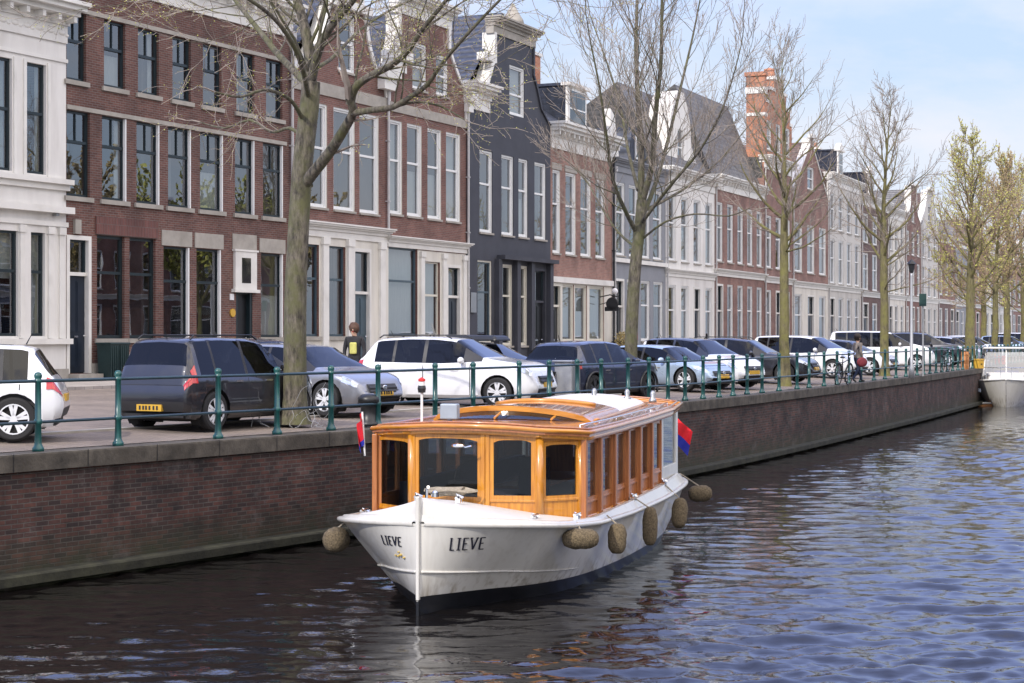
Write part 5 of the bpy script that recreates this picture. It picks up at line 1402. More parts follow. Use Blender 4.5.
    def nose_x(y, z, front=True):
        i = n - 1 if front else 0
        best = None
        for k in range(n - 1, n // 2, -1) if front else range(0, n // 2):
            s_ = S[k]; zt = s_[12].z
            if zt > z and s_[0].z < z:
                ww = max(p.y for p in s_ if True); 
                # half width at height z
                hw = 0
                for j in range(NP - 1):
                    if (s_[j].z - z) * (s_[j + 1].z - z) <= 0 and s_[j + 1].z != s_[j].z: hw = max(hw, lerp(s_[j].y, s_[j + 1].y, (z - s_[j].z) / (s_[j + 1].z - s_[j].z)))
                if hw >= abs(y): best = s_[6].x; break
        return best if best is not None else (hx if front else -hx)
    def facepatch(name, y0, y1, z0, z1, m, front=True, th=.015, ny=8, nz=4):
        mb = MB(); rows = []; sg = 1 if front else -1
        for a in range(nz + 1):
            z = lerp(z0, z1, a / nz); rows.append([(nose_x(lerp(y0, y1, b / ny), z, front) + sg * (th + .045 * 0), lerp(y0, y1, b / ny), z) for b in range(ny + 1)])
        mx = max(p[0] * sg for r_ in rows for p in r_)
        rows = [[(sg * max(p[0] * sg, mx - .10), p[1], p[2]) for p in r_] for r_ in rows]
        mb.grid(rows); back = [[(p[0] - sg * .06, p[1], p[2]) for p in r_] for r_ in rows]
        mb.quad([rows[0][0], rows[0][-1], back[0][-1], back[0][0]]); mb.quad([rows[-1][0], rows[-1][-1], back[-1][-1], back[-1][0]])
        mb.quad([rows[0][0], rows[-1][0], back[-1][0], back[0][0]]); mb.quad([rows[0][-1], rows[-1][-1], back[-1][-1], back[0][-1]])
        o = mb.build(name, M[m], root); return o
    w3 = W / 2
    gr = facepatch('grille', -w3 * .46, w3 * .46, H * .345, H * .445, 'car_trim', th=.055)
    facepatch('air_intake', -w3 * .55, w3 * .55, .24, .24 + H * .07, 'car_trim', th=.05)
    mb = MB(); gx = hx + .065; mb.ellipsoid((gx, 0, H * .40), (.012, .07, .045), 12, 8); mb.build('badge', M['chrome'], gr)
    facepatch('number_plate', -.26, .26, H * .285, H * .285 + .11, plate, th=.062, ny=2, nz=2)
    facepatch('number_plate', -.26, .26, H * .40 if kind != 'mpv' else H * .22, (H * .40 if kind != 'mpv' else H * .22) + .11, plate, front=False, th=.06, ny=2, nz=2)
    if Y < 38 and plate == 'yellow' and cx > 100:
        for fr_, zz in ((True, H * .285), (False, (H * .40 if kind != 'mpv' else H * .22))):
            for q in range(6):      # the dark characters of the plates, unreadable at this size
                y_ = (-.19 + .072 * q + (.012 if q in (2, 3) else 0)); facepatch('plate_character', y_, y_ + .036, zz + .022, zz + .088, 'car_trim', front=fr_, th=.068 if fr_ else .066, ny=1, nz=1)
    facepatch('rear_bumper_trim', -w3 * .75, w3 * .75, .22, .30 + (.06 if clad else 0), 'car_trim', front=False, th=.05)
    # mirrors and handles
    for sd in (1, -1):
        xm = (pr['sw'][1] - .5) * L; mb = MB(); mb.ellipsoid((xm, sd * (W / 2 + .08), zs_ + .10), (.07, .12, .075), 12, 8); mb.box(xm - .02, xm + .03, min(sd * (W / 2 - .1), sd * (W / 2 + .02)), max(sd * (W / 2 - .1), sd * (W / 2 + .02)), zs_ + .03, zs_ + .07)
        mb.build('wing_mirror', M[body if not roof else roof], root, smooth=True)
        for u in (pr['pil'] - .045, pr['pil'] + .20 if False else .60):
            x = (u - .5) * L - .1; mb = MB(); mb.box(x - .09, x + .09, sd * (W / 2) - .012 if sd > 0 else -W / 2 - .012, sd * (W / 2) + .012 if sd > 0 else -W / 2 + .012, zs_ - .13, zs_ - .10); mb.build('door_handle', M['chrome'] if body != 'p_white' else M['p_white'], root)
    if roofbars:
        for sd in (1, -1):
            x0_, x1_ = (pr['rw'][1] + .03 - .5) * L, (pr['ws'][0] - .03 - .5) * L; y = sd * W / 2 * .66
            mb = MB(); mb.tube([(x0_, y, H - .03), (x0_ + .1, y, H + .035), (x1_ - .15, y, H + .035), (x1_, y, H - .04)], .016, 6); mb.build('roof_rail', M['metal_black'], root, smooth=True)
    mb = MB(); mb.tube([((pr['rw'][1] + .05 - .5) * L, 0, H), ((pr['rw'][1] + .03 - .5) * L, 0, H + .14)], (.012, .005), 5); mb.build('antenna', M['metal_black'], root)
    return root
CARS = [
 ('small white hatchback cut by the left edge, tail to the right', -58, 26.6, 190, 3.6, 1.66, 1.44, 'p_white', 'hatch', dict(rim='rim')),
 ('dark grey people carrier seen from behind at the left', 221, 30.6, 62, 3.75, 1.66, 1.56, 'p_dark', 'mpv', dict(roofbars=True)),
 ('silver hatchback with a black roof half hidden behind the nearest tree', 262, 37.2, -38, 4.0, 1.74, 1.45, 'p_silver', 'hatch', dict(roof='p_black')),
 ('grey hatchback nose towards the canal right of the nearest tree', 307, 35.0, -36, 3.95, 1.76, 1.40, 'p_grey', 'hatch', {}),
 ('white sport utility car side on behind the railing above the boat', 456, 36.8, -20, 4.25, 1.84, 1.54, 'p_white', 'suv', dict(clad=False, roofbars=True)),
 ('silver car with a black roof box behind the white sport utility car', 484, 43.5, -32, 4.2, 1.78, 1.38, 'p_silver', 'hatch', dict(roofbars=False)),
 ('black sport utility car seen from behind, left of the second tree', 592, 43.0, 54, 3.9, 1.80, 1.46, 'p_blue', 'suv', dict(clad=True, rim='rim_dark')),
 ('ice blue hatchback nose to the railing, right of the second tree', 668, 45.8, -42, 3.8, 1.72, 1.30, 'p_ice', 'hatch', {}),
 ('white hatchback with a black roof, fourth car right of the boat roof', 698, 50.2, -42, 4.0, 1.76, 1.50, 'p_white', 'hatch', dict(roof='p_black', rim='rim_dark')),
 ('dark grey estate car behind the black roofed white hatchback', 748, 54.5, -24, 4.6, 1.84, 1.48, 'p_dark', 'estate', dict(roofbars=True)),
 ('tall white people carrier right of the yellow green tree', 808, 59.0, -36, 4.3, 1.80, 1.56, 'p_white', 'mpv', {}),
 ('white and black hatchback beside the walking person', 846, 68.5, -30, 4.0, 1.74, 1.40, 'p_white', 'hatch', dict(roof='p_black')),
 ('long white minivan with dark windows behind the fourth tree', 880, 72.0, -12, 4.9, 1.92, 1.76, 'p_white', 'mpv', dict(glassm='car_glass')),
 ('dark grey sport utility car with roof rails right of the minivan', 922, 74.5, -20, 4.6, 1.86, 1.70, 'p_dark', 'suv', dict(roofbars=True)),
 ('silver hatchback beyond the dark sport utility car', 950, 88, -30, 4.1, 1.76, 1.50, 'p_silver', 'hatch', {}),
 ('white hatchback behind the budding tree', 972, 97, -30, 4.1, 1.78, 1.55, 'p_white', 'hatch', {}),
 ('black hatchback left of the moored boat roof', 958, 93.5, -35, 4.1, 1.78, 1.50, 'p_black', 'hatch', {}),
 ('ice blue car above the moored white boat', 1008, 108, -30, 4.2, 1.78, 1.55, 'p_ice', 'hatch', {}),
 ('white people carrier at the right edge', 1022, 117, -30, 4.3, 1.8, 1.75, 'p_white', 'mpv', {}),
]
for lb, cx, Y, psi, L, W, H, bd, kd, kw in CARS:
    make_car(lb, cx, Y, psi, L, W, H, bd, kd, **kw)
# ================================================================== the salon boat
def wood_mat(name, c1, c2, rough=.3, coat=1.0, sc=(14, 14, 1.0)):
    m, nt, b = new_mat(name); L = nt.links
    tc = nt.nodes.new('ShaderNodeTexCoord'); mp = nt.nodes.new('ShaderNodeMapping'); mp.inputs['Scale'].default_value = sc; L.new(tc.outputs['Object'], mp.inputs[0])
    n = nt.nodes.new('ShaderNodeTexNoise'); n.inputs['Scale'].default_value = 1.6; n.inputs['Detail'].default_value = 9; n.inputs['Distortion'].default_value = 1.2; L.new(mp.outputs[0], n.inputs[0])
    r = nt.nodes.new('ShaderNodeValToRGB'); r.color_ramp.elements[0].position = .32; r.color_ramp.elements[1].position = .68
    r.color_ramp.elements[0].color = (*c1, 1); r.color_ramp.elements[1].color = (*c2, 1); L.new(n.outputs['Fac'], r.inputs[0]); L.new(r.outputs[0], b.inputs['Base Color'])
    b.inputs['Roughness'].default_value = rough; b.inputs['Coat Weight'].default_value = coat; b.inputs['Coat Roughness'].default_value = .05
    return m
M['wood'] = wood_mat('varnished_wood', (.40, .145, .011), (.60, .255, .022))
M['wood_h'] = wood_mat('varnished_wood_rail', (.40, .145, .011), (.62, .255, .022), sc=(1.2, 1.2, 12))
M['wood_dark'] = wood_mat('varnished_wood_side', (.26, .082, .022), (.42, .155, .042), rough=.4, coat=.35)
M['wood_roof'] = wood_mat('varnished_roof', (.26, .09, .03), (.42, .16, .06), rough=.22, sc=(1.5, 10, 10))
M['hull_white'] = mat('hull_cream_paint', (.60, .585, .54), .28, var=.03, scale=1.6, coat=.5, dirt=.28, spec=.5, stretch=(1.5, 1.5, .6))
nt_ = M['hull_white'].node_tree; L_n = nt_.links; b_n = nt_.nodes['Principled BSDF']; src = b_n.inputs['Base Color'].links[0].from_socket
tc_n = nt_.nodes.new('ShaderNodeTexCoord'); sp_n = nt_.nodes.new('ShaderNodeSeparateXYZ'); L_n.new(tc_n.outputs['Object'], sp_n.inputs[0])
mz = nt_.nodes.new('ShaderNodeMapRange'); mz.inputs[1].default_value = .52; mz.inputs[2].default_value = .18; L_n.new(sp_n.outputs['Z'], mz.inputs[0])
mpn = nt_.nodes.new('ShaderNodeMapping'); mpn.inputs['Scale'].default_value = (9, 9, .9); L_n.new(tc_n.outputs['Object'], mpn.inputs[0])
nn = nt_.nodes.new('ShaderNodeTexNoise'); nn.inputs['Scale'].default_value = 1.4; nn.inputs['Detail'].default_value = 8; L_n.new(mpn.outputs[0], nn.inputs[0])
m_1 = nt_.nodes.new('ShaderNodeMath'); m_1.operation = 'MULTIPLY_ADD'; m_1.inputs[1].default_value = .9; m_1.inputs[2].default_value = .16; L_n.new(mz.outputs[0], m_1.inputs[0])
rn = nt_.nodes.new('ShaderNodeMapRange'); rn.inputs[1].default_value = .48; rn.inputs[2].default_value = .72; L_n.new(nn.outputs['Fac'], rn.inputs[0])
m_2 = nt_.nodes.new('ShaderNodeMath'); m_2.operation = 'MULTIPLY'; L_n.new(m_1.outputs[0], m_2.inputs[0]); L_n.new(rn.outputs[0], m_2.inputs[1])
mxn = nt_.nodes.new('ShaderNodeMixRGB'); L_n.new(m_2.outputs[0], mxn.inputs[0]); L_n.new(src, mxn.inputs[1]); mxn.inputs[2].default_value = (.24, .20, .14, 1); L_n.new(mxn.outputs[0], b_n.inputs['Base Color'])
M['hull_black'] = mat('hull_black_boot', (.008, .009, .012), .35, var=.2)
M['deck_white'] = mat('deck_cream_paint', (.58, .565, .53), .5, var=.04, dirt=.1)
M['fender'] = mat('rope_fender', (.125, .095, .055), .95, var=.6, scale=40, bump=1.0, bscale=60)
M['rope'] = mat('rope', (.3, .26, .2), .9, var=.3, scale=30)
M['letter'] = mat('letter_black', (.015, .016, .03), .4, var=.1)
M['gold'] = mat('letter_gold', (.5, .36, .1), .4, var=.2)
M['boat_in'] = mat('boat_saloon', (.022, .016, .013), .7, var=.5, scale=3)
M['cushion'] = mat('boat_cushion', (.03, .035, .05), .8, var=.3)
M['flag_red'] = mat('flag_red', (.62, .01, .02), .8, var=.15); M['flag_blue'] = mat('flag_blue', (.012, .022, .30), .8, var=.15); M['flag_white'] = mat('flag_white', (.75, .75, .75), .8, var=.05)
M['grey_blue'] = mat('lamp_housing', (.28, .33, .38), .45, var=.1)
BX, BY, BTH = -1.17, 21.9, math.radians(17)
aV = Vector((math.sin(BTH), math.cos(BTH), 0)); nV = Vector((math.cos(BTH), -math.sin(BTH), 0))
def Bt(t, b, z):      # local boat coordinates: x aft, y to port side seen left, z above water
    return Vector((t, -b, z))
boat = empty('salon_boat', (BX, BY, WATER), math.pi / 2 - BTH, 'classic white salon boat with varnished wooden cabin and the name LIEVE on its bow', 'boat')
RAIL = [(0, .025), (.03, .25), (.09, .5), (.2, .77), (.38, 1.02), (.62, 1.24), (1, 1.46), (1.5, 1.58), (2.1, 1.65), (3, 1.69), (4.5, 1.70), (6, 1.69), (7.5, 1.65), (9, 1.56), (9.7, 1.40), (10.15, 1.12), (10.35, .68), (10.42, 0)]
WL = [(0, .02), (.16, .06), (.36, .14), (.60, .25), (.85, .37), (1.12, .52), (1.5, .78), (1.95, 1.0), (2.5, 1.18), (3.3, 1.32), (4.6, 1.40), (6, 1.41), (7.5, 1.36), (8.8, 1.2), (9.4, 1.0), (9.75, .75), (9.9, .4), (9.95, 0)]
RC = catmull(RAIL, 4); WC = catmull(WL, 4)
ZR = [(0, 1.14), (.6, 1.09), (1.5, 1.01), (2.6, .94), (4.5, .90), (7, .90), (9, .94), (10.5, .98)]
HB = [(0, .10), (.3, .08), (.7, .065), (1.2, .055), (1.8, .06), (2.6, .075), (4, .12), (6, .15), (9, .17), (10.5, .06)]
ZC = [(0, 1.47), (.9, 1.36), (1.75, 1.26), (2.6, 1.15), (4, 1.10), (7, 1.12), (10.5, 1.08)]
def hull_pt(i, f, side, off=0.0):
    """i: station, f: 0 waterline .. 1 rail (may be <0)"""
    (tr, br), (tw, bw) = RC[i], WC[i]
    zr = interp(ZR, tr)
    g = f ** 1.12 if f > 0 else f * .6
    fl = .035 * math.sin(math.pi * max(0, min(1, f)))        # slight belly
    t = lerp(tw, tr, g); b = max(0.02, lerp(bw, br, g) + (fl if tr > .8 else 0)) if i < len(RC) - 1 else 0
    return Bt(t, (b + off) * side, zr * f)
fs = [-.45, -.2, 0, .10, .195, .20, .26, .34, .42, .5, .58, .66, .74, .82, .9, 1.0]
hb_ = MB()
for side in (1, -1):
    rows = [[hull_pt(i, f, side) for f in fs] for i in range(len(RC))]
    hb_.grid(rows, mi=lambda i, j: 1 if j < 4 else 0, flip=(side < 0))
hull = hb_.build('hull', [M['hull_white'], M['hull_black']], boat, smooth=False, weld=True); smooth_by_angle(hull, 40)
# rub rail, bulwark, deck
for side in (1, -1):
    mb = MB(); prof = [(-.01, -.035), (.045, -.03), (.06, -.005), (.055, .02), (.02, .035), (-.02, .03)]
    rows = []
    for i in range(len(RC)):
        t, b = RC[i]; z = interp(ZR, t); k = 1.0
        rows.append([Bt(t + (-.01 if i < 3 else 0), max(0, (b + o)) * side if i < len(RC) - 1 else 0, z + dz) for o, dz in prof])
    mb.grid(rows, flip=(side < 0)); o = mb.build('rub_rail', M['hull_white'], hull, smooth=True)
bw_ = MB(); dk = MB()
for side in (1, -1):
    rows = []; top = []
    for i in range(len(RC)):
        t, b = RC[i]; z = interp(ZR, t); h = interp(HB, t); inn = min(b, h * .62 * (1 if t > .5 else lerp(.25, 1, t / .5)))
        b2 = max(0.0, b - inn); t2 = t + (h * .12 if t < 1 else 0) if t < 9.5 else t - .06
        rows.append([Bt(t, b * side, z + .02), Bt(lerp(t, t2, .5), lerp(b, b2, .42) * side, z + h * .5), Bt(t2, b2 * side, z + h), Bt(t2 + .01, max(0, b2 - .05) * side, z + h + .005), Bt(t2 + .012, max(0, b2 - .055) * side, z + h - .03)])
        top.append((t2, max(0, b2 - .055), z + h - .03))
    bw_.grid(rows, flip=(side < 0))
    dk.grid([[Bt(t, b * side * (1 - q / 8), lerp(z, max(z, interp(ZC, t)), (q / 8) ** .85)) for q in range(9)] for t, b, z in top], flip=(side < 0))
bwo = bw_.build('bulwark', M['hull_white'], boat, smooth=False, weld=True); smooth_by_angle(bwo, 40)
dk.build('deck', M['deck_white'], boat, smooth=True, weld=True)
mb = MB(); mb.hexa([(-.045, -.022, -.3), (.06, -.022, -.3), (.06, .022, -.3), (-.045, .022, -.3), (-.05, -.022, .18), (.06, -.022, .18), (.06, .022, .18), (-.05, .022, .18)], 1)
mb.hexa([(-.05, -.022, .181), (.06, -.022, .181), (.06, .022, .181), (-.05, .022, .181), (-.055, -.026, 1.48), (.05, -.026, 1.48), (.05, .026, 1.48), (-.055, .026, 1.48)], 0)
mb.build('stem_post', [M['hull_white'], M['hull_black']], boat, bevel=.012)
# spray rail near the bow
for side in (1, -1):
    pts = []
    for i in range(0, 34):
        f = interp([(0, .47), (20, .42), (33, .33)], i); pts.append(hull_pt(i, f, side, .012))
    mb = MB(); mb.tube(pts, [lerp(.022, .004, k / 33) for k in range(34)], 6); mb.build('spray_rail', M['hull_white'], hull, smooth=True)
# lettering on both bows
def surf(side, s, z):
    """point on the hull at arc length s from the stem and height z"""
    def P(i, z):
        zr = interp(ZR, RC[i][0]); return hull_pt(i, max(0, min(1, z / zr)), side, .010)
    acc = 0; p = P(0, z)
    for i in range(1, len(RC)):
        q = P(i, z); l = (q - p).length
        if acc + l >= s: 
            r_ = p.lerp(q, (s - acc) / l); return Vector((r_.x - .006, r_.y, r_.z))
        acc += l; p = q
    return p
GL = {'L': [((.08, 0), (.2, 1)), ((.0, 0), (.5, .0)), ((.08, 1), (.34, 1))], 'I': [((.2, 0), (.32, 1)), ((.02, .0), (.42, .0)), ((.12, 1), (.52, 1))],
      'E': [((.08, 0), (.2, 1)), ((.05, 0), (.6, 0)), ((.14, .52), (.52, .52)), ((.2, 1), (.72, 1))], 'V': [((.12, 1), (.3, 0)), ((.3, 0), (.78, 1)), ((.0, 1), (.3, 1)), ((.64, 1), (.92, 1))]}
def letter_word(side, word, s0, s1, zb, h, m, name='letter', th=.023):
    holder = []; adv = {'L': .72, 'I': .62, 'E': .86, 'V': .95}; tot = sum(adv[c] for c in word); x = 0
    order = list(word)
    for c in order:
        mb = MB()
        for (p, q) in GL[c]:
            n = 5
            for k in range(n):
                A = (lerp(p[0], q[0], k / n), lerp(p[1], q[1], k / n)); Bq = (lerp(p[0], q[0], (k + 1) / n), lerp(p[1], q[1], (k + 1) / n))
                def mp(P, dx, dz):
                    u = (x + P[0]) / tot
                    sdist = lerp(s0, s1, u) if side > 0 else lerp(s1, s0, u)
                    return surf(side, sdist + dx, zb + P[1] * h + dz)
                vert = abs(p[1] - q[1]) > .5; w = th if vert else th * .62
                if vert: mb.quad([mp(A, -w / 2, 0), mp(A, w / 2, 0), mp(Bq, w / 2, 0), mp(Bq, -w / 2, 0)])
                else: mb.quad([mp(A, 0, -w / 2), mp(Bq, 0, -w / 2), mp(Bq, 0, w / 2), mp(A, 0, w / 2)])
        x += adv[c]; mb.build(name, m, hull)
letter_word(1, 'LIEVE', .36, .84, .80, .155, M['letter'])
letter_word(-1, 'LIEVE', .22, .60, .835, .115, M['letter'])
mb = MB()      # small gilt flourish under the name on the left bow
for k, (s, z, r_) in enumerate(((.30, .72, .028), (.36, .70, .022), (.24, .69, .022), (.33, .755, .018), (.42, .705, .016))):
    c = surf(-1, s, z); mb.ellipsoid(c, (r_, r_, r_ * .6), 8, 5)
mb.build('gilt_ornament', M['gold'], hull)

# ---- cabin
Z0 = 1.0
PLAN = [(2.45, -1.50), (1.92, -.80), (1.80, .30), (1.93, 1.02), (2.40, 1.47)]
def roofz(t): return interp([(1.5, 2.13), (2.4, 2.14), (4, 2.15), (6, 2.17), (8.2, 2.20), (9.7, 2.22)], t)
LIFT, CAMB = .035, .12
def wall_top(t, b): return roofz(t) + LIFT + CAMB * (1 - (b / 1.6) ** 2) - .06
def deckz(t): return interp(ZR, t) + interp(HB, t) - .06
def panel(par, P, Q, s0, s1, za0, za1, zb0, zb1, yo, yi):
    """bar between fractions s0..s1 of the segment P->Q; z ranges at the two ends; yo/yi outer / inner offset"""
    d = Vector((Q[0] - P[0], Q[1] - P[1])); L = d.length; d /= L; nrm = Vector((-d.y, d.x))      # (t,b)
    if nrm.dot(Vector(((P[0] + Q[0]) / 2 - 5.5, (P[1] + Q[1]) / 2))) < 0: nrm = -nrm
    A = Vector(P) + d * s0; Bq = Vector(P) + d * s1
    pts = []
    for (za, zb) in ((za0, zb0), ):
        pass
    o = [(A + nrm * yo), (Bq + nrm * yo), (Bq + nrm * yi), (A + nrm * yi)]
    lo = [Bt(o[0].x, o[0].y, za0), Bt(o[1].x, o[1].y, zb0), Bt(o[2].x, o[2].y, zb0), Bt(o[3].x, o[3].y, za0)]
    hi = [Bt(o[0].x, o[0].y, za1), Bt(o[1].x, o[1].y, zb1), Bt(o[2].x, o[2].y, zb1), Bt(o[3].x, o[3].y, za1)]
    par.hexa(lo + hi)
def pane_wall(P, Q, m, name, sill, head, post=(.07, .07), framew=.075, arch=.05):
    L = (Vector(Q) - Vector(P)).length
    zt0, zt1 = wall_top(*P), wall_top(*Q); zb0, zb1 = deckz(P[0]) - .05, deckz(Q[0]) - .05
    mb = MB()
    a, b = post
    panel(mb, P, Q, 0, a, zb0, zt0, zb0, zt0, .03, -.05); panel(mb, P, Q, L - b, L, zb1, zt1, zb1, zt1, .03, -.05)
    panel(mb, P, Q, a, L - b, zb0, sill, zb1, sill, .0, -.05)
    panel(mb, P, Q, a, L - b, head, zt0, head, zt1, .0, -.05)
    panel(mb, P, Q, a, L - b, sill - .035, sill, sill - .035, sill, .022, -.0)
    w = mb.build(name, m, boat, bevel=.006)
    fr = MB(); s0, s1 = a + .002, L - b - .002; fw = framew
    panel(fr, P, Q, s0, s0 + fw, sill, head, sill, head, .014, -.03); panel(fr, P, Q, s1 - fw, s1, sill, head, sill, head, .014, -.03)
    panel(fr, P, Q, s0 + fw, s1 - fw, sill, sill + fw * 1.1, sill, sill + fw * 1.1, .014, -.03)
    n = 8
    for k in range(n):
        u0, u1 = k / n, (k + 1) / n
        z0_ = head - fw - arch * (2 * u0 - 1) ** 4 ; z1_ = head - fw - arch * (2 * u1 - 1) ** 4
        panel(fr, P, Q, lerp(s0 + fw, s1 - fw, u0), lerp(s0 + fw, s1 - fw, u1), z0_, head, z1_, head, .014, -.03)
    f = fr.build('window_frame', m, w)
    g = MB(); panel(g, P, Q, s0 + fw - .01, s1 - fw + .01, sill + .02, head - .02, sill + .02, head - .02, -.008, -.014); g.build('glass', M['boat_glass'], f)
    return w
for k in range(4):
    P, Q = PLAN[k], PLAN[k + 1]
    pane_wall(P, Q, M['wood'] , 'front_panel', (1.10, 1.26, 1.29, 1.30)[k], (2.07, 2.15, 2.14, 2.06)[k], post=((.03, .04), (.06, .06), (.06, .06), (.05, .04))[k], framew=(.032, .05, .05, .036)[k], arch=(.02, .035, .035, .02)[k])
# corner posts
for (t, b), r_ in ((PLAN[0], .05), (PLAN[1], .055), (PLAN[3], .06), (PLAN[4], .055)):
    mb = MB(); mb.tube([Bt(t, b, deckz(t) - .05), Bt(t, b, wall_top(t, b))], r_, 10); mb.build('corner_post', M['wood'], boat, smooth=True)
# sides
def side_b(t, side): return side * interp([(2.4, 1.48), (4, 1.47), (6, 1.44), (8.3, 1.42), (9.6, 1.36)], t)
ts = [2.40, 3.28, 4.16, 5.04, 5.92, 6.80, 7.70]
for side in (1, -1):
    for k in range(6):
        P = (ts[k], side_b(ts[k], side)); Q = (ts[k + 1], side_b(ts[k + 1], side))
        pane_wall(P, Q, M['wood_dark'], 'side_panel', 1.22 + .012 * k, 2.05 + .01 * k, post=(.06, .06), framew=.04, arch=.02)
        mb = MB(); mb.box(P[0] - .055, P[0] + .055, -abs(P[1]) * 1 - .075 if side > 0 else abs(P[1]) + .0, -abs(P[1]) + .0 if side > 0 else abs(P[1]) + .075, deckz(P[0]) - .02, roofz(P[0]) - .03)
        mb.build('mullion', M['wood_dark'], boat, bevel=.012)
    # white aft quarter with a tall dark window
    P = (7.72, side_b(7.72, side)); Q = (9.35, side_b(9.35, side)); L_a = (Vector(Q) - Vector(P)).length
    mb = MB(); zt = roofz(8.2) + .0; z0 = deckz(8.2) - .05
    panel(mb, P, Q, 0, .22, z0, zt, z0, zt, .01, -.06); panel(mb, P, Q, L_a - .2, L_a, z0, zt + .05, z0, zt + .05, .01, -.06)
    panel(mb, P, Q, .22, L_a - .2, z0, 1.3, z0, 1.3, .01, -.06); panel(mb, P, Q, .22, L_a - .2, 2.18, zt, 2.18, zt + .04, .01, -.06)
    aq = mb.build('aft_quarter', M['hull_white'], boat, bevel=.01)
    g = MB(); panel(g, P, Q, .2, L_a - .18, 1.28, 2.2, 1.28, 2.2, -.02, -.03); g.build('glass', M['boat_glass'], aq)
P, Q = (9.35, side_b(9.35, 1)), (9.35, side_b(9.35, -1))
mb = MB(); mb.box(9.33, 9.38, -side_b(9.35, 1) + .0, side_b(9.35, 1), deckz(9.3) - .05, 1.35); mb.box(9.33, 9.38, -1.28, -.5, 1.35, 2.3); mb.box(9.33, 9.38, .5, 1.28, 1.35, 2.3); mb.box(9.33, 9.38, -.5, .5, 2.15, 2.3)
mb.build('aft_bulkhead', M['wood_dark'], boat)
# base moulding in wood along the cabin foot
mb = MB(); pl = PLAN + [(t, side_b(t, 1)) for t in ts[1:]]
mb.tube([Bt(t - (.03 if i < 5 else 0), b * (1.012 if i >= 4 else 1.01), deckz(t) + .035) for i, (t, b) in enumerate(pl)], .028, 6); mb.build('cabin_moulding', M['wood'], boat, smooth=True)
# ---- roof
def front_t(b): return interp([(-1.62, 2.48), (-.86, 1.79), (.0, 1.66), (.3, 1.655), (1.08, 1.79), (1.6, 2.36)], b)
def roof_rows(bscale, t_end, over, lift, camb, nt=26, nv=20, ts_=None):
    rows = []
    for v in range(nv + 1):
        s = -1 + 2 * v / nv; row_ = []
        for u in range(nt + 1):
            bb = s * 1.60 * bscale
            tf = front_t(bb); t = lerp(tf, t_end, u / nt)
            wb = interp([(1.6, 1.60), (2.4, 1.60), (4, 1.60), (6, 1.57), (8.3, 1.52), (9.8, 1.36)], t) * bscale; b = s * wb
            row_.append(Bt(t, b, roofz(t) + lift + camb * (1 - (b / 1.6) ** 2) - .02 * max(0, 2.2 - t)))
        rows.append(row_)
    return rows
rt = roof_rows(1.0, 9.75, 0, LIFT, CAMB)
rb = MB(); rb.grid(rt, flip=True)
und = [[p - Vector((0, 0, .055)) for p in r_] for r_ in rt]; rb.grid(und)
ring = [r_[0] for r_ in rt] + rt[-1][1:] + [r_[-1] for r_ in rt[::-1]][1:] + rt[0][::-1][1:]
for i in range(len(ring) - 1):
    a, b = ring[i], ring[i + 1]; rb.quad([a, b, b - Vector((0, 0, .055)), a - Vector((0, 0, .055))])
rf = rb.build('roof', M['wood_roof'], boat); smooth_by_angle(rf, 30)
# fascia below the roof edge, and a beading above it
for zo, r_, sc, m_ in ((-.03, .045, .975, 'wood_h'), (.045, .032, 1.0, 'wood_h'), (.085, .018, .965, 'wood_roof')):
    mb = MB(); pts = []
    for p in ring:
        pts.append(Vector((5.6 + (p.x - 5.6) * (sc if sc < 1 else 1.0), p.y * sc, p.z + zo - .04)))
    mb.tube(pts + [pts[0]], r_, 6, cap=False); mb.build('roof_moulding', M[m_], boat, smooth=True)
mb = MB(); rows = []
for k in range(25):
    b = -1.56 + 3.12 * k / 24; t = front_t(b) + .045; zt_ = roofz(t) + LIFT + CAMB * (1 - (b / 1.6) ** 2) - .05
    rows.append([Bt(t, b, zt_ - .05), Bt(t, b, zt_)])
mb.grid(rows); rows2 = [[p + Vector((.05, 0, 0)) for p in r_] for r_ in rows]; mb.grid(rows2); mb.build('roof_fascia', M['wood'], boat)
# raised skylight: bright arched coaming in front, glass below it, cream canopy aft
def sky_z(t, b, hw, h): return roofz(t) + LIFT + CAMB * (1 - (b / 1.6) ** 2) + h * max(0, 1 - (b / hw) ** 2) ** .5
mb = MB(); hw = 1.22; n = 24; TA = 3.55
for i in range(n):
    b0 = -hw + 2 * hw * i / n; b1 = -hw + 2 * hw * (i + 1) / n
    def P(b, dz, dt): return Bt(TA + dt + .35 * (b / hw) ** 2 * 1.4, b, sky_z(TA, b, hw, .17) + dz)
    mb.hexa([P(b0, -.065, -.07), P(b1, -.065, -.07), P(b1, -.065, .12), P(b0, -.065, .12), P(b0, .01, -.07), P(b1, .01, -.07), P(b1, .015, .12), P(b0, .015, .12)])
arch_ = mb.build('skylight_arch', M['wood_h'], boat)
mb = MB(); rows = []
for i in range(n + 1):
    b = -hw * .96 + 2 * hw * .96 * i / n; tt = TA + .35 * (b / hw) ** 2 * 1.4
    rows.append([Bt(tt - .03 - .35 * (1 - (b / hw) ** 2), b, sky_z(TA - .3, b, hw, 0) + .01), Bt(tt - .03, b, sky_z(TA, b, hw, .17) - .055)])
mb.grid(rows); mb.build('skylight_glass', M['boat_glass'], arch_)
for b in (-.75, 0, .75):
    mb = MB()
    tt = TA + .35 * (b / hw) ** 2 * 1.4
    A = Bt(tt - .05 - .35 * (1 - (b / hw) ** 2), b, sky_z(TA - .3, b, hw, 0) + .02); Bq = Bt(tt - .05, b, sky_z(TA, b, hw, .17) - .08); mb.tube([A, Bq], .018, 6)
    mb.build('glazing_bar', M['wood_h'], arch_)
mb = MB(); rows = []
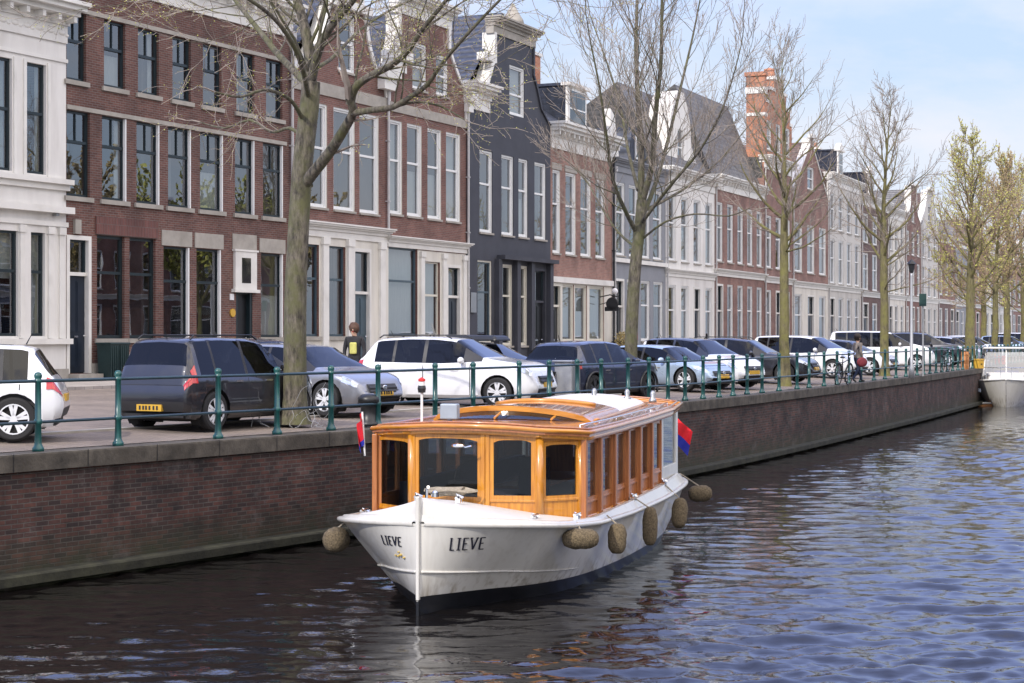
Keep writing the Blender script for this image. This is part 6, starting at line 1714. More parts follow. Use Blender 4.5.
for u in range(15):
    t = lerp(TA + .1, 8.7, u / 14); hwu = lerp(1.22, .95, u / 14); h = lerp(.165, .13, u / 14)
    rows.append([Bt(t + .49 * (s / 12) ** 2 * (1 - u / 14), s / 12 * hwu, sky_z(t, s / 12 * hwu, hwu, h)) for s in range(-12, 13)])
mb.grid(rows, mi=lambda i, j: 1 if i < 7 else 0)
cp = mb.build('roof_canopy', [M['deck_white'], M['wood_roof']], boat, smooth=True)
mb = MB()
for k in (-1, 1):      # varnished strips flanking the canopy
    pts = [Bt(lerp(TA + .6, 8.6, u / 14), k * lerp(1.22, 1.0, u / 14), sky_z(lerp(TA + .6, 8.6, u / 14), lerp(1.22, 1.0, u / 14), 5, 0) + .02) for u in range(15)]; mb.tube(pts, .025, 6)
mb.build('canopy_rail', M['wood_h'], boat, smooth=True)
mb = MB(); rows = []
for k in range(15):      # wooden hatch rim curving over the canopy
    s = -1 + 2 * k / 14; b = s * .8; t = 5.5 + .3 * s * s
    z = sky_z(t, b, 1.1, .15) + .015; rows.append(Bt(t, b, z))
mb.tube(rows, .04, 6); mb.build('hatch_rim', M['wood_h'], boat, smooth=True)
# ---- saloon inside
mb = MB(); mb.quad([Bt(2.0, -1.4, .62), Bt(9.3, -1.3, .62), Bt(9.3, 1.3, .62), Bt(2.0, 1.4, .62)]); mb.build('saloon_floor', M['boat_in'], boat)
mb = MB(); mb.box(2.9, 8.8, 1.35, .9, .62, 1.02); mb.box(2.9, 8.8, -1.35, -.9, .62, 1.02); mb.box(2.9, 8.8, 1.35, 1.22, 1.02, 1.4); mb.box(2.9, 8.8, -1.35, -1.22, 1.02, 1.4)
mb.build('bench', M['cushion'], boat)
mb = MB(); mb.box(4.2, 7.2, -.35, .35, 1.22, 1.26); mb.box(4.5, 4.6, -.05, .05, .62, 1.22); mb.box(6.8, 6.9, -.05, .05, .62, 1.22); mb.build('table', M['wood_dark'], boat)
mb = MB(); mb.box(2.15, 2.35, -.2, .35, 1.15, 1.5); mb.tube([Bt(2.45 + .0, -.08 + .28 * math.cos(a), 1.5 + .28 * math.sin(a)) for a in [k * .5236 for k in range(13)]], .015, 5); mb.build('helm_console', M['boat_in'], boat)
mb = MB(); 
for t, b in ((3.3, -.35), (3.4, .5)): mb.box(t, t + .12, -b - .22, -b + .22, .62, 1.75); mb.box(t - .4, t, -b - .22, -b + .22, 1.05, 1.15)
mb.build('helm_seat', M['cushion'], boat)
for k in range(3):
    t = 4.6 + k * 1.0; mb = MB(); mb.lathe([(.03, 0), (.035, .12), (.02, .16), (.012, .2)], 8, (t, .1, 1.262)); mb.build('bottle', M['car_glass'], boat) if False else None
# ---- deck gear
def cleat(t, b, z, s=1.0):
    mb = MB(); p = Bt(t, b, z); mb.box(p.x - .07 * s, p.x - .03 * s, p.y - .03, p.y + .03, z, z + .07 * s); mb.box(p.x + .03 * s, p.x + .07 * s, p.y - .03, p.y + .03, z, z + .07 * s)
    mb.tube([(p.x - .14 * s, p.y, z + .085 * s), (p.x + .14 * s, p.y, z + .085 * s)], .02, 8); mb.tube([(p.x - .02, p.y - .02, z + .03), (p.x + .02, p.y + .04, z + .1), (p.x + .05, p.y - .04, z + .06)], .018, 6)
    return mb.build('cleat', M['chrome'], boat, smooth=False)
for t, b in ((1.15, 1.18), (2.0, 1.52), (5.0, 1.60), (7.4, 1.55), (1.2, -1.2), (5.0, -1.6)): cleat(t, b, interp(ZR, t) + interp(HB, t) - .02)
cleat(.75, .28, 1.34, .8); cleat(.75, -.28, 1.34, .8)
mb = MB(); mb.tube([Bt(.3, 0, 1.42), Bt(.3, 0, 1.55), Bt(.22, .05, 1.58)], .022, 6); mb.lathe([(.05, 0), (.045, .06), (.02, .08)], 10, (.62, 0, 1.42)); mb.build('bow_fitting', M['chrome'], boat)
mb = MB(); mb.ellipsoid(Bt(1.62, -.15, 1.40), (.12, .35, .06), 12, 6, noisef=.6); mb.tube([Bt(1.5, -.4, 1.40), Bt(1.45, -.1, 1.44), Bt(1.5, .15, 1.41), Bt(1.6, .25, 1.42)], .02, 5); mb.build('rolled_cover', M['rope'], boat)
mb = MB(); mb.tube([Bt(1.60, .02, 2.03), Bt(1.56, .10, 2.00), Bt(1.56, .18, 2.02)], .015, 5); mb.ellipsoid(Bt(1.58, -.02, 2.02), (.06, .09, .035), 10, 6); mb.build('horn', M['chrome'], boat)
# mast light on a thin white pole, searchlight, both on the roof
def roof_top(t, b): return roofz(t) + LIFT + CAMB * (1 - (b / 1.6) ** 2)
mb = MB(); z = roof_top(2.6, -.9); mb.tube([Bt(2.6, -.9, z), Bt(2.6, -.9, z + .45)], .018, 6); ml = mb.build('signal_pole', M['frame_white'], boat)
mb = MB(); mb.lathe([(.05, 0), (.06, .06), (.05, .10)], 10, Bt(2.6, -.9, z + .43)); mb.build('light_housing', M['metal_black'], ml)
mb = MB(); mb.lathe([(.04, 0), (.045, .05), (.03, .06)], 10, Bt(2.6, -.9, z + .53)); mb.build('white_lens', M['sign_white'], ml)
mb = MB(); mb.lathe([(.05, 0), (.05, .03), (.0, .06)], 10, Bt(2.6, -.9, z + .59)); mb.build('red_cap', M['sign_red'], ml)
mb = MB(); z = roof_top(3.0, -.62); c = Bt(3.0, -.62, z); mb.box(c.x - .07, c.x + .07, c.y - .13, c.y + .13, z + .02, z + .24); mb.tube([c, c + Vector((0, 0, .04))], .05, 8); mb.build('searchlight', M['grey_blue'], boat, bevel=.02)
for t, b in ((8.4, .7), (8.1, .2), (8.6, 1.1)):
    mb = MB(); z = roof_top(t, b) + .05; mb.lathe([(.07, 0), (.06, .05), (.035, .08), (.05, .15), (.02, .2)], 10, Bt(t, b, z)); mb.build('roof_ventilator', M['metal_grey'], boat, smooth=True)
mb = MB()
for s in (.98,):
    pts = [Bt(lerp(2.7, 9.2, k / 12), interp([(1.6, 1.60), (4, 1.60), (6, 1.57), (8.3, 1.52), (9.8, 1.36)], lerp(2.7, 9.2, k / 12)) * .86, roof_top(lerp(2.7, 9.2, k / 12), 1.38) + .05) for k in range(13)]
    mb.tube(pts, .014, 6)
    for p in pts[::2]: mb.tube([p, p - Vector((0, 0, .06))], .01, 5)
mb.build('roof_handrail', M['chrome'], boat, smooth=True)
# ---- things hanging on the boat
def bw(t, b, z):    # world point
    return Vector((BX, BY, WATER)) + aV * t + nV * b + Vector((0, 0, z))
def fender(label, t, b, z, L, r, tilt=0, horiz=False, rope_from=None, yaw=0):
    p = bw(t, b, z); root = empty('rope_fender', tuple(p), math.pi / 2 - BTH, label, 'fender', 'rope fenders hanging round the hull')
    rot = Matrix.Rotation(tilt, 3, 'Y')
    if horiz: rot = Matrix.Rotation(yaw, 3, 'Z') @ Matrix.Rotation(math.pi / 2, 3, 'Y')
    mb = MB(); n, m_ = 18, 14; rows = []
    base = len(mb.v)
    for i in range(m_ + 1):
        th = math.pi * i / m_; rr = r * (math.sin(th) ** .62); zz = math.cos(th); zz = L / 2 * (abs(zz) ** .85) * (1 if zz > 0 else -1)
        row_ = []
        for k in range(n + 1):
            ph = 2 * math.pi * k / n; kn = 1 + .05 * math.sin(ph * 6 + i * 1.7) + .04 * mnoise.noise(Vector((ph * 3, i, r * 50)))
            row_.append(rot @ Vector((rr * kn * math.cos(ph), rr * kn * math.sin(ph), zz)))
        rows.append(row_)
    mb.grid(rows); mb.build('woven_body', M['fender'], root, smooth=True)
    if rope_from:
        q = bw(*rope_from) - p; ang = -(math.pi / 2 - BTH); q = Matrix.Rotation(ang, 3, 'Z') @ q
        st = rot @ Vector((0, 0, L / 2 * .9)) if not horiz else Vector((0, 0, r * .8))
        mb = MB(); mb.tube([st, st.lerp(q, .5), q], .012, 5); mb.build('lanyard', M['rope'], root)
fender('plump rope fender lying sideways under the rub rail at the right bow', 1.5, 1.70, .84, .48, .135, horiz=True, rope_from=(1.7, 1.6, 1.03), yaw=R(-62))
fender('short upright rope fender, second from the right bow', 3.0, 1.83, .68, .42, .13, tilt=.12, rope_from=(3.0, 1.68, 1.0))
fender('long slim upright rope fender amidships on the right side', 5.05, 1.84, .64, .58, .115, tilt=.08, rope_from=(5.0, 1.58, 1.08))
fender('tilted upright rope fender near the right quarter', 7.45, 1.80, .60, .50, .13, tilt=.35, rope_from=(7.4, 1.55, 1.08))
fender('rope fender sticking out sideways at the stern corner', 10.15, 1.62, .68, .42, .15, horiz=True, rope_from=(9.9, 1.3, 1.05), yaw=R(-60))
fender('round rope fender at the left bow by the quay wall', 1.05, -1.55, .77, .36, .17, horiz=True, rope_from=(1.1, -1.45, 1.0))
def flag(name, label, base, top, cols, w, drop, fold, seed, ang, low=.35):
    b = bw(*base); root = empty(name, tuple(b), 0, label, 'flag'); tv = bw(*top) - b
    mb = MB(); mb.tube([(0, 0, 0), tuple(tv)], .014, 6); mb.build('staff', M['frame_white'], root)
    mb = MB(); n = 10; rows = []; mv = 9
    dirv = Vector((math.cos(ang), math.sin(ang), 0))
    for j in range(mv + 1):
        v = j / mv; row_ = []
        for i in range(n + 1):
            u = i / n
            p = tv * (.98 - .0 * v) + Vector((0, 0, -drop * v * (.75 + .25 * u))) - tv * 0.0
            p = tv.lerp(tv * low, v) + dirv * (w * u * fold) + Vector((0, 0, -.75 * w * u)) + dirv.orthogonal().normalized() * (0) + Vector((-dirv.y, dirv.x, 0)) * (.09 * math.sin(u * 8 + v * 2.5 + seed))
            row_.append(p)
        rows.append(row_)
    nc = len(cols)
    mb.grid(rows, mi=lambda i, j: min(nc - 1, int(i / mv * nc))); mb.build('cloth', [M[c] for c in cols], root, smooth=True)
flag('stern_flag', 'red and blue flag drooping from the staff at the stern', (10.1, .90, 1.0), (10.4, 1.06, 2.10), ['flag_red', 'flag_red', 'flag_blue', 'flag_blue'], .46, .5, .8, 1, R(-8), low=.62)
flag('pennant', 'small red pennant hanging from a thin white staff at the left corner of the cabin', (2.35, -1.66, 1.80), (2.30, -1.68, 2.42), ['flag_red', 'flag_red', 'flag_red', 'flag_blue'], .24, .3, .25, 3, R(200))
# ================================================================== moored boat, dinghy
def small_hull(root, L, B, H, wm, sheer=.25, name='hull', flare=.5):
    mb = MB(); n = 16
    for side in (1, -1):
        rows = []
        for i in range(n + 1):
            u = i / n; wd = B / 2 * (1 - (1 - min(1, u / .55)) ** 2.2) * (1 - .12 * max(0, u - .7) / .3); zt = H * (1 + sheer * (1 - u) ** 2)
            rows.append([Vector((L * u - .25 * (1 - z) * 0 + (.35 * (1 - z) * (1 - u) ** 2), side * max(.01, wd * (flare + (1 - flare) * z ** .8)), lerp(-.15, zt, z))) for z in (0, .15, .35, .6, .85, 1)])
        mb.grid(rows, flip=side < 0)
    rows = [[Vector((L * i / n, s * max(.01, B / 2 * (1 - (1 - min(1, i / n / .55)) ** 2.2) * (1 - .12 * max(0, i / n - .7) / .3)), H * (1 + sheer * (1 - i / n) ** 2) - .05)) for s in (-1, 0, 1)] for i in range(n + 1)]
    mb.grid(rows)
    mb.quad([(L, -B / 2 * .88, -.15), (L, B / 2 * .88, -.15), (L, B / 2 * .88, H), (L, -B / 2 * .88, H)])
    return mb.build(name, wm, root, smooth=False, weld=True)
P = at(1006, 84.5)
mo = empty('motor_boat', (P.x, P.y, WATER), R(74), 'white motor boat with a glazed wheelhouse moored at the right edge', 'boat')
h_ = small_hull(mo, 8.2, 3.9, 1.05, M['hull_white'], .30, flare=.42); smooth_by_angle(h_, 45)
mb = MB()
for s in (1, -1):
    mb.tube([Vector((8.2 * i / 16, s * max(.01, 1.97 * (1 - (1 - min(1, i / 16 / .55)) ** 2.2)), 1.05 * (1 + .3 * (1 - i / 16) ** 2))) for i in range(14)], .05, 6)
mb.build('rub_rail', M['frame_white'], mo)
mb = MB(); mb.hexa([(1.4, -.9, 1.15), (2.6, -1.1, 1.15), (2.6, 1.1, 1.15), (1.4, .9, 1.15), (1.7, -.75, 1.55), (2.6, -1.0, 1.65), (2.6, 1.0, 1.65), (1.7, .75, 1.55)]); mb.build('foredeck_trunk', M['deck_white'], mo, bevel=.05)
mb = MB()
for (y0, y1) in ((-1.15, -1.08), (-.03, .03), (1.08, 1.15)): mb.hexa([(2.4, y0, 1.45), (2.5, y0, 1.45), (2.5, y1, 1.45), (2.4, y1, 1.45), (3.3, y0 * .88, 2.8), (3.4, y0 * .88, 2.8), (3.4, y1 * .88, 2.8), (3.3, y1 * .88, 2.8)])
mb.box(2.6, 6.4, -1.2, -1.12, 1.0, 1.6); mb.box(2.6, 6.4, 1.12, 1.2, 1.0, 1.6); mb.box(2.6, 2.7, -1.15, 1.15, 1.1, 1.55)
for x in (4.4, 6.3): mb.box(x, x + .1, -1.18, -1.08, 1.6, 2.8); mb.box(x, x + .1, 1.08, 1.18, 1.6, 2.8)
wh = mb.build('wheelhouse', M['hull_white'], mo)
mb = MB(); mb.box(3.15, 6.7, -1.12, 1.12, 2.8, 2.88); mb.build('wheelhouse_roof', M['deck_white'], mo, bevel=.04)
mb = MB(); mb.quad([(2.46, 1.1, 1.5), (2.46, -1.1, 1.5), (3.34, -.98, 2.8), (3.34, .98, 2.8)]); mb.build('windscreen', M['glass'], wh)
for s in (1, -1):
    mb = MB(); mb.quad([(2.75, s * 1.14, 1.6), (6.3, s * 1.14, 1.6), (6.3, s * 1.14, 2.8), (3.3, s * 1.14, 2.8)]); mb.build('side_window', M['glass'], wh)
mb = MB(); mb.box(4.5, 5.0, -.6, .6, 1.0, 1.7); mb.build('seat', M['flag_blue'], mo)
mb = MB()
for s in (1, -1):
    pts = [Vector((x, s * y, 1.9)) for x, y in ((.3, .25), (1.2, .95), (2.4, 1.3))]; mb.tube([Vector((.0, 0, 1.95))] + pts, .018, 5)
    for p in pts: mb.tube([p, p - Vector((0, 0, .65))], .015, 5)
mb.build('pulpit_rail', M['chrome'], mo)
for s in (1, -1):      # registration strokes on the bow, too small to read
    mb = MB()
    for k in range(4): mb.box(1.0 + k * .16, 1.08 + k * .16, s * 1.21 - .02 + (k * .03) * s, s * 1.215 + .02 + (k * .03) * s, .70, .86)
    mb.build('hull_marking', M['grey_blue'], mo)
P = at(965, 88.0)
dg = empty('dinghy', (P.x, P.y, WATER), R(20), 'small dark tender lying between the quay wall and the moored motor boat', 'boat')
h_ = small_hull(dg, 2.4, 1.2, .45, M['metal_black'], .9)
mb = MB(); mb.box(.9, 1.2, -.5, .5, .3, .35); mb.box(1.6, 1.9, -.5, .5, .3, .35); mb.build('thwart', M['wood_dark'], dg)
P = at(984, 86.8)
o_ = empty('swim_raft', (P.x, P.y, WATER), R(15), 'low wooden float at the water line under the motor boat bow', 'raft')
mb = MB(); mb.box(-.9, .9, -.4, .4, -.05, .12); mb.build('deck_boards', M['orange'], o_, bevel=.03)
mb = MB(); mb.tube([(-.9, -.42, .14), (.9, -.42, .14)], .05, 6); mb.tube([(-.9, .42, .14), (.9, .42, .14)], .05, 6); mb.build('edge_tube', M['frame_cream'], o_)
for k, (px, Yp, l_) in enumerate(((971.5, 87.6, 'pale mooring pole beside the dark tender'), (987.5, 91, 'pale mooring pole behind the motor boat bow'))):
    P = at(px, Yp); r_ = empty('mooring_pole', (P.x, P.y, WATER), 0, l_, 'pole', 'mooring poles'); mb = MB(); mb.lathe([(.07, -1), (.07, 2.05 if k == 0 else 2.3), (.05, 2.12 if k == 0 else 2.38), (.0, 2.13 if k == 0 else 2.39)], 10); mb.build('shaft', M['frame_cream'], r_)
P = at(975.5, 87.2); r_ = empty('life_buoy', (P.x, P.y, WATER + .9), R(30), 'orange buoy hanging by the pale mooring pole', 'buoy')
mb = MB(); mb.ellipsoid((0, 0, 0), (.22, .22, .3), 12, 8); mb.build('float', M['orange'], r_, smooth=True); mb = MB(); mb.tube([(0, 0, .28), (-.1, 0, .7)], .015, 5); mb.build('line', M['rope'], r_)

# ================================================================== people
def person(label, x, Y, zf, face, pose, top, trousers, hair, Hh=1.74):
    """skin-modifier figure; face = heading angle, pose: joint offsets"""
    P = at(x, Y); root = empty('person', (P.x, P.y, zf), face, label, 'person')
    J = {'pel': (0, 0, .95), 'wst': (.01, 0, 1.12), 'cst': (.02, 0, 1.34), 'nck': (.02, 0, 1.49), 'hd0': (.035, 0, 1.56), 'hd1': (.045, 0, 1.66), 'hd2': (.035, 0, 1.73),
         'lsh': (.01, .185, 1.43), 'lel': (.0, .25, 1.15), 'lwr': (.12, .22, .93), 'lha': (.17, .21, .85), 'rsh': (.01, -.185, 1.43), 'rel': (-.02, -.25, 1.15), 'rwr': (.1, -.22, .93), 'rha': (.14, -.21, .85),
         'lhp': (0, .095, .90), 'lkn': (.03, .10, .50), 'lan': (-.02, .10, .09), 'lto': (.16, .11, .035), 'rhp': (0, -.095, .90), 'rkn': (.02, -.10, .50), 'ran': (-.02, -.10, .09), 'rto': (.16, -.11, .035)}
    J.update(pose)
    RAD = {'pel': .135, 'wst': .125, 'cst': .155, 'nck': .058, 'hd0': .07, 'hd1': .098, 'hd2': .075, 'lsh': .07, 'lel': .048, 'lwr': .032, 'lha': .036, 'rsh': .07, 'rel': .048, 'rwr': .032, 'rha': .036, 'lhp': .095, 'lkn': .062, 'lan': .042, 'lto': .036, 'rhp': .095, 'rkn': .062, 'ran': .042, 'rto': .036}
    E = [('pel', 'wst'), ('wst', 'cst'), ('cst', 'nck'), ('nck', 'hd0'), ('hd0', 'hd1'), ('hd1', 'hd2'), ('cst', 'lsh'), ('lsh', 'lel'), ('lel', 'lwr'), ('lwr', 'lha'), ('cst', 'rsh'), ('rsh', 'rel'), ('rel', 'rwr'), ('rwr', 'rha'), ('pel', 'lhp'), ('lhp', 'lkn'), ('lkn', 'lan'), ('lan', 'lto'), ('pel', 'rhp'), ('rhp', 'rkn'), ('rkn', 'ran'), ('ran', 'rto')]
    # fingers
    for s in 'lr':
        h = Vector(J[s + 'ha']); w = Vector(J[s + 'wr']); d = (h - w).normalized(); sd = Vector((0, 1, 0)) if s == 'l' else Vector((0, -1, 0)); f = d.cross(sd).normalized()
        for k in range(4):
            a = h + f * (.022 * (k - 1.5)) + d * .045; b = h + f * (.025 * (k - 1.5)) + d * (.085 - .006 * abs(k - 1)) - sd * .015
            J[f'{s}f{k}'] = tuple(a); J[f'{s}g{k}'] = tuple(b); RAD[f'{s}f{k}'] = .011; RAD[f'{s}g{k}'] = .009; E += [(s + 'ha', f'{s}f{k}'), (f'{s}f{k}', f'{s}g{k}')]
        a = w.lerp(h, .6) + f * .045; J[s + 'th'] = tuple(a + d * .035); RAD[s + 'th'] = .011; E.append((s + 'ha', s + 'th'))
    names = list(J); sc = Hh / 1.78
    me = bpy.data.meshes.new('body'); me.from_pydata([tuple(c * sc for c in J[n]) for n in names], [(names.index(a), names.index(b)) for a, b in E], [])
    o = bpy.data.objects.new('body', me); COL.objects.link(o)
    sk = o.modifiers.new('skin', 'SKIN'); sl = me.skin_vertices[0].data
    for i, n in enumerate(names): sl[i].radius = (RAD[n] * sc * (1.0 if n != 'cst' else .8), RAD[n] * sc * (1.0 if n != 'cst' else 1.05)); sl[i].use_root = (n == 'pel')
    ss = o.modifiers.new('sub', 'SUBSURF'); ss.levels = 2; ss.render_levels = 2
    dgp = bpy.context.evaluated_depsgraph_get(); me2 = bpy.data.meshes.new_from_object(o.evaluated_get(dgp)); o.modifiers.clear(); o.data = me2
    for m_ in (M[top], M[trousers], M['skin'], M['shoe']): me2.materials.append(m_)
    for p in me2.polygons:
        c = p.center / sc; hand = min((c - Vector(J['lha'])).length, (c - Vector(J['rha'])).length) < .1
        p.material_index = 3 if c.z < .12 else (2 if (c.z > 1.50 or hand) else (1 if c.z < .93 and abs(c.y) < .2 and min((c - Vector(J['lwr'])).length, (c - Vector(J['rwr'])).length) > .1 else 0)); p.use_smooth = True
    o.parent = root
    hd = Vector(J['hd1']) * sc
    mb = MB(); mb.ellipsoid(hd + Vector((-.03, 0, .03)), (.125, .12, .135), 14, 10, noisef=.25); mb.build('hair', M[hair], root, smooth=True)
    mb = MB(); fz = hd + Vector((.092, 0, -.01)); mb.ellipsoid(fz + Vector((.01, 0, -.01)), (.022, .014, .024), 8, 6); mb.build('nose', M['skin'], root, smooth=True)
    mb = MB()
    for s in (-.034, .034): mb.ellipsoid(fz + Vector((-.004, s, .022)), (.010, .013, .008), 8, 6)
    mb.build('eyes', M['metal_black'], root)
    mb = MB(); mb.ellipsoid(fz + Vector((-.004, 0, -.05)), (.010, .024, .007), 8, 6); mb.build('mouth', M['sign_red'], root)
    mb = MB()
    for s in (-.098, .098): mb.ellipsoid(hd + Vector((0, s, 0)), (.022, .012, .034), 8, 6)
    mb.build('ears', M['skin'], root)
    return root
M['skin'] = mat('skin', (.52, .32, .23), .55, var=.08); M['shoe'] = mat('shoe', (.03, .028, .026), .6, var=.2)
M['cloth_black'] = mat('cloth_black', (.022, .022, .026), .9, var=.3, scale=8); M['cloth_navy'] = mat('cloth_navy', (.02, .03, .06), .9, var=.3, scale=8)
M['cloth_tan'] = mat('cloth_tan', (.27, .23, .19), .9, var=.15, scale=8); M['hair_brown'] = mat('hair_brown', (.07, .032, .018), .7, var=.4, scale=30); M['hair_dark'] = mat('hair_dark', (.03, .02, .015), .7, var=.4, scale=30)
M['cloth_yellow'] = mat('cloth_yellow_green', (.50, .48, .14), .9, var=.25, scale=6); M['cloth_wine'] = mat('cloth_wine', (.16, .02, .03), .8, var=.2)
p1 = person('person with brown hair in a black jacket standing behind the grey hatchback', 354.5, 40.5, .16, R(-100), {}, 'cloth_black', 'cloth_navy', 'hair_brown', 1.74)
mb = MB(); mb.box(.10, .17, -.08, .09, 1.05, 1.32); mb.build('yellow_vest_front', M['cloth_yellow'], p1, bevel=.03)
pq = at(857, 60.0)
p2 = person('person in a tan top and dark trousers walking behind the railing', 857, 60.0, ground_z(pq), R(25), {'lkn': (.16, .09, .52), 'lan': (.26, .09, .10), 'lto': (.42, .1, .07), 'rkn': (-.02, -.09, .50), 'ran': (-.24, -.09, .14), 'rto': (-.10, -.1, .04), 'lel': (.06, .25, 1.17), 'lwr': (.24, .2, 1.08), 'lha': (.31, .19, 1.06)}, 'cloth_tan', 'cloth_navy', 'hair_dark', 1.66)
mb = MB(); mb.ellipsoid((-.05, -.36, .72), (.22, .08, .17), 12, 8); mb.build('bag_body', M['cloth_wine'], None, smooth=True)
bg = bpy.data.objects[-1] if False else COL.objects[-1]
bg.name = 'shoulder_bag'; bg.location = (pq.x, pq.y, ground_z(pq)); bg.rotation_euler = (0, 0, R(25)); tag(bg, 'wine red bag carried low by the walking person', 'bag')

# ================================================================== street things
def bike(label, x, Y, ang, colr='metal_black', lean=.08, off=0.0):
    P = at(x, Y); root = empty('bicycle', (P.x, P.y, ground_z(P) if P.y > 0 else 0), ang, label, 'bicycle', 'bicycles leaning on the quay')
    root.rotation_euler = (lean, 0, ang)
    r = .345
    for xx in (-.52, .52):
        mb = MB(); mb.tube([(xx + r * math.cos(k * .2618), 0, r + r * math.sin(k * .2618)) for k in range(25)], .017, 6, cap=False); w = mb.build('wheel', M['rubber'], root, smooth=True)
        mb = MB()
        for k in range(14): a = k * math.pi / 7; mb.tube([(xx, 0, r), (xx + r * .96 * math.cos(a), 0, r + r * .96 * math.sin(a))], .0022, 3, cap=False)
        mb.lathe([(.03, -.04), (.03, .04)], 8, (xx, 0, r), 'y'); mb.build('spokes', M['chrome'], w)
        mb = MB(); mb.tube([(xx + (r + .035) * math.cos(k * .2618), 0, r + (r + .035) * math.sin(k * .2618)) for k in range(1, 12)], .02, 5); mb.build('mudguard', M[colr], root)
    mb = MB()
    for a, b in (((-.52, 0, r), (-.1, 0, .28)), ((-.1, 0, .28), (-.22, 0, .86)), ((-.52, 0, r), (-.2, 0, .78)), ((-.1, 0, .28), (.36, 0, .72)), ((-.2, 0, .74), (.34, 0, .84)), ((.52, 0, r), (.33, 0, .95)), ((.33, 0, .95), (.30, 0, 1.06))): mb.tube([a, b], .016, 6)
    mb.build('frame', M[colr], root)
    mb = MB(); mb.tube([(.12, .27, 1.02), (.28, .25, 1.08), (.31, 0, 1.08), (.28, -.25, 1.08), (.12, -.27, 1.02)], .013, 6); mb.build('handlebar', M['chrome'], root)
    mb = MB(); mb.ellipsoid((-.25, 0, .92), (.14, .08, .04), 10, 6); mb.build('saddle', M['metal_black'], root)
    mb = MB(); mb.tube([(-.1, -.06, .28), (-.02, -.06, .14)], .012, 5); mb.box(-.08, .04, -.15, -.06, .12, .15); mb.build('pedal', M['metal_black'], root)
    mb = MB(); mb.tube([(-.1, .06, .28), (-.18, .06, .42)], .012, 5); mb.box(-.24, -.12, .06, .15, .41, .44); mb.build('pedal', M['metal_black'], root)
    mb = MB(); mb.box(-.85, -.35, -.07, .07, .74, .76); mb.tube([(-.8, 0, .74), (-.52, 0, r)], .008, 4); mb.build('carrier', M['metal_black'], root)
    mb = MB(); mb.ellipsoid((.44, 0, .92), (.04, .04, .04), 8, 6); mb.build('lamp', M['chrome'], root)
    return root
bike('bicycle parked past the walking person by the railing', 843, 57.5, R(60))
bike('dark bicycle beside the white pillar left of the black sport utility car', 560, 41.3, R(62), 'rail_dark')
bike('green bicycle near the far end of the railing', 945, 77.5, R(62), 'rail_green')
bike('black bicycle among the things under the budding tree', 985, 88, R(60))
# weeds and wire round the foot of the nearest tree
wd = empty('tree_wire_guard', (at(312, 30.4).x, 30.4, .04), 0, 'tangle of pale bent wire and dry stems at the foot of the nearest tree', 'wire')
mb = MB(); rr_ = random.Random(5)
for k in range(9):
    p = Vector((rr_.uniform(-.35, .3), rr_.uniform(-.15, .2), 0)); pts = [p]
    for j in range(6): p = p + Vector((rr_.uniform(-.12, .12), rr_.uniform(-.08, .08), rr_.uniform(-.06, .19))); p.z = max(.01, p.z); pts.append(p.copy())
    mb.tube([tuple(q) for q in catmull([tuple(q) for q in pts], 3)], .004, 4, cap=False)
mb.build('wire', M['sign_pole'], wd)
w2 = empty('bent_wire_stub', (at(258, 30.6).x, 30.6, .04), 0, 'small bent pale wire loop on the stones left of the nearest tree', 'wire')
mb = MB(); mb.tube([(-.12, 0, 0), (-.08, 0, .2), (0, 0, .22), (.05, 0, .06), (.2, 0, 0), (.0, 0, .1), (.06, 0, .25)], .007, 4, cap=False); mb.build('wire', M['sign_pole'], w2)
# black mooring block / tyre behind the railing, grey bollard
P = at(369, 31.3); tb = empty('tar_bollard', (P.x, P.y, .03), 0, 'squat black bollard just behind the railing left of the boat roof', 'bollard')
mb = MB(); mb.lathe([(.2, 0), (.2, .05), (.15, .08), (.15, .38), (.2, .42), (.2, .5), (.12, .56), (.0, .57)], 16); mb.build('shaft', M['metal_black'], tb, smooth=True)
P = at(568, 41.0); ub_ = empty('utility_cabinet', (P.x, P.y, .06), R(63), 'pale grey utility pillar behind the railing before the black sport utility car', 'cabinet')
mb = MB(); mb.box(-.28, .28, -.22, .22, 0, .95); mb.build('housing', M['sign_pole'], ub_, bevel=.02); mb = MB(); mb.box(-.32, .32, -.26, .26, .95, 1.0); mb.build('lid', M['metal_grey'], ub_, bevel=.01)
mb = MB(); mb.box(-.2, .2, -.232, -.222, .12, .85); mb.box(.12, .15, -.25, -.23, .45, .6); mb.build('door', M['metal_grey'], ub_)
# wheelie bins by house B
for k, (px, lb) in enumerate(((96.5, 'dark green ribbed planter box left one by the brick house wall'), (106.5, 'dark green ribbed planter box right one by the brick house wall'))):
    x_ = B.s(px); r_ = empty('planter_box', tuple((B.a + B.d * x_ + Vector((B.d.y, -B.d.x)) * .42)) + (GZ + .1,), math.atan2(B.d.y, B.d.x), lb, 'planter', 'planter boxes by the brick house')
    mb = MB(); mb.hexa([(-.17, -.2, 0), (.17, -.2, 0), (.17, .2, 0), (-.17, .2, 0), (-.2, -.24, .98), (.2, -.24, .98), (.2, .24, .98), (-.2, .24, .98)])
    for q in range(5): xq = -.16 + .08 * q; mb.box(xq - .012, xq + .012, -.25, -.2, .08, .95)
    mb.build('body', M['bin'], r_); mb = MB(); mb.box(-.22, .22, -.27, .27, .98, 1.04); mb.build('lid', M['bin'], r_, bevel=.015)
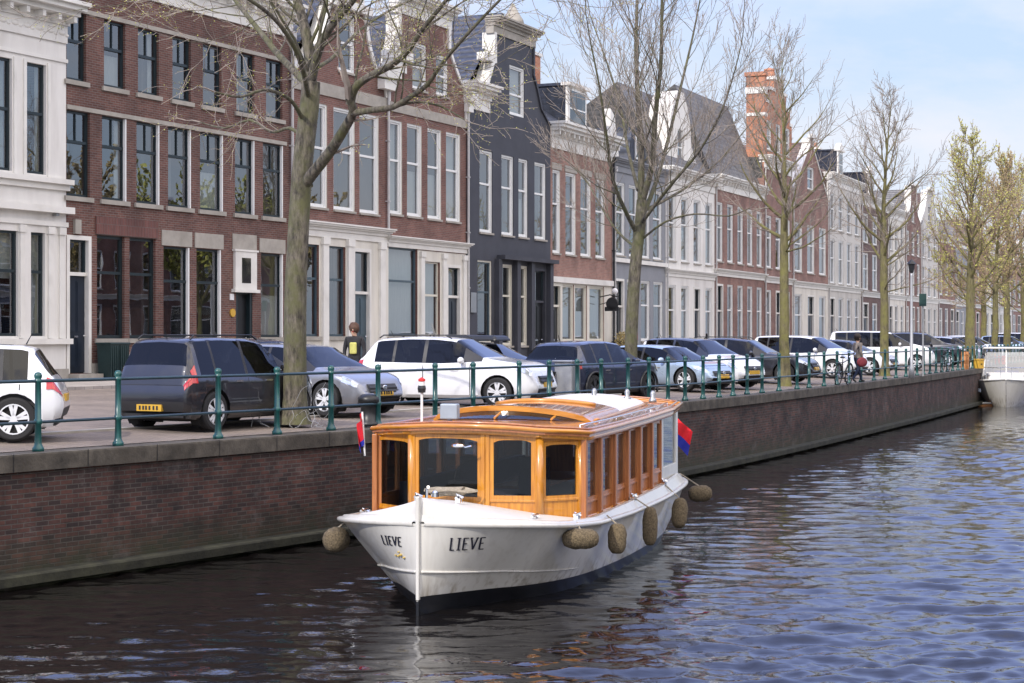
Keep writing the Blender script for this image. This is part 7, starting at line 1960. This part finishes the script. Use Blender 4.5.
# shop sign with a lamp on house F, notice, plant
x_ = F_.s(600); base = F_.a + F_.d * x_
sg = empty('hanging_sign', (base.x, base.y, 3.1), math.atan2(F_.d.y, F_.d.x), 'black wrought iron sign bracket with a white globe lamp on the salmon brick house', 'sign')
mb = MB(); mb.tube([(0, 0, .35), (0, -.5, .45), (0, -.95, .35)], .03, 6); mb.tube([(0, 0, 0), (0, -.4, .1), (0, -.7, .38)], .02, 6); mb.build('bracket', M['metal_black'], sg)
mb = MB(); mb.lathe([(.28, -.03), (.32, 0), (.28, .03)], 18, (0, -.62, .02), 'x'); mb.box(-.03, .03, -.95, -.25, -.32, -.12); mb.build('sign_board', M['metal_black'], sg)
mb = MB(); mb.ellipsoid((0, -.75, .62), (.15, .15, .15), 12, 8); mb.build('globe', M['sign_white'], sg, smooth=True)
def pot_plant(label, P, z, m='bud_brown', s=1.0):
    r_ = empty('potted_shrub', (P.x, P.y, z), 0, label, 'plant'); mb = MB(); mb.lathe([(.18, 0), (.26, .4), (.28, .42), (.24, .42), (.2, .38)], 12); mb.build('pot', M['brick_dark'], r_, smooth=True)
    mb = MB(); q = random.Random(hash_(label))
    for k in range(420):
        v = Vector((q.gauss(0, 1), q.gauss(0, 1), q.gauss(0, 1))).normalized() * (q.random() ** .4); c = Vector((v.x * .42 * s, v.y * .42 * s, .95 + v.z * .5 * s)); a = Vector((q.uniform(-1, 1), q.uniform(-1, 1), q.uniform(-1, 1))).normalized() * .06; b = a.orthogonal()
        mb.quad([c - a, c + b * .6, c + a, c - b * .6])
    mb.build('foliage', M[m], r_); mb = MB()
    for k in range(6): mb.tube([(0, 0, .35), (.1 * math.cos(k), .1 * math.sin(k), .7), (.3 * math.cos(k), .3 * math.sin(k), 1.2)], .012, 4)
    mb.build('stems', M['twig'], r_)
b_ = F_.a + F_.d * F_.s(609) + Vector((F_.d.y, -F_.d.x)) * .7; pot_plant('orange brown shrub in a pot before the salmon brick house', b_, GZ + .1)
b_ = G.a + G.d * G.s(625) + Vector((G.d.y, -G.d.x)) * .5; r_ = empty('fire_red_letterbox', (b_.x, b_.y, GZ + .1), math.atan2(G.d.y, G.d.x), 'small red box on a post behind the second tree', 'box')
r_.name = 'letterbox'
mb = MB(); mb.box(-.16, .16, -.12, .12, 1.0, 1.5); mb.build('box', M['sign_red'], r_, bevel=.02); mb = MB(); mb.box(-.03, .03, -.03, .03, 0, 1.0); mb.build('post', M['metal_black'], r_)
# street lamp and traffic signs at the right
P = at(911.5, 66.5); sl_ = empty('street_lamp', (P.x, P.y, ground_z(P)), 0, 'slim grey street lamp with a dark hood behind the railing', 'lamp')
mb = MB(); mb.lathe([(.11, 0), (.11, .4), (.065, .5), (.05, 3.9), (.04, 4.0)], 12); mb.build('mast', M['sign_pole'], sl_, smooth=True)
mb = MB(); mb.lathe([(.05, 4.0), (.09, 4.06), (.13, 4.32), (.18, 4.34), (.08, 4.46), (.02, 4.5), (0.0, 4.56)], 12); mb.build('lantern', M['metal_black'], sl_)
P = at(923, 70); ts_ = empty('traffic_sign', (P.x, P.y, ground_z(P)), R(-20), 'dark green square sign on a grey pole right of the street lamp', 'sign')
mb = MB(); mb.tube([(0, 0, 0), (0, 0, 3.3)], .035, 8); mb.build('pole', M['sign_pole'], ts_); mb = MB(); mb.box(-.14, .14, -.10, -.037, 2.8, 3.3); mb.build('sign_panel', M['sign_green'], ts_, bevel=.01)
# motor scooter on the pavement behind the white car
P = at(424, 47.5); ms = empty('motor_scooter', (P.x, P.y, .27), R(10), 'motor scooter with a tall grey windshield seen over the white sport utility car', 'scooter')
for xx in (-.65, .65):
    mb = MB(); mb.lathe([(.15, -.05), (.24, -.06), (.27, 0), (.24, .06), (.15, .05)], 18, (xx, 0, .27), 'y'); w = mb.build('wheel', M['rubber'], ms, smooth=True); mb = MB(); mb.lathe([(.0, -.03), (.15, -.04), (.15, .04), (0, .03)], 14, (xx, 0, .27), 'y'); mb.build('rim', M['metal_grey'], w)
mb = MB(); mb.hexa([(-.8, -.18, .35), (.2, -.18, .25), (.2, .18, .25), (-.8, .18, .35), (-.9, -.16, .80), (-.05, -.16, .78), (-.05, .16, .78), (-.9, .16, .80)]); mb.box(-.05, .45, -.2, .2, .22, .32); mb.hexa([(.35, -.22, .3), (.55, -.15, .3), (.55, .15, .3), (.35, .22, .3), (.28, -.2, 1.0), (.42, -.15, 1.05), (.42, .15, 1.05), (.28, .2, 1.0)]); mb.build('body', M['p_grey'], ms, bevel=.04)
mb = MB(); mb.hexa([(-.85, -.14, .80), (-.1, -.14, .79), (-.1, .14, .79), (-.85, .14, .80), (-.85, -.1, .9), (-.15, -.12, .87), (-.15, .12, .87), (-.85, .1, .9)]); mb.build('seat', M['metal_black'], ms, bevel=.03)
mb = MB(); mb.box(-1.25, -.85, -.22, .22, .88, 1.2); mb.build('top_case', M['metal_black'], ms, bevel=.05)
mb = MB(); mb.tube([(.3, 0, 1.0), (.22, 0, 1.1)], .04, 6); mb.tube([(.15, -.35, 1.12), (.22, 0, 1.1), (.15, .35, 1.12)], .018, 6); mb.build('handlebar', M['metal_black'], ms)
mb = MB(); rows = [[Vector((.40 - .18 * j / 5 - .05 * (i / 6 - .5) ** 2, (i / 6 - .5) * (.6 - .12 * j / 5), 1.02 + .68 * j / 5)) for i in range(7)] for j in range(6)]; mb.grid(rows); mb.build('windshield', M['boat_glass'], ms)
mb = MB(); mb.ellipsoid((.52, 0, .95), (.06, .1, .08), 10, 6); mb.build('headlight', M['head'], ms)
for s in (1, -1):
    mb = MB(); mb.tube([(.2, .3 * s, 1.12), (.22, .38 * s, 1.3)], .008, 4); mb.ellipsoid((.22, .38 * s, 1.34), (.02, .07, .05), 8, 6); mb.build('mirror', M['metal_black'], ms)
# things under the far trees
for px, Yp, col, lb, nm, ct in ((965, 83.5, 'orange', 'orange plastic barrel on the quay under the budding tree', 'barrel', 'barrel'), (978, 86.0, 'yellow', 'yellow box on the quay under the budding tree', 'storage_box', 'box'), (1000, 97, 'sign_red', 'reddish crate near the far railing', 'crate', 'crate')):
    P = at(px, Yp); r_ = empty(nm, (P.x, P.y, ground_z(P)), R(40), lb, ct)
    mb = MB()
    if nm == 'barrel': mb.lathe([(.17, 0), (.19, .2), (.18, .25), (.2, .45), (.18, .65), (.19, .7), (.17, .85), (0, .85)], 14)
    else:
        mb.box(-.22, .22, -.2, .2, 0, .42); mb.box(-.25, .25, -.22, .22, .42, .48)
    mb.build('body', M[col], r_, bevel=.02 if nm != 'barrel' else 0)
    mb = MB(); mb.box(-.05, .05, -.23, -.2, .2, .25) if nm != 'barrel' else mb.lathe([(.06, .85), (.06, .9), (0, .9)], 8); mb.build('handle' if nm != 'barrel' else 'cap', M['metal_black'], r_)
# roof box on the silver car
for c in [o for o in COL.objects if o.get('label', '').startswith('silver car with a black roof box')]:
    mb = MB(); mb.hexa([(-.95, -.38, 1.40), (.6, -.38, 1.40), (.6, .38, 1.40), (-.95, .38, 1.40), (-.85, -.32, 1.55), (.5, -.30, 1.53), (.5, .30, 1.53), (-.85, .32, 1.55)]); mb.build('roof_box', M['metal_black'], c, bevel=.05)

# ================================================================== sky, sun, camera
SUN_EL, SUN_AZ = 36.0, 214.0      # azimuth clockwise from +Y
az = R(SUN_AZ); el = R(SUN_EL)
sd = Vector((math.sin(az) * math.cos(el), math.cos(az) * math.cos(el), math.sin(el)))
sun = bpy.data.objects.new('sun', bpy.data.lights.new('sun', 'SUN')); COL.objects.link(sun)
sun.data.energy = 2.7; sun.data.angle = R(.55); sun.data.color = (1, .93, .83); sun.rotation_euler = sd.to_track_quat('Z', 'Y').to_euler()
w = bpy.data.worlds.new('World'); SC.world = w; w.use_nodes = True; nt = w.node_tree; L = nt.links
bg = nt.nodes['Background']; sky = nt.nodes.new('ShaderNodeTexSky'); sky.sky_type = 'NISHITA'; sky.sun_disc = False; sky.sun_elevation = el; sky.sun_rotation = az
sky.air_density = 1.0; sky.dust_density = .9; sky.ozone_density = 1.6
tc = nt.nodes.new('ShaderNodeTexCoord'); mp = nt.nodes.new('ShaderNodeMapping'); mp.inputs['Scale'].default_value = (1.6, 1.6, 4.2); mp.inputs['Location'].default_value = (.35, .2, .1)
L.new(tc.outputs['Generated'], mp.inputs[0])
n1 = nt.nodes.new('ShaderNodeTexNoise'); n1.inputs['Scale'].default_value = 2.1; n1.inputs['Detail'].default_value = 9; n1.inputs['Roughness'].default_value = .58; n1.inputs['Distortion'].default_value = .3; L.new(mp.outputs[0], n1.inputs[0])
cr = nt.nodes.new('ShaderNodeValToRGB'); cr.color_ramp.elements[0].position = .42; cr.color_ramp.elements[1].position = .68; cr.color_ramp.elements[0].color = (.0, .0, .0, 1); cr.color_ramp.elements[1].color = (.92, .92, .92, 1); L.new(n1.outputs['Fac'], cr.inputs[0])
mx = nt.nodes.new('ShaderNodeMixRGB'); 
sx = nt.nodes.new('ShaderNodeSeparateXYZ'); L.new(tc.outputs['Generated'], sx.inputs[0])
el_ = nt.nodes.new('ShaderNodeMapRange'); el_.interpolation_type = 'SMOOTHSTEP'; el_.inputs[1].default_value = .16; el_.inputs[2].default_value = .45; el_.inputs[3].default_value = 1.0; el_.inputs[4].default_value = .28; L.new(sx.outputs['Z'], el_.inputs[0])
em = nt.nodes.new('ShaderNodeMath'); em.operation = 'MULTIPLY'; L.new(cr.outputs[0], em.inputs[0]); L.new(el_.outputs[0], em.inputs[1])
m0 = nt.nodes.new('ShaderNodeMixRGB'); bs = nt.nodes.new('ShaderNodeMath'); bs.operation = 'MULTIPLY'; bs.inputs[1].default_value = .8; L.new(el_.outputs[0], bs.inputs[0])
L.new(bs.outputs[0], m0.inputs[0]); L.new(sky.outputs[0], m0.inputs[1]); m0.inputs[2].default_value = (2.9, 3.55, 4.7, 1)
L.new(em.outputs[0], mx.inputs[0]); L.new(m0.outputs[0], mx.inputs[1]); mx.inputs[2].default_value = (4.7, 4.7, 5.05, 1)

# deep blue higher up in front; unseen bright cloud bank added behind the camera and over the canal to light the facades
def dirfac(v, a, b, o0, o1):
    dt = nt.nodes.new('ShaderNodeVectorMath'); dt.operation = 'DOT_PRODUCT'; L.new(tc.outputs['Generated'], dt.inputs[0]); dt.inputs[1].default_value = Vector(v).normalized()
    m_ = nt.nodes.new('ShaderNodeMapRange'); m_.interpolation_type = 'SMOOTHSTEP'; m_.inputs[1].default_value = a; m_.inputs[2].default_value = b; m_.inputs[3].default_value = o0; m_.inputs[4].default_value = o1; L.new(dt.outputs['Value'], m_.inputs[0]); return m_.outputs[0]
up_ = dirfac((0, 0, 1), .14, .34, 0, .8)
m1 = nt.nodes.new('ShaderNodeMixRGB'); L.new(up_, m1.inputs[0]); L.new(mx.outputs[0], m1.inputs[1]); m1.inputs[2].default_value = (3.9, 4.9, 9.6, 1)
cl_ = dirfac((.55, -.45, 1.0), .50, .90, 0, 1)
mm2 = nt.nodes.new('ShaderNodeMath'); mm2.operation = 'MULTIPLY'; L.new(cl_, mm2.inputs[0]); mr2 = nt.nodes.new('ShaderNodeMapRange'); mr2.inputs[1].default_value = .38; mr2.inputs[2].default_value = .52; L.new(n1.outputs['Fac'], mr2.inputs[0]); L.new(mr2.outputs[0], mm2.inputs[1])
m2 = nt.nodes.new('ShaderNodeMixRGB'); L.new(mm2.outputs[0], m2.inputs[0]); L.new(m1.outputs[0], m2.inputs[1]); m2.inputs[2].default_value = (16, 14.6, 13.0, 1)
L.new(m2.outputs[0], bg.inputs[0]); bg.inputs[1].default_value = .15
cam = bpy.data.objects.new('camera', bpy.data.cameras.new('camera')); COL.objects.link(cam); SC.camera = cam
cam.location = (0, 0, EYE); cam.rotation_euler = (math.pi / 2, 0, 0); cam.data.sensor_width = 36; cam.data.lens = F / 1024 * 36
cam.data.shift_y = -6.5 / 1024; cam.data.clip_end = 3000; cam.data.clip_start = .1
SC.render.engine = 'CYCLES'; SC.view_settings.view_transform = 'Standard'; SC.view_settings.look = 'None'; SC.view_settings.exposure = 0.40; SC.view_settings.gamma = 1
SC.render.resolution_x = 1024; SC.render.resolution_y = 683
SC.cycles.max_bounces = 7; SC.cycles.transparent_max_bounces = 12; SC.cycles.diffuse_bounces = 3; SC.cycles.glossy_bounces = 4
